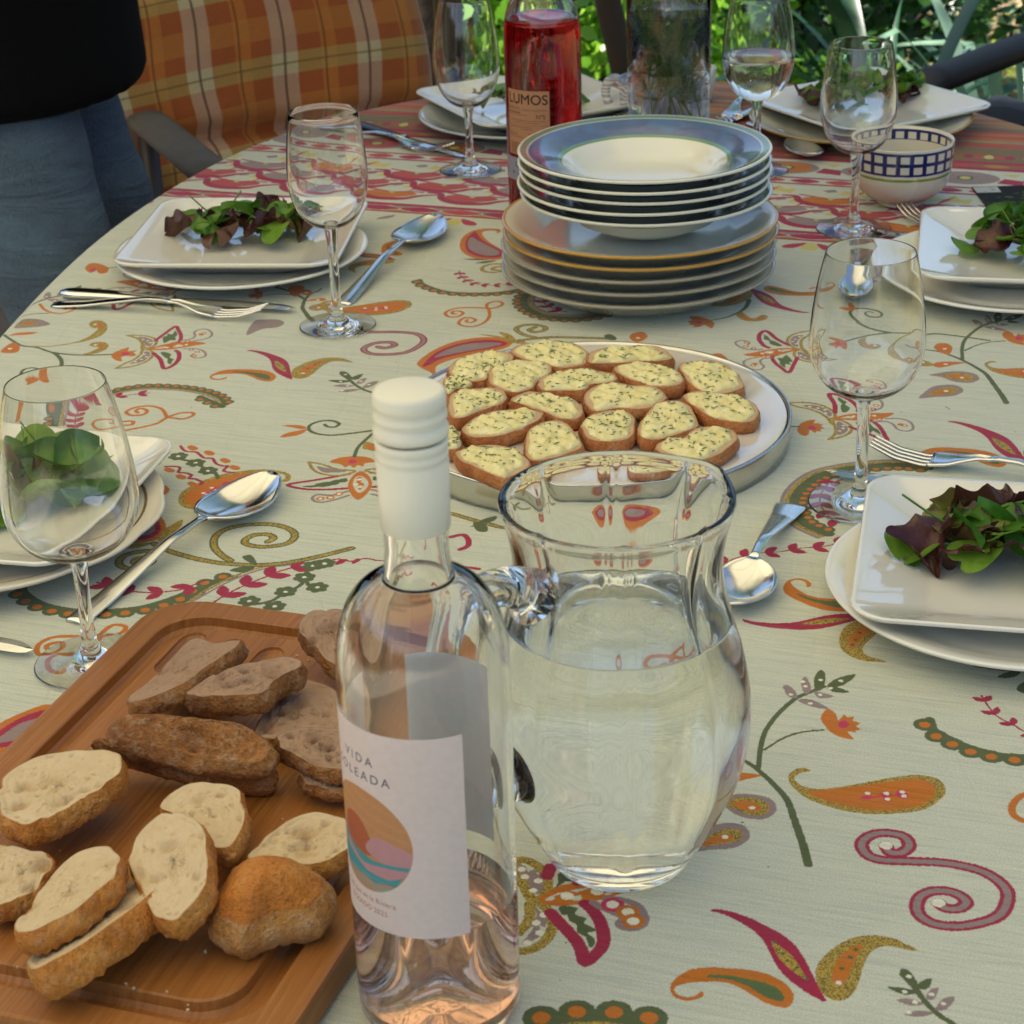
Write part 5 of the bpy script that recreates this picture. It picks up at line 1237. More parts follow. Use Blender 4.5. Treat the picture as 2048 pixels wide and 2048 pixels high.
LX, LY = .0445, 1.985
lum = empty('wine_bottle', (LX, LY, TZ+.0006), 0, 'bottle of bright red drink with a small peach label, behind the stacked plates', 'bottle')
make_bottle(lum, .0375, .180, .226, .0145, .300, .2010, M_RED, lname='drink')
MB().lathe([(0, .3010), (.0148, .3010), (.0152, .2995), (.0152, .262), (.0147, .262), (.0147, .299), (0, .299)], 48).build('screw_cap', simple('black_cap', (.02, .02, .02), .35), lum)
Wd = .0473
lp = Paint(0, 0, Wd, .0640, .00013, lin('#CC9670'))
ink = lin('#3B2A20'); ink2 = lin('#8A6248')
put_text(lp, 'LUMOS', .0136, .0238, .0550, ink, 1.0, .0002)
for y0 in (.0465, .0462): put_text(lp, 'SELECCION', .0030, .0090, y0, ink2)
put_text(lp, 'ARTESANAL', .0030, .0095, .0420, ink2) if False else lp.stroke([(.002, .0420), (.017, .0420)], .0012, ink2)
put_text(lp, 'Nº5', .0058, .0385, .0388, ink)
for y0, a, b in ((.0455, .020, .044), (.0400, .002, .026), (.0345, .006, .042), (.0325, .010, .036), (.0280, .004, .028), (.0262, .018, .030), (.0215, .002, .012), (.0215, .026, .040), (.0180, .004, .020)):
    x = a
    while x < b:
        wl_ = rng.uniform(.0006, .0022); lp.stroke([(x, y0), (min(x+wl_, b), y0)], .0006, ink2); x += wl_+.0007
lp.stroke([(.001, .0445), (.045, .0445)], .00025, ink2); lp.stroke([(.001, .0300), (.045, .0300)], .00025, ink2); lp.stroke([(.001, .0200), (.014, .0200)], .0004, ink)
lp.poly([(.026, .0100), (.042, .0100), (.042, .0165), (.026, .0165)], ink); lp.poly([(.027, .0118), (.041, .0118), (.041, .0124), (.027, .0124)], lin('#CC9670'))
x = .003
while x < .022:
    wb = rng.choice([.0004, .0007, .0011]); lp.poly([(x, .001), (x+wb, .001), (x+wb, .0125), (x, .0125)], ink2); x += wb+rng.choice([.0004, .0007])
wrap(lum, 'label', .03765, -66, 7, .0735, .1375, imgmat('peach_label', lp.image('peach_label')), 32)
l2 = Paint(0, 0, .08, .023, .0002, lin('#A9A6B8')); put_text(l2, 'Ge', .009, .020, .016, lin('#4C4A80')); l2.dot((.012, .008), .0014, lin('#3E6A48')); l2.stroke([(.018, .007), (.030, .007)], .001, lin('#5A5680'))
wrap(lum, 'strip_label', .03767, -75, 48, .0470, .0700, imgmat('strip_label', l2.image('strip_label')), 32)

# plates ----------------------------------------------------------------------
def plate_profile(Ro, rise, well, depth=.0, thick=.0035, foot=.0):
    "returns closed lathe profile; foot at z=0"
    fr = well*.72
    top = [(0, .0050), (well*.8, .0052), (well, .0085+depth*.4), (well+.006, .0085+depth), (Ro-.012, rise-.0022), (Ro-.003, rise-.0002), (Ro-.0008, rise)]
    edge = [(Ro, rise-.0009), (Ro-.0006, rise-.0024)]
    bot = [(Ro-.010, rise-.0052), (well+.007, depth+.0045), (well+.001, .0045+depth*.3), (fr+.004, .0022), (fr+.0015, .0003), (fr-.0015, .0003), (fr-.003, .0016), (0, .0018)]
    return top+edge+bot
def round_plate(X, Y, z, Ro, mat, label, cat='plate', rise=.022, well=.075, group=None, wavy=0, name='dinner_plate', tilt=(0, 0), depth=0, rimmat=None):
    mb = MB().lathe(plate_profile(Ro, rise, well, depth), 96, rmod=(lambda a, j, z_: 1+wavy*(abs(math.sin(a*6))-.5)*(1 if 4 <= j <= 9 else 0)) if wavy else None)
    o = mb.build(name, mat); o.location = (X, Y, TZ+z); o.rotation_euler = (tilt[0], tilt[1], rng.uniform(0, 6))
    return tag(o, label, cat, group)
SX, SY = .1215, 1.762
zs = .0006
for i, (mt, nm) in enumerate(((M_SILVR, 'lowest of the stacked dinner plates, pale grey worn rim, resting on the cloth'), (M_SILVR, 'second stacked plate from the bottom, pale grey worn rim'), (M_SILVR, 'third stacked plate from the bottom, pale rim just below the gold rims'),
                              (M_GOLDR, 'lower of the two gold rimmed plates in the stack'), (M_GOLDR, 'upper gold rimmed plate in the stack, directly under the blue soup plates'))):
    round_plate(SX+rng.uniform(-.002, .002), SY+rng.uniform(-.002, .002), zs, .1235, mt, nm, rise=.0245, well=.082, group='dinner plates in the stack', tilt=(R(.15), 0)); zs += .0112
zs += .0015
for i, nm in enumerate(('lowest of the five blue rimmed soup plates, sitting on the gold rimmed plate', 'second blue rimmed soup plate from the bottom of the blue ones', 'middle one of the five blue rimmed soup plates', 'blue rimmed soup plate just beneath the topmost one', 'topmost blue rimmed soup plate of the tall stack, its white well open to view')):
    round_plate(SX+.006+rng.uniform(-.0015, .0015), SY+.004+rng.uniform(-.0015, .0015), zs, .1125, M_BLUE, nm, rise=.0345, well=.062, depth=.013, group='blue rimmed soup plates in the stack', name='soup_plate', cat='soup plate'); zs += .0094

def square_plate(cx_, cy_, rz, z, label, s=.1055, rise=.0225, tilt=(0, 0)):
    "square china plate with sloping rim, closed thick shell"
    def ring(h, r_, n=14):
        out = []
        for q in range(4):
            a0 = q*math.pi/2
            for k in range(n+1):
                a = a0+math.pi/2*k/n
                out.append((math.copysign(h-r_, math.cos(a0+math.pi/4))+r_*math.cos(a), math.copysign(h-r_, math.sin(a0+math.pi/4))+r_*math.sin(a)))
        return out
    lv = [(.050, .030, .0066), (.058, .016, .0066), (.062, .013, .0074), (.068, .012, .0098), (s-.012, .020, rise-.005), (s-.003, .022, rise-.0006), (s-.0008, .0225, rise), (s, .023, rise-.0012), (s-.0008, .0225, rise-.0030), (s-.014, .020, rise-.0090), (.072, .019, .0062), (.064, .020, .0030), (.060, .022, .0004), (.056, .022, .0004), (.053, .022, .0024)]
    V = [(0, 0, .0064)]; F = []; rows = []
    for h, r_, zz in lv:
        P = ring(h, r_); row = []
        for (x, y) in P:
            # rim dips slightly along the straight sides, corners sweep up
            c_ = (abs(x)*abs(y))/(h*h); row.append(len(V)); V.append((x, y, zz+(.0035*(c_-.35) if h > .08 else 0)))
        rows.append(row)
    n = len(rows[0])
    for k in range(n): F.append((0, rows[0][k], rows[0][(k+1) % n]))
    for a, b in zip(rows[:-1], rows[1:]):
        for k in range(n): F.append((a[k], b[k], b[(k+1) % n], a[(k+1) % n]))
    c0 = len(V); V.append((0, 0, .0026))
    for k in range(n): F.append((rows[-1][(k+1) % n], rows[-1][k], c0))
    F = [tuple(f) for f in F]
    mb = MB(); mb.add(V, F); o = mb.build('square_plate', M_CHINA)
    o.location = (cx_, cy_, TZ+z); o.rotation_euler = (tilt[0], tilt[1], rz)
    return tag(o, label, 'plate', 'square white salad plates')
# ------------------------------------------------------------------ place settings
PL = [  # square centre, rotation, round centre, radius, labels, salad (offset x,y, half sizes, lettuce, green)
 ((-.246, 1.885), -6, (-.248, 1.862), .120, 'far left square plate of mixed salad beside the blue jeans', 'white round plate beneath the far left square salad plate', M_CHINA, (0, 0, .072, .042, 17, 18), 0),
 ((.3237, 1.146), -13, (.314, 1.132), .119, 'near right square plate with red lettuce, cut by the photo edge', 'white round plate with faint embossed rim beneath the near right square plate', M_CHINA, (0, 0, .056, .048, 13, 12), 0),
 ((-.366, 1.297), -13, (-.366, 1.280), .126, 'near left square plate of green leaves behind the empty glass', 'cream scalloped plate with a thin brown line beneath the near left square plate', None, (0, 0, .050, .050, 1, 18), .02),
 ((.4825, 1.764), -12, (.455, 1.735), .126, 'square salad plate at the right edge beyond the near right glass', 'white soup plate beneath the right edge square plate', M_CHINA, (0, 0, .058, .055, 8, 22), 0),
 ((.035, 2.380), 25.5, (.030, 2.350), .124, 'square salad plate behind the red bottle', 'glassy grey plate beneath the square plate behind the red bottle', None, (0, 0, .068, .036, 6, 14), 0),
 ((.420, 2.305), 29, (.410, 2.280), .126, 'far right square salad plate behind the checked bowl', 'pale plate with thin gilt edge beneath the far right square plate', None, (0, 0, .075, .045, 9, 26), 0)]
M_BRL = radial('brown_line_china', [(0, lin('#D3CCB8')), (.1105, lin('#D3CCB8')), (.1112, lin('#6E5038')), (.1128, lin('#6E5038')), (.1135, lin('#D3CCB8')), (.15, lin('#D3CCB8'))])
M_GRYP = china('grey_glaze_plate', lin('#B9BDB6'), .08); M_GLT = radial('gilt_edge_china', [(0, W_), (.1215, W_), (.1225, lin('#A9863E')), (.15, lin('#A9863E'))])
M_RIBB = china('embossed_china', lin('#DEDDD4'), .14)

# ---- leaves
def leafmat(name, c1, c2, c3, rough=.38, vein=True):
    t = NT(name); v = t.tc(); oi = t.n('ShaderNodeObjectInfo').outputs['Random']
    off = t.n('ShaderNodeCombineXYZ', i_0=oi, i_1=oi, i_2=0.0).outputs[0]; v2 = t.n('ShaderNodeVectorMath', operation='ADD', i_0=v, i_1=t.n('ShaderNodeVectorMath', operation='SCALE', i_0=off, i_Scale=3.0).outputs[0]).outputs[0]
    n = t.noise(v2, 45, 4, .6).outputs['Fac']
    at_ = t.n('ShaderNodeAttribute', attribute_name='edge').outputs['Fac']
    f = t.math('ADD', t.math('MULTIPLY', n, .9), t.math('MULTIPLY', at_, .55))
    c = t.ramp(f, [(.38, c1), (.62, c2), (.88, c3)])
    c = t.mix(t.math('MULTIPLY', oi, .35), c, c1)
    n2 = t.noise(v2, 220, 3).outputs['Fac']; vo = t.n('ShaderNodeTexVoronoi', i_Vector=v2, i_Scale=110.0, feature='DISTANCE_TO_EDGE').outputs[0]
    h = t.math('ADD', t.math('MULTIPLY', n2, .4), t.math('MINIMUM', vo, .12))
    b = t.bump(h, .35, .0012)
    p = t.pb(c, rough, Normal=b, Specular_IOR_Level=.5)
    tr = t.n('ShaderNodeBsdfTranslucent', i_Color=t.mix(.5, c, (.35, .5, .06), 'MULTIPLY') if False else c, i_Normal=b)
    mx = t.n('ShaderNodeMixShader', i_0=.30); t.l(p.outputs[0], mx.inputs[1]); t.l(tr.outputs[0], mx.inputs[2]); t.l(mx.outputs[0], t.out.inputs[0])
    return t.m
M_LREEN = leafmat('green_leaf', lin('#5E8A28'), lin('#7A9E38'), lin('#4E7822'))
M_LDARK = leafmat('dark_green_leaf', lin('#467A22'), lin('#5F942E'), lin('#396A22'))
M_LRED = leafmat('red_lettuce', lin('#7A5A3A'), lin('#562A2C'), lin('#3A161E'), .24)
M_LRED2 = leafmat('bronze_lettuce', lin('#86A638'), lin('#7E8A3A'), lin('#74503A'), .26)
def leaf_mesh(name, kind, seed, size):
    g = random.Random(seed); V = []; F = []; E = []
    if kind == 'round':
        n, m_ = 26, 5
        for j in range(m_+1):
            for k in range(n):
                a = 2*math.pi*k/n; notch = 1-.38*math.exp(-((a-math.pi)/.22)**2)
                r = size*(j/m_)*(1+.05*math.sin(3*a+seed))*(notch if j > 2 else 1)
                z = size*(.30*(j/m_)**2*(.6+.5*math.sin(a*2+seed)) - .12*(j/m_))
                V.append((r*math.cos(a), r*math.sin(a)*.92, z)); E.append((j/m_)*.5)
        for j in range(m_):
            for k in range(n): F.append((j*n+k, j*n+(k+1) % n, (j+1)*n+(k+1) % n, (j+1)*n+k))
    else:
        L, n, m_ = size, 36, 12
        ph = [g.uniform(0, 6) for _ in range(6)]
        for i in range(n+1):
            s = i/n
            if kind == 'spoon': wd = .34*L*max(0.02, math.sin(math.pi*min(1, s**1.5)))**.7*(1 if s > .35 else .15+.85*s/.35)
            else: wd = .44*L*max(.03, math.sin(math.pi*min(.985, s**.8+.02)))**.5*(1+.10*math.sin(s*9+ph[0]))
            for k in range(-m_//2, m_//2+1):
                q = k/(m_/2); aq = abs(q)
                lob = 1+(.11*math.sin(s*21+ph[1]+(q > 0)*2)*aq**2 if kind == 'frill' else 0)
                x = L*(s-.4)+(0 if kind == 'spoon' else L*.05*math.sin(q*3+ph[2])); y = wd*q*lob
                z = L*(.22*math.sin(s*2.6+ph[3]*.3)+.05*aq*aq)
                if kind == 'frill':
                    z += L*(.085*aq**2*math.sin(s*15+ph[4]+q*3)+.28*aq*aq*math.sin(s*3+ph[5])+.09*math.sin(q*3+s*5+ph[2]))
                else: z += L*.16*aq*aq
                V.append((x, y, z)); E.append(min(1, .15+aq*.9*(.5+s*.6)))
        w_ = m_+1
        for i in range(n):
            for k in range(m_): F.append((i*w_+k, i*w_+k+1, (i+1)*w_+k+1, (i+1)*w_+k))
    me = bpy.data.meshes.new(name); me.from_pydata(V, [], F); me.polygons.foreach_set('use_smooth', [True]*len(F))
    at_ = me.attributes.new('edge', 'FLOAT', 'POINT'); at_.data.foreach_set('value', E)
    return me
LEAVES = {}
for kind, mats_, sz in (('round', (M_LREEN, M_LREEN, M_LDARK), .0185), ('spoon', (M_LREEN, M_LDARK), .040), ('frill', (M_LRED, M_LRED2, M_LREEN, M_LRED), .048)):
    LEAVES[kind] = []
    for i in range(5):
        me = leaf_mesh('leaf', kind, 31*i+len(kind), sz); me.materials.append(mats_[i % len(mats_)]); LEAVES[kind].append(me)
def salad(cx_, cy_, z, hx, hy, nred, ngreen, rz, label, lsc=1.0):
    root = empty('salad', (cx_, cy_, TZ+z), rz, label, 'salad', 'helpings of leaf salad')
    def put(me, x, y, z_, sc_, tilt):
        o = bpy.data.objects.new('leaf', me); C.objects.link(o); o.parent = root
        o.location = (x, y, z_); o.rotation_euler = (rng.uniform(-tilt, tilt), rng.uniform(-tilt, tilt), rng.uniform(0, 6.28)); o.scale = (sc_*lsc,)*3
        return o
    for i in range(nred):
        a = rng.uniform(0, 6.28); r_ = rng.random()**.6
        put(rng.choice(LEAVES['frill']), hx*r_*math.cos(a), hy*r_*math.sin(a), .006+.012*(1-r_)+rng.uniform(0, .006), rng.uniform(.6, .98), .42)
    for i in range(ngreen):
        a = rng.uniform(0, 6.28); r_ = rng.random()**.55*1.05
        if rng.random() < .5: put(rng.choice(LEAVES['round']), hx*r_*math.cos(a), hy*r_*math.sin(a), .008+.018*(1-r_)+rng.uniform(0, .008), rng.uniform(.75, 1.15), .55)
        else: put(rng.choice(LEAVES['spoon']), hx*r_*math.cos(a), hy*r_*math.sin(a), .008+.016*(1-r_)+rng.uniform(0, .008), rng.uniform(.7, 1.0), .42)
    for i in range(5):   # thin stalks
        a = rng.uniform(0, 6.28); x, y = hx*.8*math.cos(a)*rng.random(), hy*.8*math.sin(a)*rng.random()
        b = rng.uniform(0, 6.28); L = rng.uniform(.03, .05)
        MB().tube(smooth_curve([(x, y, .016), (x+L*.5*math.cos(b), y+L*.5*math.sin(b), .028), (x+L*math.cos(b), y+L*math.sin(b), .034+rng.uniform(-.01, .012))], 4), .0008, 5).build('stalk', M_LREEN, root)
    return root
SPX = [(500, 462), (1990, 1100), (70, 985), (2050, 485), (1045, 205), (1722, 196)]
sl_names = ['mixed salad with dark red lettuce on the far left square plate', 'red lettuce and round green leaves on the near right square plate', 'fresh green leaves on the near left square plate, seen through the glass', 'green leaves with a little red lettuce on the right edge square plate', 'salad on the square plate partly hidden by the red bottle', 'pale green salad on the far right square plate behind the checked bowl']
for i, (sq, rz, rc_, Rr_, ls, lr, mt, sa, wv_) in enumerate(PL):
    m_ = mt or (M_BRL, M_GRYP, M_GLT)[{2: 0, 4: 1, 5: 2}[i]]
    round_plate(rc_[0], rc_[1], .0006, Rr_, m_, lr, rise=.020, well=.080, wavy=wv_, group='round plates under the square plates', name='round_plate')
    square_plate(sq[0], sq[1], R(rz), .0062, ls)
    ca_, sa_ = math.cos(R(rz)), math.sin(R(rz))
    q_ = at(*SPX[i], .02); salad(q_[0], q_[1], .0062+.0070, sa[2], sa[3], sa[4], sa[5], R(rz), sl_names[i], [.9, 1.1, 1.4, 1.0, .85, .9][i])
lone = bpy.data.objects.new('salad_leaf', LEAVES['round'][0]); C.objects.link(lone); p_ = at(360, 418, .022); lone.location = (p_[0], p_[1], TZ+.020); lone.rotation_euler = (.3, .2, 1)
tag(lone, 'single round green leaf fallen near the back corner of the far left square plate', 'leaf')

# ---- platter
PX, PY = .0629, 1.421
plat = empty('platter', (PX, PY, TZ+.0006), 0, 'round white serving platter with a brushed steel band holding the buttered toasts', 'platter')
MB().lathe([(0, .0005), (.1462, .0005), (.1478, .0012), (.1480, .010), (.1490, .0185), (.1492, .0205), (.1484, .0216), (.1468, .0212), (.1462, .0190), (.1460, .0182), (0, .0182)][::-1][::-1], 160).build('steel_band', M_RIMM, plat)
MB().lathe([(0, .0200), (.120, .0200), (.138, .0203), (.1445, .0206), (.1453, .0202), (.1455, .0186), (0, .0186)], 128).build('platter_dish', china('platter_glaze', lin('#DDD6C8'), .10), plat)
mb = MB()
for (x, y), c_ in ((((950, 455)), 0), ((790, 485), 0), ((1100, 470), 1), ((760, 440), 1), ((850, 430), 1)):
    q = at(840+x/2.5421, 660+y/2.5421, .021); n = 7
    for k in range(n):
        a = 2*math.pi*k/n; d = .006
        cx_, cy_ = q[0]-PX+d*math.cos(a), q[1]-PY+d*math.sin(a)
        mb.add([(cx_+.0055*math.cos(t_), cy_+.0055*math.sin(t_), .0202+.00005*k) for t_ in np.linspace(0, 2*math.pi, 9)[:-1]], [tuple(range(8))], c_)
mb.build('painted_flower', [simple('red_glaze', lin('#8E2028'), .15), simple('green_glaze', lin('#2E5B4A'), .15)], plat)

# ---- bread
def crumbmat(name, c1, c2, hole):
    t = NT(name); v = t.tc()
    v = t.n('ShaderNodeVectorMath', operation='ADD', i_0=v, i_1=t.n('ShaderNodeVectorMath', operation='SCALE', i_0=t.n('ShaderNodeCombineXYZ', i_0=t.n('ShaderNodeObjectInfo').outputs['Random'], i_1=0.0, i_2=0.0).outputs[0], i_Scale=7.0).outputs[0]).outputs[0]
    n = t.noise(v, 90, 5, .65).outputs['Fac']; vo = t.n('ShaderNodeTexVoronoi', i_Vector=v, i_Scale=330.0, i_Randomness=1.0).outputs[0]; vo2 = t.n('ShaderNodeTexVoronoi', i_Vector=v, i_Scale=120.0).outputs[0]
    c = t.mix(n, c1, c2)
    hm = t.ramp(vo, [(.12, (1, 1, 1)), (.34, (0, 0, 0))]); hm2 = t.ramp(vo2, [(.10, (1, 1, 1)), (.24, (0, 0, 0))])
    c = t.mix(t.math('MULTIPLY', hm, .0), c, hole); c = t.mix(t.math('MULTIPLY', hm2, .32), c, hole)
    e = t.n('ShaderNodeAttribute', attribute_name='edge').outputs['Fac']
    c = t.mix(e, c, hole)
    h = t.math('SUBTRACT', n, t.math('ADD', t.math('MULTIPLY', hm, .15), t.math('MULTIPLY', hm2, .45)))
    t.pb(c, .85, Normal=t.bump(h, .8, .0014), Subsurface_Weight=.12, Subsurface_Radius=(.004, .002, .001), Subsurface_Scale=1.0, Specular_IOR_Level=.2); return t.m
def crustmat(name, c1, c2, c3, flour=.25):
    t = NT(name); v = t.tc(); n = t.noise(v, 28, 5, .6).outputs['Fac']; n2 = t.noise(v, 160, 4, .7).outputs['Fac']; n3 = t.noise(v, 420, 3, .7).outputs['Fac']
    c = t.ramp(n, [(.3, c1), (.5, c2), (.7, c3)])
    c = t.mix(t.math('MULTIPLY', t.ramp(n2, [(.50, (0, 0, 0)), (.68, (1, 1, 1))]), flour), c, lin('#D9C8A8'))
    c = t.mix(t.math('MULTIPLY', t.ramp(n3, [(.35, (1, 1, 1)), (.5, (0, 0, 0))]), .35), c, tuple(x*.4 for x in c1))
    t.pb(c, .6, Normal=t.bump(t.math('ADD', n2, t.math('MULTIPLY', n3, .5)), .9, .0034), Specular_IOR_Level=.35); return t.m
M_CRW = crumbmat('white_crumb', lin('#D2C0A0'), lin('#BEA680'), lin('#9C7C52')); M_CTW = crustmat('golden_crust', lin('#9A581E'), lin('#C27C2E'), lin('#D8A054'), .15)
M_CRB = crumbmat('walnut_crumb', lin('#AE927C'), lin('#927660'), lin('#604434')); M_CTB = crustmat('dark_crust', lin('#683C1C'), lin('#95602C'), lin('#B07C42'), .25)
M_CTC = crustmat('toast_crust', lin('#9A5526'), lin('#B46C34'), lin('#C88A50'), .2); M_CRC = crumbmat('toast_crumb', lin('#CDB290'), lin('#B8946C'), lin('#94653E'))
M_HEEL = crustmat('heel_crust', lin('#A05A1C'), lin('#C17A2C'), lin('#D09A52'), .06); M_FLR = crustmat('floury_base', lin('#A06A34'), lin('#B8803E'), lin('#C99A60'), .35)
def slab(name, poly3, nrm, thick, mats, label, cat, group=None, zmin=None, dents=6, seed=0, bulge=.0012, domed=0.0, rough=.0005, wedge=0.0, M=14, pores=0):
    "bread slice: closed outline on a plane (3D points), extruded along -nrm"
    g = np.random.RandomState(seed); P = smooth_curve(poly3, 6, True); N = len(P)
    c = P.mean(0); nrm = np.array(nrm, float); nrm /= np.linalg.norm(nrm)
    t1 = np.cross(nrm, [0, 1, 0]); t1 /= np.linalg.norm(t1); t2 = np.cross(nrm, t1)
    jit = np.interp(np.arange(N), np.arange(0, N+6, 3), np.r_[g.normal(0, .0005 if M == 14 else .00085, len(np.arange(0, N+6, 3))-1), 0])[:, None]
    D = (P-c); P = c+D*(1+jit/np.maximum(np.linalg.norm(D, axis=1), 1e-6)[:, None])
    size = np.linalg.norm(D, axis=1).max()
    dn = [(g.uniform(-.6, .6)*size, g.uniform(-.45, .45)*size, g.uniform(.0010, .0030)+(.0030 if k_ % 4 == 0 else 0), g.uniform(.0010, .0028)) for k_ in range(dents)]
    V = []; E = []; MI = []; F = []
    dn += [(g.uniform(-.85, .85)*size, g.uniform(-.7, .7)*size, g.uniform(.0006, .0013), g.uniform(.0005, .0014)) for k_ in range(pores)]
    dna = np.array(dn).reshape(-1, 4); fr = [i/M for i in range(1, M+1)]
    def hz(q):
        d = q-c; x, y = d@t1, d@t2; h = 0; e = 0
        if len(dna):
            k = np.exp(-(((x-dna[:, 0])/dna[:, 2])**2+((y-dna[:, 1])/dna[:, 2])**2)**1.5); h = -float((dna[:, 3]*k).sum()); e = float(k.sum()*.38)
        return h, min(1, e)
    V.append(c+nrm*domed); E.append(0)
    for f in fr:
        for i in range(N):
            q = c+(P[i]-c)*f; h, e = hz(q)
            if f < .93: h += g.normal(0, rough*.5)-(.0006 if M > 14 else 0)
            h += domed*(1-f*f)
            V.append(q+nrm*h); E.append(e if f < 1 else .6)
    for i in range(N): F.append((0, 1+i, 1+(i+1) % N)); MI.append(0)
    for j in range(M-1):
        for i in range(N):
            a = 1+j*N; F.append((a+i, a+N+i, a+N+(i+1) % N, a+(i+1) % N)); MI.append(0 if j < M-2 else 0)
    base = 1+(M-1)*N
    for kk in range(1, 7):
        s = kk/6; row = len(V)
        for i in range(N):
            out = (P[i]-c); out /= np.linalg.norm(out)+1e-9
            tk = thick*(1+wedge*((P[i]-c)@t1)/size)
            q = P[i]-nrm*tk*s+out*(bulge*math.sin(math.pi*s)*1.5-(.0012 if kk == 6 else 0))+g.normal(0, .00022 if M == 14 else .00042, 3)
            V.append(q); E.append(0)
        for i in range(N): F.append((base+i, row+i, row+(i+1) % N, base+(i+1) % N)); MI.append(1)
        base = row
    cb = len(V); V.append(c-nrm*thick); E.append(0)
    for i in range(N): F.append((base+(i+1) % N, base+i, cb)); MI.append(0)
    V = np.array(V)
    if zmin is not None: V[:, 2] = np.maximum(V[:, 2], zmin)
    o0 = np.array([c[0], c[1], V[:, 2].min()])
    me_parts = []
    root = empty(name, tuple(o0), 0, label, cat, group)
    for nm, mi, mt in (('crumb', 0, mats[0]), ('crust', 1, mats[1])):
        fs = [f for f, m_ in zip(F, MI) if m_ == mi]; used = sorted({i for f in fs for i in f}); mp_ = {u: k for k, u in enumerate(used)}
        me = bpy.data.meshes.new(nm); me.from_pydata([tuple(V[u]-o0) for u in used], [], [tuple(mp_[i] for i in f) for f in fs])
        me.polygons.foreach_set('use_smooth', [True]*len(fs)); me.materials.append(mt)
        at_ = me.attributes.new('edge', 'FLOAT', 'POINT'); at_.data.foreach_set('value', [float(E[u]) for u in used])
        o = bpy.data.objects.new(nm, me); C.objects.link(o); o.parent = root
    return root, P, c, nrm, t1, t2, hz

def on_plane(c, pts, p0, n):
    x0, y0, s = CR[c]; out = []; cp = np.array([0, 0, TZ+CH]); n = np.array(n, float)
    for x, y in pts:
        px, py = x0+x/s, y0+y/s
        d = _F+(px-1024)/FPX*_R-(py-1024)/FPX*_U
        out.append(cp+d*(((p0-cp)@n)/(d@n)))
    return np.array(out)

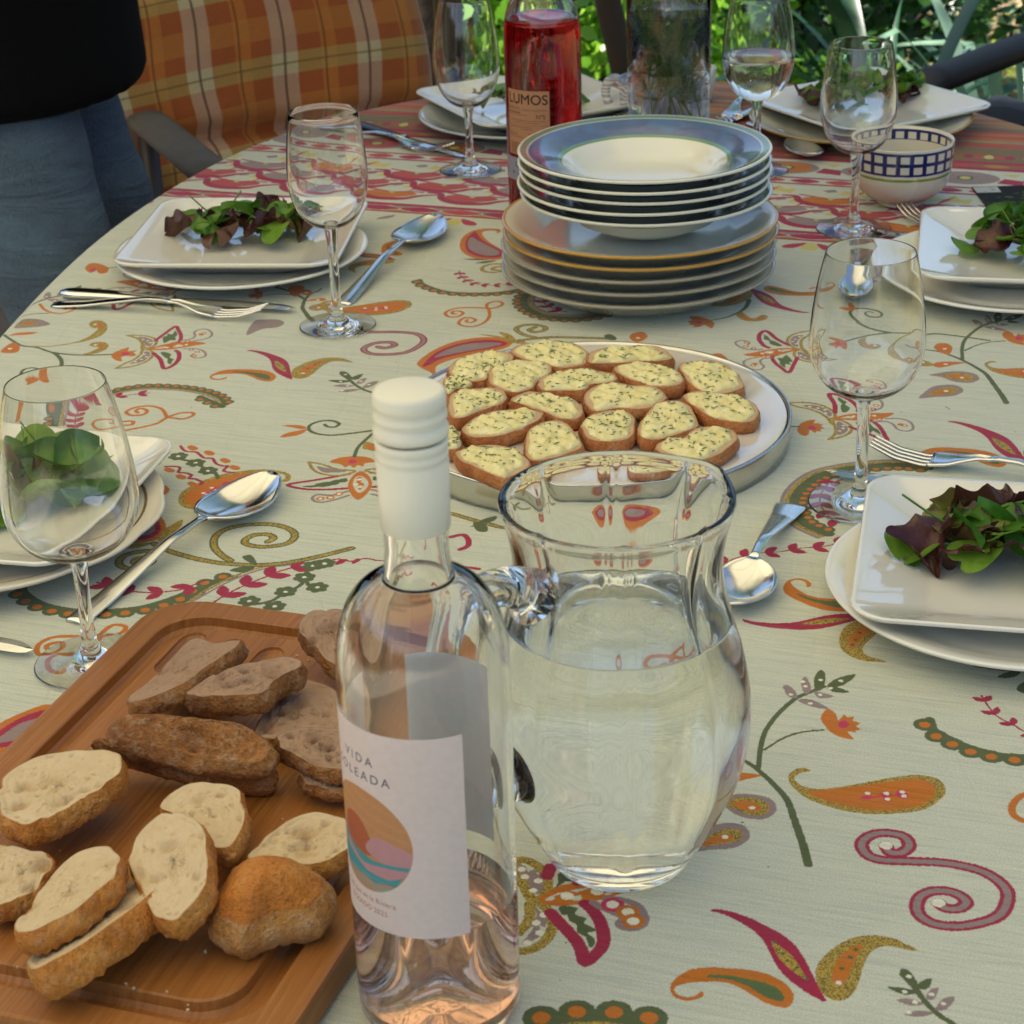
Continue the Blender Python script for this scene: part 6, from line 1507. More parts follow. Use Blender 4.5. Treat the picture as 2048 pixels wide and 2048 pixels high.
M_BUT = None
t = NT('herb_butter'); v = t.tc(); n = t.noise(v, 120, 5, .6).outputs['Fac']
c = t.ramp(n, [(.3, lin('#D6C884')), (.55, lin('#E6DB9E')), (.75, lin('#EEE6B6'))])
vo = t.n('ShaderNodeTexVoronoi', i_Vector=t.mp(v, (1, 2.2, 1), (0, 0, .7)), i_Scale=300.0).outputs[0]; c = t.mix(t.ramp(vo, [(.05, (.18, .18, .18)), (.2, (0, 0, 0))]), c, lin('#8E9A58'))
t.pb(c, .42, Normal=t.bump(n, .5, .001), Subsurface_Weight=.25, Subsurface_Radius=(.004, .003, .001), Subsurface_Scale=1.0); M_BUT = t.m
M_HERB = simple('chopped_herb', lin('#587448'), .5, 300, .5)
CAN = [
 ('at the back left of the platter, thin butter', [(150,190),(200,150),(300,122),(420,115),(470,130),(465,160),(400,185),(360,215),(330,245),(260,255),(190,240),(150,215)]),
 ('at the very back edge, left one of the pair', [(465,115),(500,85),(600,70),(700,62),(790,75),(850,110),(858,140),(830,165),(760,180),(690,180),(600,160),(520,145)]),
 ('at the very back edge, right one of the pair', [(850,140),(890,110),(1000,95),(1120,82),(1220,85),(1275,120),(1270,140),(1200,150),(1100,155),(1000,165),(900,170),(855,165)]),
 ('round, second row, just right of the back left slice', [(350,225),(380,190),(450,160),(560,150),(650,165),(672,195),(645,225),(598,255),(570,292),(500,315),(420,310),(360,275)]),
 ('long, in the middle of the second row', [(600,272),(630,235),(720,215),(800,200),(900,210),(980,225),(1000,250),(960,268),(870,275),(830,300),(700,305),(620,300)]),
 ('second row, right of the middle with butter spread thick', [(985,190),(1020,168),(1100,158),(1200,170),(1290,200),(1335,240),(1335,275),(1280,295),(1200,292),(1120,268),(1030,230)]),
 ('at the back right of the platter, standing apart', [(1320,185),(1380,170),(1480,155),(1560,180),(1615,220),(1640,270),(1600,300),(1500,320),(1430,310),(1370,270),(1340,230)]),
 ('small, mostly hidden behind the bottle cap, far left', [(125,250),(180,240),(250,255),(265,280),(230,292),(190,295),(150,320),(120,300)]),
 ('left side, its butter reaching the bottle cap', [(150,340),(200,310),(300,297),(400,305),(435,335),(430,365),(370,390),(300,412),(220,440),(165,440),(145,400)]),
 ('narrow, left of the centre of the platter', [(462,365),(505,337),(570,322),(680,335),(780,350),(815,380),(822,420),(780,440),(700,438),(625,412),(525,385)]),
 ('wide, at the centre with a thick swirl of butter', [(838,345),(855,305),(920,282),(1000,275),(1080,288),(1180,292),(1250,335),(1235,362),(1180,390),(1100,395),(990,395),(905,405),(855,380)]),
 ('right side, with dark herbs, near the steel rim', [(1342,345),(1400,320),(1500,325),(1620,340),(1700,370),(1725,410),(1690,450),(1600,460),(1500,445),(1425,410),(1365,375)]),
 ('long oval, front left with a tall side crust', [(215,490),(280,440),(380,412),(500,407),(600,420),(622,445),(592,470),(520,500),(420,530),(320,540),(240,525)]),
 ('front right of centre, touching the round one', [(1115,480),(1155,425),(1205,378),(1300,365),(1370,392),(1408,450),(1410,488),(1340,515),(1260,540),(1180,552),(1118,538)]),
 ('small and round, front centre with thin butter', [(820,490),(852,442),(920,415),(1020,410),(1080,435),(1090,480),(1078,538),(1000,563),(900,560),(842,538)]),
 ('front, just left of the small round one', [(535,580),(555,512),(622,480),(700,470),(755,492),(795,540),(822,590),(760,618),(660,643),(572,648),(538,625)]),
 ('cut off by the bottle cap, front far left', [(120,500),(165,490),(195,530),(212,575),(195,598),(160,603),(120,590)]),
 ('front left, crust facing the jug and bottle', [(180,620),(235,597),(330,583),(430,588),(500,612),(545,662),(555,700),(500,733),(430,757),(350,733),(262,690),(204,660)]),
 ('front right, nearest the rim beside the jug', [(1198,592),(1255,557),(1340,547),(1400,512),(1500,502),(1588,522),(1612,560),(1568,600),(1480,640),(1380,662),(1290,648),(1232,625)]),
 ('behind the jug rim, seen through the glass', [(1010,665),(1100,635),(1190,632),(1285,668),(1305,700),(1200,738),(1080,738),(1015,710)])]
PZ = TZ+.0006+.0202
for i, (lb, pg) in enumerate(CAN):
    th2 = .0095
    p3 = on_plane('s', pg, np.array([0, 0, PZ+th2+.0015]), (0, 0, 1)); g = np.random.RandomState(50+i)
    tl = (g.uniform(-.05, .05), g.uniform(-.06, .03), 1)
    cpt = p3.mean(0); n_ = np.array(tl)/np.linalg.norm(tl)
    p3[:, 2] -= ((p3-cpt)@n_)/n_[2]
    root, P, c_, nn, t1, t2, hz = slab('canape', p3, tl, th2+.0012, (M_CRC, M_CTC), 'slice of toast with herb butter, '+lb, 'canape', 'herb butter toasts on the platter', zmin=PZ+.0001, dents=2, seed=i)
    # butter
    N = len(P); M = 12; V = []; F = []; ph = g.uniform(0, 6, 6); side = g.uniform(-1, 1, 2)*.0015
    ia = g.uniform(.03, .09); inset = 1-(.055+ia+ia*.8*np.sin(np.arange(N)/N*2*np.pi*3+ph[0])+.035*np.sin(np.arange(N)/N*2*np.pi*7+ph[1]))
    def bz(x, y, f):
        h = .0022+.0014*math.sin(x*230+ph[2]+2*math.sin(y*150+ph[5]))*math.cos(y*260+ph[3])+.0007*math.sin(x*520+y*410+ph[4])+.0005*math.sin(x*900-y*700)
        return max(.0004, h)*min(1, (1-f)*6+.12)
    V.append(c_+nn*bz(0, 0, 0))
    for j in range(1, M+1):
        f = j/M
        for k in range(N):
            q = c_+(P[k]-c_)*inset[k]*f; d = q-c_; V.append(q+nn*(bz(d@t1, d@t2, f)+g.normal(0, .00018)))
    for k in range(N): F.append((0, 1+k, 1+(k+1) % N))
    for j in range(M-1):
        for k in range(N):
            a = 1+j*N; F.append((a+k, a+N+k, a+N+(k+1) % N, a+(k+1) % N))
    row = len(V)
    for k in range(N): V.append(c_+(P[k]-c_)*inset[k]*1.0-nn*.0012)
    a = 1+(M-1)*N
    for k in range(N): F.append((a+k, row+k, row+(k+1) % N, a+(k+1) % N))
    o0 = np.array(root.location); mb = MB(); mb.add([q-o0 for q in V], F); mb.build('butter', M_BUT, root)
    mb = MB(); cnt = int(26+g.randint(0, 26)); 
    for _ in range(cnt):
        k = g.randint(N); f = math.sqrt(g.uniform(0, .85)); q = c_+(P[k]-c_)*inset[k]*f; d = q-c_
        q = q+nn*(bz(d@t1, d@t2, f)+.0002); a = g.uniform(0, 3.14); L = g.uniform(.0012, .0042)*(1 if g.rand() < .6 else .6); wd = g.uniform(.0004, .0009)
        e1 = (t1*math.cos(a)+t2*math.sin(a))*L; e2 = (-t1*math.sin(a)+t2*math.cos(a))*wd; up = nn*.0003
        mb.add([q-e1-o0, q+e2-o0+up, q+e1-o0+nn*g.uniform(-.0002, .0005), q-e2-o0+up, q-nn*.0003-o0], [(0, 1, 2, 3), (0, 4, 1), (1, 4, 2), (2, 4, 3), (3, 4, 0)])
    tag(mb.build('herb_flecks', M_HERB, root, smooth=False), kind='stuff')

# ---- bread board
BU0, BU1, BV0, BV1 = -.586, -.3355, .617, 1.0085
bcu, bcv = (BU0+BU1)/2, (BV0+BV1)/2
bxw, byw = bcu*CA+bcv*SA, -bcu*SA+bcv*CA
BT = .0200
board = empty('bread_board', (bxw, byw, TZ+.0006), -math.atan2(SA, CA), 'bamboo cutting board with a juice groove, covered with sliced bread', 'cutting board')
t = NT('bamboo'); v = t.tc(); s = t.n('ShaderNodeSeparateXYZ', i_0=v)
st = t.math('FLOOR', t.math('MULTIPLY', s.outputs[0], 115.0)); wn = t.n('ShaderNodeTexWhiteNoise', noise_dimensions='1D', i_W=st).outputs[0]
gr = t.noise(t.mp(v, (260, 7, 60)), 1.6, 5, .7).outputs['Fac']; big = t.noise(v, 9, 3).outputs['Fac']
c = t.ramp(gr, [(.28, lin('#744418')), (.5, lin('#9A6230')), (.72, lin('#B27C42'))])
c = t.mix(t.math('MULTIPLY', wn, .55), c, lin('#9A6128')); c = t.mix(t.math('MULTIPLY', big, .45), c, lin('#8A5524'))
nd = t.noise(t.mp(v, (40, 3.5, 10)), 2.4, 4, .6).outputs['Fac']; c = t.mix(t.ramp(nd, [(.62, (0, 0, 0)), (.74, (.6, .6, .6))]), c, lin('#6E3F18'))
t.pb(c, .42, Normal=t.bump(gr, .25, .0004), Specular_IOR_Level=.4); M_BAM = t.m
def rring(hx, hy, r_, n=10):
    out = []
    for q in range(4):
        a0 = q*math.pi/2; sx = 1 if q in (0, 3) else -1; sy = 1 if q in (0, 1) else -1
        for k in range(n+1):
            a = a0+math.pi/2*k/n; out.append((sx*(hx-r_)+r_*math.cos(a), sy*(hy-r_)+r_*math.sin(a)))
    return out
hx, hy = (BU1-BU0)/2, (BV1-BV0)/2
lvl = [(.060, BT, .02), (.0345, BT, .022), (.0335, BT-.0008, .022), (.0325, BT-.0055, .023), (.0300, BT-.0078, .024), (.0225, BT-.0078, .026), (.0202, BT-.0060, .027), (.0195, BT-.0006, .028), (.0188, BT, .028), (.0030, BT, .034), (.0008, BT-.0006, .036), (0, BT-.0028, .0365), (0, .0030, .0365), (.0012, .0008, .036), (.0030, 0, .035)]
V = [(0, 0, BT)]; rows = []; F = []
for ins, z, r_ in lvl:
    row = [];
    for q in rring(hx-ins, hy-ins, r_): row.append(len(V)); V.append((q[0], q[1], z))
    rows.append(row)
n = len(rows[0])
for k in range(n): F.append((0, rows[0][k], rows[0][(k+1) % n]))
for a, b in zip(rows[:-1], rows[1:]):
    for k in range(n): F.append((a[k], b[k], b[(k+1) % n], a[(k+1) % n]))
F.append(tuple(rows[-1][::-1]))
mb = MB(); mb.add(V, F); bo = mb.build('board_slab', M_BAM, board, smooth=False)
# three scooped finger slots near the far end, cut out of the slab
cut = MB()
for (x, y) in ((895, 185), (1065, 215), (1235, 250)):
    q = on_plane('v', [(x, y)], np.array([0, 0, TZ+.0206]), (0, 0, 1))[0]
    d = q[:2]-np.array([bxw, byw]); u_, v_ = d[0]*CA-d[1]*SA, d[0]*SA+d[1]*CA
    b = cut.n; VV = []; FF = []
    for j in range(9):
        a = -math.pi/2+math.pi*j/8
        for k in range(20):
            th3 = 2*math.pi*k/20; yy = math.sin(th3)*.011*math.cos(a)
            VV.append((u_+.0085*math.cos(a)*math.cos(th3), v_-.012+(yy-(.030 if yy < 0 else 0)), BT+.0005+.0055*math.sin(a)))
    for j in range(8):
        for k in range(20): FF.append((j*20+k, j*20+(k+1) % 20, (j+1)*20+(k+1) % 20, (j+1)*20+k))
    FF.append(tuple(range(19, -1, -1))); FF.append(tuple(160+k for k in range(20)))
    cut.add(VV, FF)
co = cut.build('cutter', M_BAM, board, smooth=False)
md = bo.modifiers.new('slots', 'BOOLEAN'); md.object = co; md.operation = 'DIFFERENCE'; md.solver = 'EXACT'
bpy.context.view_layer.update(); dg = bpy.context.evaluated_depsgraph_get()
nm_ = bpy.data.meshes.new_from_object(bo.evaluated_get(dg)); bo.modifiers.clear(); bo.data = nm_; bpy.data.objects.remove(co)

BZ = TZ+.0006+BT
BR = [
 # name, poly, mean height over board, normal, thickness, mats, label, dents, options
 ('W', [(0,880),(60,800),(160,745),(280,720),(400,712),(500,720),(538,760),(515,820),(435,885),(350,940),(255,995),(180,1020),(100,1045),(45,1020),(0,955)], .030, (-.10,.05,1), .0190, 'large white slice with one big hole, at the left edge of the board', 9, {}),
 ('W', [(-60,1150),(40,1140),(140,1158),(215,1172),(232,1205),(200,1270),(120,1345),(40,1385),(-60,1395)], .018, (-.05,-.05,1), .0160, 'white slice half out of the picture, under the large one at the left edge', 5, {}),
 ('W', [(60,1500),(110,1420),(200,1310),(300,1200),(395,1148),(480,1145),(522,1190),(510,1265),(430,1345),(325,1425),(220,1485),(125,1522)], .034, (-.28,.18,1), .0170, 'long white slice leaning on the lowest one, with an oval hole', 5, {}),
 ('W', [(130,1640),(250,1540),(400,1440),(500,1360),(580,1300),(650,1290),(695,1310),(640,1370),(520,1465),(380,1565),(240,1648),(150,1685)], .024, (-.42,.30,1), .0230, 'lowest white slice lying on its side, floury crust to the front', 3, {}),
 ('W', [(590,1150),(640,1060),(720,1000),(800,987),(868,1012),(900,1060),(918,1150),(928,1250),(890,1350),(825,1425),(760,1475),(692,1448),(640,1350),(598,1255)], .036, (-.28,-.12,1), .0190, 'upright oval white slice in the middle of the white bread', 7, {}),
 ('W', [(715,960),(800,880),(900,857),(1000,862),(1058,900),(1088,980),(1078,1060),(1020,1140),(940,1140),(860,1060),(790,1000)], .024, (-.15,-.02,1), .0170, 'white slice behind the upright oval one', 8, {}),
 ('W', [(1100,1180),(1180,1100),(1280,1030),(1400,990),(1500,1000),(1560,1040),(1580,1120),(1520,1170),(1400,1213),(1300,1205),(1180,1200)], .019, (-.05,-.05,1), .0160, 'white slice beside the rose bottle, behind the crusty end', 6, {}),
 ('B', [(560,490),(640,420),(760,310),(860,215),(960,235),(1050,220),(1062,242),(960,312),(840,400),(740,450),(620,492)], .026, (-.35,.22,1), .0150, 'brown walnut slice at the far left, leaning with its long crust in front', 6, {}),
 ('B', [(830,460),(880,420),(960,370),(1080,330),(1200,305),(1320,300),(1335,340),(1250,385),(1165,455),(1000,468),(890,470)], .034, (-.10,-.02,1), .0190, 'thick brown walnut slice with a dark crust in the middle of the brown bread', 6, {}),
 ('B', [(1130,640),(1170,560),(1210,490),(1300,400),(1400,405),(1500,460),(1530,560),(1500,620),(1400,630),(1300,650),(1200,660)], .016, (-.05,-.02,1), .0130, 'pale brown slice lying flat between the thick one and the bottle', 8, {}),
 ('B', [(1230,650),(1300,622),(1400,615),(1530,622),(1600,680),(1600,790),(1530,800),(1440,785),(1335,738),(1250,700)], .026, (-.05,-.08,1), .0160, 'brown walnut slice touching the bottle label', 7, {}),
 ('B', [(1335,180),(1360,112),(1450,88),(1540,95),(1620,150),(1630,260),(1560,350),(1450,300),(1380,225)], .032, (-.12,-.10,1), .0190, 'brown slice at the far right corner of the board beside the bottle', 7, {}),
 ('C', [(440,660),(520,672),(700,712),(900,745),(1100,755),(1190,770),(1185,830),(1120,850),(950,820),(800,790),(650,745),(500,700)], .018, (.02,-.35,1), .0150, 'crusty brown end slice underneath the other crusty one', 0, dict(domed=.004, bulge=.003)),
 ('C', [(500,620),(540,570),(650,550),(800,560),(950,580),(1080,600),(1150,650),(1192,700),(1178,745),(1100,765),(950,752),(800,722),(650,692),(540,665)], .034, (.02,-.25,1), .0150, 'ridged crusty brown end slice lying on top of another', 0, dict(domed=.006, bulge=.003)),
 ('B', [(1340,812),(1430,782),(1560,800),(1600,850),(1560,885),(1450,885),(1370,860)], .014, (0,-.1,1), .0120, 'small crusty brown piece poking out beside the bottle label', 3, {}),
 ('H', [(960,1400),(1005,1300),(1062,1225),(1150,1190),(1300,1205),(1395,1255),(1440,1330),(1400,1390),(1330,1420),(1220,1440),(1100,1480),(1000,1470)], .024, (.0,-.10,1), .0230, 'golden rounded heel of the loaf in front of the rose bottle', 0, dict(domed=.015, bulge=.004))]
for i, (ty, pg, hh, nn, tk, lb, dn, kw) in enumerate(BR):
    mts = {'W': (M_CRW, M_CTW), 'B': (M_CRB, M_CTB), 'C': (M_CTB, M_CTB), 'H': (M_HEEL, M_FLR)}[ty]
    p0 = on_plane('v', [tuple(np.mean(pg, axis=0))], np.array([0, 0, BZ+hh]), (0, 0, 1))[0]
    p3 = on_plane('v', pg, p0, nn)
    slab('bread_heel' if ty == 'H' else 'bread_slice', p3, nn, tk*(.74 if ty in 'WB' else .95), mts, lb, 'bread', 'slices of bread on the board', zmin=BZ+.0001, dents=dn*2, seed=200+i, M=30, pores=0 if ty in 'CH' else 16, rough=.0009 if ty in 'CB' else (.0001 if ty == 'H' else .0006), **kw)
mb = MB()
for _ in range(70):
    x, y = rng.uniform(-.09, .09), rng.uniform(-.17, .15); s_ = rng.uniform(.0004, .0012)
    mb.box((x, y, BT+s_*.5), (s_, s_*rng.uniform(.6, 1.5), s_), Matrix.Rotation(rng.uniform(0, 3), 3, 'Z'))
cr_ = mb.build('crumbs', M_CRW, None, smooth=False); cr_.location = board.location; cr_.rotation_euler = board.rotation_euler; tag(cr_, 'bread crumbs scattered on the cutting board', 'crumbs', kind='stuff')
# ------------------------------------------------------------------ cutlery (built along +x, handle end at 0, length L)
def strip(ws, zs_, xs, cross, n=10):
    V = []; F = []
    for x, w_, z in zip(xs, ws, zs_):
        for k in range(n+1):
            q = -1+2*k/n; V.append((x, w_*q, z+cross(x, q)))
    for i in range(len(xs)-1):
        for k in range(n): F.append((i*(n+1)+k, (i+1)*(n+1)+k, (i+1)*(n+1)+k+1, i*(n+1)+k+1))
    return V, F
def place(root, a, b, za=.0, zb=.0):
    d = np.array(b)[:2]-np.array(a)[:2]; root.location = (a[0], a[1], TZ+.0008+za)
    root.rotation_euler = (0, -math.atan2(zb-za, math.hypot(*d[:2])), math.atan2(d[1], d[0]))
def spoon(L, label, wb=.0245, square=False):
    root = empty('spoon', (0, 0, 0), 0, label, 'spoon', 'table spoons')
    xs = np.linspace(0, 1, 60); ws = []; zz = []
    for s in xs:
        if s < .64: w_ = np.interp(s, [0, .03, .1, .45, .60, .64], [.0072 if not square else .0110, .0088 if not square else .0112, .0082 if not square else .0095, .0042, .0030, .0032])
        else: q = (s-.64)/.36; w_ = .0032+(wb-.0032)*max(0, math.sin(math.pi*min(1, q**.82)))**.62 if q < .995 else .0015
        ws.append(w_); zz.append(np.interp(s, [0, .15, .45, .62, .70, .84, 1], [.0008, .0035, .013, .0135, .0105, .0088, .0125]))
    ws[-1] = .0018
    def cross(x, q):
        s = x/L
        if s < .62: return .0012*(1-q*q)*(.6 if s > .5 else 1)
        k = max(0, math.sin(math.pi*min(1, (s-.62)/.38)))**.8; return -.0085*k*(1-q*q)+.0
    V, F = strip(np.array(ws), np.array(zz), xs*L, cross, 14); mb = MB(); mb.add(V, F)
    hb = [f for f in F]
    ncol = 15
    hf = [f for f in F if f[0]//ncol < 37]; bf = [f for f in F if f[0]//ncol >= 37]
    for nm, fs in (('handle', hf), ('bowl', bf)):
        used = sorted({i for f in fs for i in f}); mp_ = {u: k for k, u in enumerate(used)}
        m2 = MB(); m2.add([V[u] for u in used], [tuple(mp_[i] for i in f) for f in fs]); o = m2.build(nm, M_STEEL, root)
        md = o.modifiers.new('t', 'SOLIDIFY'); md.thickness = .0014 if nm == 'bowl' else .0022; md.offset = -1
    return root
def fork(L, label):
    root = empty('fork', (0, 0, 0), 0, label, 'fork', 'table forks')
    xs = np.linspace(0, .78, 44); ws = [np.interp(s, [0, .03, .1, .45, .58, .66, .72, .78], [.0075, .0092, .0085, .0042, .0032, .0060, .0105, .0118]) for s in xs]
    zf = lambda s: float(np.interp(s, [0, .15, .45, .60, .70, .80, .9, 1], [.0008, .0035, .013, .0125, .0068, .0045, .0068, .0140]))
    V, F = strip(np.array(ws), np.array([zf(s) for s in xs]), xs*L, lambda x, q: .0010*(1-q*q)*(1 if x/L < .55 else -1.6), 12)
    m1 = MB(); m1.add(V, F); o = m1.build('handle', M_STEEL, root); md = o.modifiers.new('t', 'SOLIDIFY'); md.thickness = .0020; md.offset = -1
    for k in range(4):
        y0 = (-.0090+.0060*k); m2 = MB(); x2 = np.linspace(.772, 1, 14)
        V = []; F = []
        for s in x2:
            w_ = .0016*(1 if s < .93 else (1-s)/.07*.8+.2); yc = y0*np.interp(s, [.77, 1], [1.0, .94])
            for q in (-1, 1): V.append((s*L, yc+w_*q, zf(s)-.0010))
        for i in range(13): F.append((2*i, 2*i+2, 2*i+3, 2*i+1))
        m2.add(V, F); o = m2.build('tine', M_STEEL, root); md = o.modifiers.new('t', 'SOLIDIFY'); md.thickness = .0018; md.offset = -1
    return root
def knife(L, label, hm=None):
    root = empty('knife', (0, 0, 0), 0, label, 'knife', 'table knives')
    P = [(0, 0, .0042), (.002, 0, .0045), (.05, 0, .0048), (L*.42, 0, .0042), (L*.46, 0, .0045)]; pts = smooth_curve(P, 5)
    rr_ = np.interp(pts[:, 0], [0, .003, .02, L*.3, L*.46], [.0060, .0092, .0096, .0078, .0072])
    MB().tube(pts, rr_, 16, flat=.44, up=(0, 0, 1)).build('handle', hm or M_STEEL, root)
    MB().tube([(L*.455, 0, .0045), (L*.475, 0, .0045)], [.0080, .0072], 16, flat=.5, up=(0, 0, 1)).build('bolster', M_STEEL, root)
    xs = np.linspace(L*.47, L, 26); V = []; F = []
    for x in xs:
        s = (x-L*.47)/(L*.53); lo = -.0075*(1-.25*s) if s < .9 else -.0056+.0050*((s-.9)/.1)**2*1.0
        hi = .0072+.0015*math.sin(s*3) if s < .82 else .0072+.0008-.0085*((s-.82)/.18)**2
        V += [(x, lo, .0040), (x, (lo+hi)/2, .0050), (x, hi, .0042), (x, (lo+hi)/2, .0034)]
    for i in range(25):
        for k in range(4): F.append((4*i+k, 4*i+4+k, 4*i+4+(k+1) % 4, 4*i+(k+1) % 4))
    F.append((3, 2, 1, 0)); F.append((100, 101, 102, 103))
    m2 = MB(); m2.add(V, F); m2.build('blade', M_STEEL, root, smooth=False)
    return root
def between(mk, a, b, ha=.003, hb=.012, ext=0, *args, **kw):
    A = at(*a, ha); B = at(*b, hb); L = math.hypot(*(B-A)[:2])
    o = mk(L, *args, **kw); place(o, A, B); return o
between(spoon, (148, 1240), (545, 940), .003, .014, 0, 'big spoon beside the near left plate, handle pointing to the bread board')
between(spoon, (684, 605), (873, 425), .003, .014, 0, 'spoon between the far left wine glass and the stacked plates')
between(knife, (130, 583), (592, 618), .006, .004, 0, 'steel knife in front of the far left plate')
between(fork, (108, 604), (529, 611), .003, .014, 0, 'steel fork lying beside the knife in front of the far left plate')
M_BLK = simple('black_handle', (.015, .015, .017), .25, 60, .2)
between(knife, (700, 244), (935, 315), .006, .004, 0, 'black handled knife left of the back wine glass', hm=M_BLK)
between(fork, (640, 262), (899, 287), .003, .014, 0, 'fork with raised tines crossing the black handled knife')
o = spoon(.175, 'short square ended spoon tilted towards the jug', .0215, True); place(o, at(1583, 1003, .004), at(1450, 1225, .010))
o = fork(.195, 'fork above the near right square plate'); B = at(1746, 878, .014); D_ = at(2060, 940, .008)-B; D_ = D_/np.hypot(*D_[:2]); place(o, B+D_*.195, B)
o = knife(.215, 'knife mostly hidden under the near right square plate'); B = at(1652, 944, .004); dr = np.array([.93, -.36]); place(o, B[:2]+dr*.215, B)
o = knife(.20, 'knife whose rounded tip shows at the left edge below the near left plate'); B = at(68, 1303, .004); place(o, B[:2]+np.array([-.93, .36])*.20, B)
o = spoon(.165, 'small spoon seen through the near right wine glass', .0175, True); place(o, at(1722, 500, .004), at(1700, 612, .010))
o = fork(.19, 'fork tucked behind the right edge plate with only its tines showing'); B = at(1806, 404, .014); place(o, B[:2]+np.array([.45, -.89])*.19, B)
o = knife(.20, 'knife tip peeping out left of the right edge plates'); B = at(1755, 463, .004); place(o, B[:2]+np.array([.85, -.52])*.20, B)
o = spoon(.19, 'dark spoon lying behind the stack of plates, left of the checked bowl', .018); place(o, at(1560, 290, .003)+np.array([-.02, .11, 0]), at(1672, 325, .014))
o = fork(.18, 'fork with blue reflections beside the glass of clear wine'); place(o, at(1510, 178, .003), at(1446, 238, .012))
o = knife(.19, 'knife beside the fork near the tall vase'); place(o, at(1560, 205, .003), at(1462, 240, .004))

# ------------------------------------------------------------------ checked bowl
bx_, by_, _ = at(1799, 406)
bowl = empty('bowl', (bx_, by_, TZ+.0006), 0, 'cream bowl with a navy blue checked band and a green line', 'bowl')
out = smooth_curve([(.0225, .0008), (.0228, .0045), (.0300, .0070), (.0400, .0145), (.0468, .0250), (.0498, .0380), (.0508, .0520), (.0512, .0650)], 4)
prof = [(0, .0030), (.0190, .0028), (.0205, .0008)]+[tuple(q) for q in out]+[(.0508, .0662), (.0498, .0662), (.0490, .0650)]+[(r-.0028, max(z, .0085)) for r, z in out[::-1] if z > .012]+[(0, .0068)]
t = NT('checked_glaze'); v = t.tc(); s = t.n('ShaderNodeSeparateXYZ', i_0=v)
r_ = t.math('POWER', t.math('ADD', t.math('MULTIPLY', s.outputs[0], s.outputs[0]), t.math('MULTIPLY', s.outputs[1], s.outputs[1])), .5)
ang = t.math('ARCTAN2', s.outputs[1], s.outputs[0])
z_ = s.outputs[2]
outer = t.math('MULTIPLY', t.math('GREATER_THAN', t.math('SUBTRACT', r_, t.ramp(z_, [(0, (.02, .02, .02)), (.025, (.0455, .0455, .0455)), (.038, (.0484, .0484, .0484)), (.065, (.0498, .0498, .0498))]) if False else .0480), 0.0), 1.0)
wob = t.math('MULTIPLY', t.math('SUBTRACT', t.noise(v, 60, 2).outputs['Fac'], .5), .0008)
zz = t.math('ADD', z_, wob)
band = t.math('MULTIPLY', t.math('GREATER_THAN', zz, .0400), t.math('LESS_THAN', zz, .0632))
cellv = t.math('FRACT', t.math('DIVIDE', t.math('SUBTRACT', zz, .0407), .0108)); cella = t.math('FRACT', t.math('ADD', t.math('MULTIPLY', ang, 24/(2*math.pi)), t.math('MULTIPLY', wob, 60.0)))
sq = t.math('MULTIPLY', t.math('MULTIPLY', t.math('GREATER_THAN', cellv, .17), t.math('LESS_THAN', cellv, .83)), t.math('MULTIPLY', t.math('GREATER_THAN', cella, .17), t.math('LESS_THAN', cella, .83)))
inz = t.math('MULTIPLY', t.math('GREATER_THAN', zz, .0407), t.math('LESS_THAN', zz, .0623))
blue = t.math('MULTIPLY', band, t.math('SUBTRACT', 1.0, t.math('MULTIPLY', sq, inz)))
green = t.math('MULTIPLY', t.math('GREATER_THAN', zz, .0345), t.math('LESS_THAN', zz, .0372))
c = t.mix(t.math('MULTIPLY', green, outer), lin('#D6CFBB'), lin('#7E9430')); c = t.mix(t.math('MULTIPLY', blue, outer), c, lin('#1E2460'))
t.pb(c, .14, Coat_Weight=.5, Coat_Roughness=.05); M_CHECK = t.m
MB().lathe(prof, 96).build('bowl_body', M_CHECK, bowl)

# ------------------------------------------------------------------ tall vase with dill, mug behind it
jx_, jy_ = .189, 2.24
zw = hgt(jx_, jy_, 26)
vase = empty('vase', (jx_, jy_, TZ+.0006), 0, 'tall clear glass vase of water holding feathery dill', 'vase')
MB().lathe(support([(0, .0010), (.042, .0008), (.0440, .003), (.0452, .05), (.0475, .215), (.0472, .2156), (.0462, .215), (.0436, .05), (.0424, .011), (0, .0095)], .0006), 80).build('glass', M_GLASS, vase)
MB().lathe([(0, .0088), (.0428, .0104), (.0442, .05), (.0458, zw), (.0453, zw-.0008), (0, zw-.0012)], 80).build('water', M_WATER, vase)
M_DILL = plantmat('dill_green', [lin('#6E9A3C'), lin('#94BC58'), lin('#B0CE78')], .5, .5, 60)
g = random.Random(5)
dill = empty('dill_bunch', (jx_, jy_, TZ+.02), 0, 'feathery green dill sprigs standing in the tall vase', 'herb')
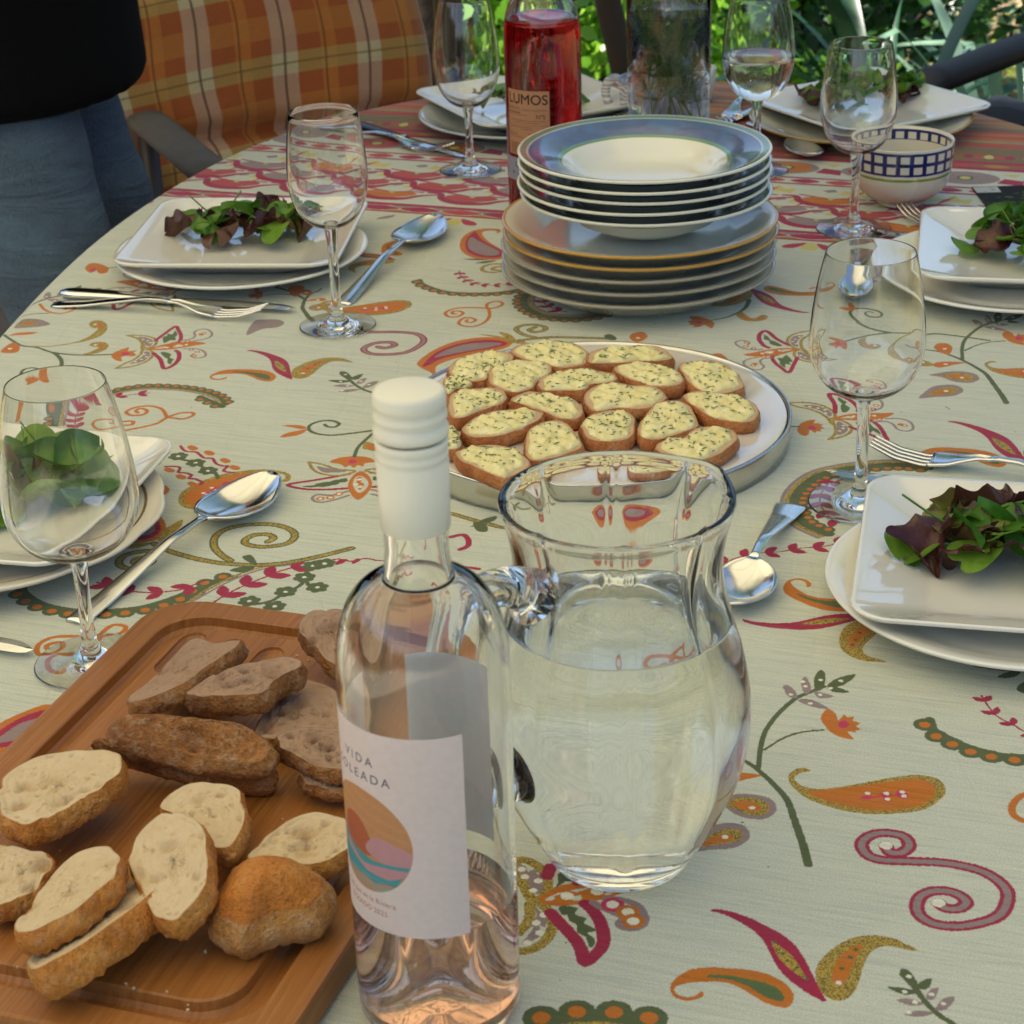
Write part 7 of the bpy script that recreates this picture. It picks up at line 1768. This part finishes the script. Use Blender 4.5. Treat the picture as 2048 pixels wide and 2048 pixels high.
for i in range(12):
    a = g.uniform(0, 6.28); r0 = g.uniform(.01, .034); L = g.uniform(.08, .150); a2 = g.uniform(0, 6.28)
    p0 = Vector((r0*math.cos(a), r0*math.sin(a), 0)); p1 = Vector((.036*math.cos(a2), .036*math.sin(a2), L))
    pts = [p0.lerp(p1, k/10)+Vector((0, 0, 0)) for k in range(11)]
    mb = MB().tube(pts, [.0010-.0006*k/10 for k in range(11)], 5)
    for k in range(3, 11):
        for _ in range(9):
            d = Vector((g.uniform(-1, 1), g.uniform(-1, 1), g.uniform(.1, 1.2))).normalized(); l1 = g.uniform(.010, .022)
            e = pts[k]+d*l1; e = Vector((e.x*min(1, .040/max(.001, math.hypot(e.x, e.y))), e.y*min(1, .040/max(.001, math.hypot(e.x, e.y))), e.z))
            mb.tube([pts[k], e], [.00045, .0003], 3, cap=False)
            for _ in range(4):
                s_ = g.uniform(.2, 1); q = pts[k].lerp(e, s_); d2 = (d+Vector((g.uniform(-1, 1), g.uniform(-1, 1), g.uniform(-.6, 1)))*.8).normalized(); e2 = q+d2*g.uniform(.004, .009)
                h2 = math.hypot(e2.x, e2.y)
                if h2 > .0415: e2.x *= .0415/h2; e2.y *= .0415/h2
                mb.tube([q, e2], [.00038, .00022], 3, cap=False)
    mb.build('sprig', M_DILL, dill)
mx_, my_ = .172, 2.345
mug = empty('mug', (mx_, my_, TZ+.0006), R(150), 'white mug with a grey blue scroll pattern, behind the tall vase', 'mug')
mh = hgt(mx_, my_, 156)
t = NT('scroll_mug'); v = t.tc(); s = t.n('ShaderNodeSeparateXYZ', i_0=v); ang = t.math('ARCTAN2', s.outputs[1], s.outputs[0])
uvv = t.n('ShaderNodeCombineXYZ', i_0=t.math('MULTIPLY', t.math('ABSOLUTE', t.math('SUBTRACT', t.math('FRACT', t.math('MULTIPLY', ang, .8)), .5)), .045), i_1=s.outputs[2], i_2=0.0).outputs[0]
wv_ = t.n('ShaderNodeTexWave', i_Vector=uvv, i_Scale=55.0, i_Distortion=9.0, i_Detail=2.0, wave_type='RINGS').outputs['Fac']
c = t.mix(t.ramp(wv_, [(.5, (0, 0, 0)), (.6, (.85, .85, .85))]), lin('#D8D0C8'), lin('#8A90A4')); 
rim_ = t.math('GREATER_THAN', s.outputs[2], mh-.004); c = t.mix(rim_, c, lin('#8C96A8'))
t.pb(c, .2, Coat_Weight=.4); M_MUG = t.m
MB().lathe([(0, .002), (.024, .001), (.0275, .003), (.0300, .012), (.0318, mh*.6), (.0325, mh), (.0315, mh+.001), (.0305, mh), (.0295, mh*.6), (.0280, .012), (.024, .006), (0, .005)], 64).build('mug_body', M_MUG, mug)
MB().tube(smooth_curve([(.030, 0, mh*.85), (.040, 0, mh*.92), (.050, 0, mh*.82), (.053, 0, mh*.6), (.049, 0, mh*.36), (.039, 0, mh*.22), (.0295, 0, mh*.24)], 5), [.0042]*31, 12, flat=1.3).build('handle', M_MUG, mug)
# small glass with sprigs right of the mug
gx_, gy_, _ = at(1408, 222)
sg = empty('small_glass', (gx_, gy_+.05, TZ+.0006), 0, 'small white egg cup with a green sprig, right of the mug', 'cup')
MB().lathe([(0, .001), (.014, .001), (.0155, .003), (.018, .02), (.020, .040), (.0192, .0405), (.0185, .040), (.0165, .02), (.014, .006), (0, .005)], 48).build('cup_body', M_CREAM, sg)
mb = MB()
for k in range(26):
    a = g.uniform(0, 6.28); mb.tube([(0, 0, .02), (.008*math.cos(a), .008*math.sin(a), .045), (.016*math.cos(a), .016*math.sin(a), .055+g.uniform(-.01, .01))], [.0006, .0009, .0003], 4)
mb.build('sprig', M_DILL, sg)
# seed packet
pk = empty('seed_packet', (0, 0, 0), 0, 'black card with a yellow flower and a white label, at the right edge', 'card')
A = at(1943, 374, .0015); B = at(1972, 412, .0015); ang = math.atan2(B[1]-A[1], B[0]-A[0]); pk.location = (A[0], A[1], TZ+.0006); pk.rotation_euler = (0, 0, ang+math.pi/2)
kp = Paint(0, -.075, .115, 0, .0005, lin('#1B1B14'))
for k in range(90):
    x, y = rng.uniform(0, .115), rng.uniform(-.075, 0); kp.poly([(x+rng.uniform(-.008, .008), y+rng.uniform(-.004, .004)) for _ in range(5)], [lin('#3E4A1E'), lin('#55602A'), lin('#2A3014'), lin('#6A7440')][k % 4]) if y < -.022 else None
for k in range(16):
    a = 2*math.pi*k/16; cx_, cy_ = .078, -.034
    kp.poly([(cx_, cy_), (cx_+.022*math.cos(a-.2), cy_+.022*math.sin(a-.2)), (cx_+.034*math.cos(a), cy_+.030*math.sin(a)), (cx_+.022*math.cos(a+.2), cy_+.022*math.sin(a+.2))], [lin('#C9B020'), lin('#B88F14'), lin('#D8C640')][k % 3])
kp.dot((.078, -.034), .008, lin('#7A4A10'))
kp.poly([(.001, -.0215), (.026, -.0215), (.026, -.0015), (.001, -.0015)], lin('#D5D5D0')); kp.stroke([(.017, -.006), (.021, -.012), (.017, -.015)], .0012, lin('#70708A')); kp.stroke([(.009, -.017), (.012, -.017)], .0012, lin('#A03040'))
V = [(0, -.075, .0010), (.115, -.075, .0010), (.115, 0, .0010), (0, 0, .0010), (0, -.075, 0), (.115, -.075, 0), (.115, 0, 0), (0, 0, 0)]
mb = MB(); mb.add(V, [(0, 1, 2, 3), (7, 6, 5, 4), (0, 4, 5, 1), (1, 5, 6, 2), (2, 6, 7, 3), (3, 7, 4, 0)]); po = mb.build('card_face', imgmat('packet_print', kp.image('packet_print'), .7), pk, smooth=False)
ul = po.data.uv_layers.new(name='UVMap')
for lp_, l_ in zip(po.data.loops, ul.data):
    q = po.data.vertices[lp_.vertex_index].co; l_.uv = (q.x/.115, (q.y+.075)/.075)
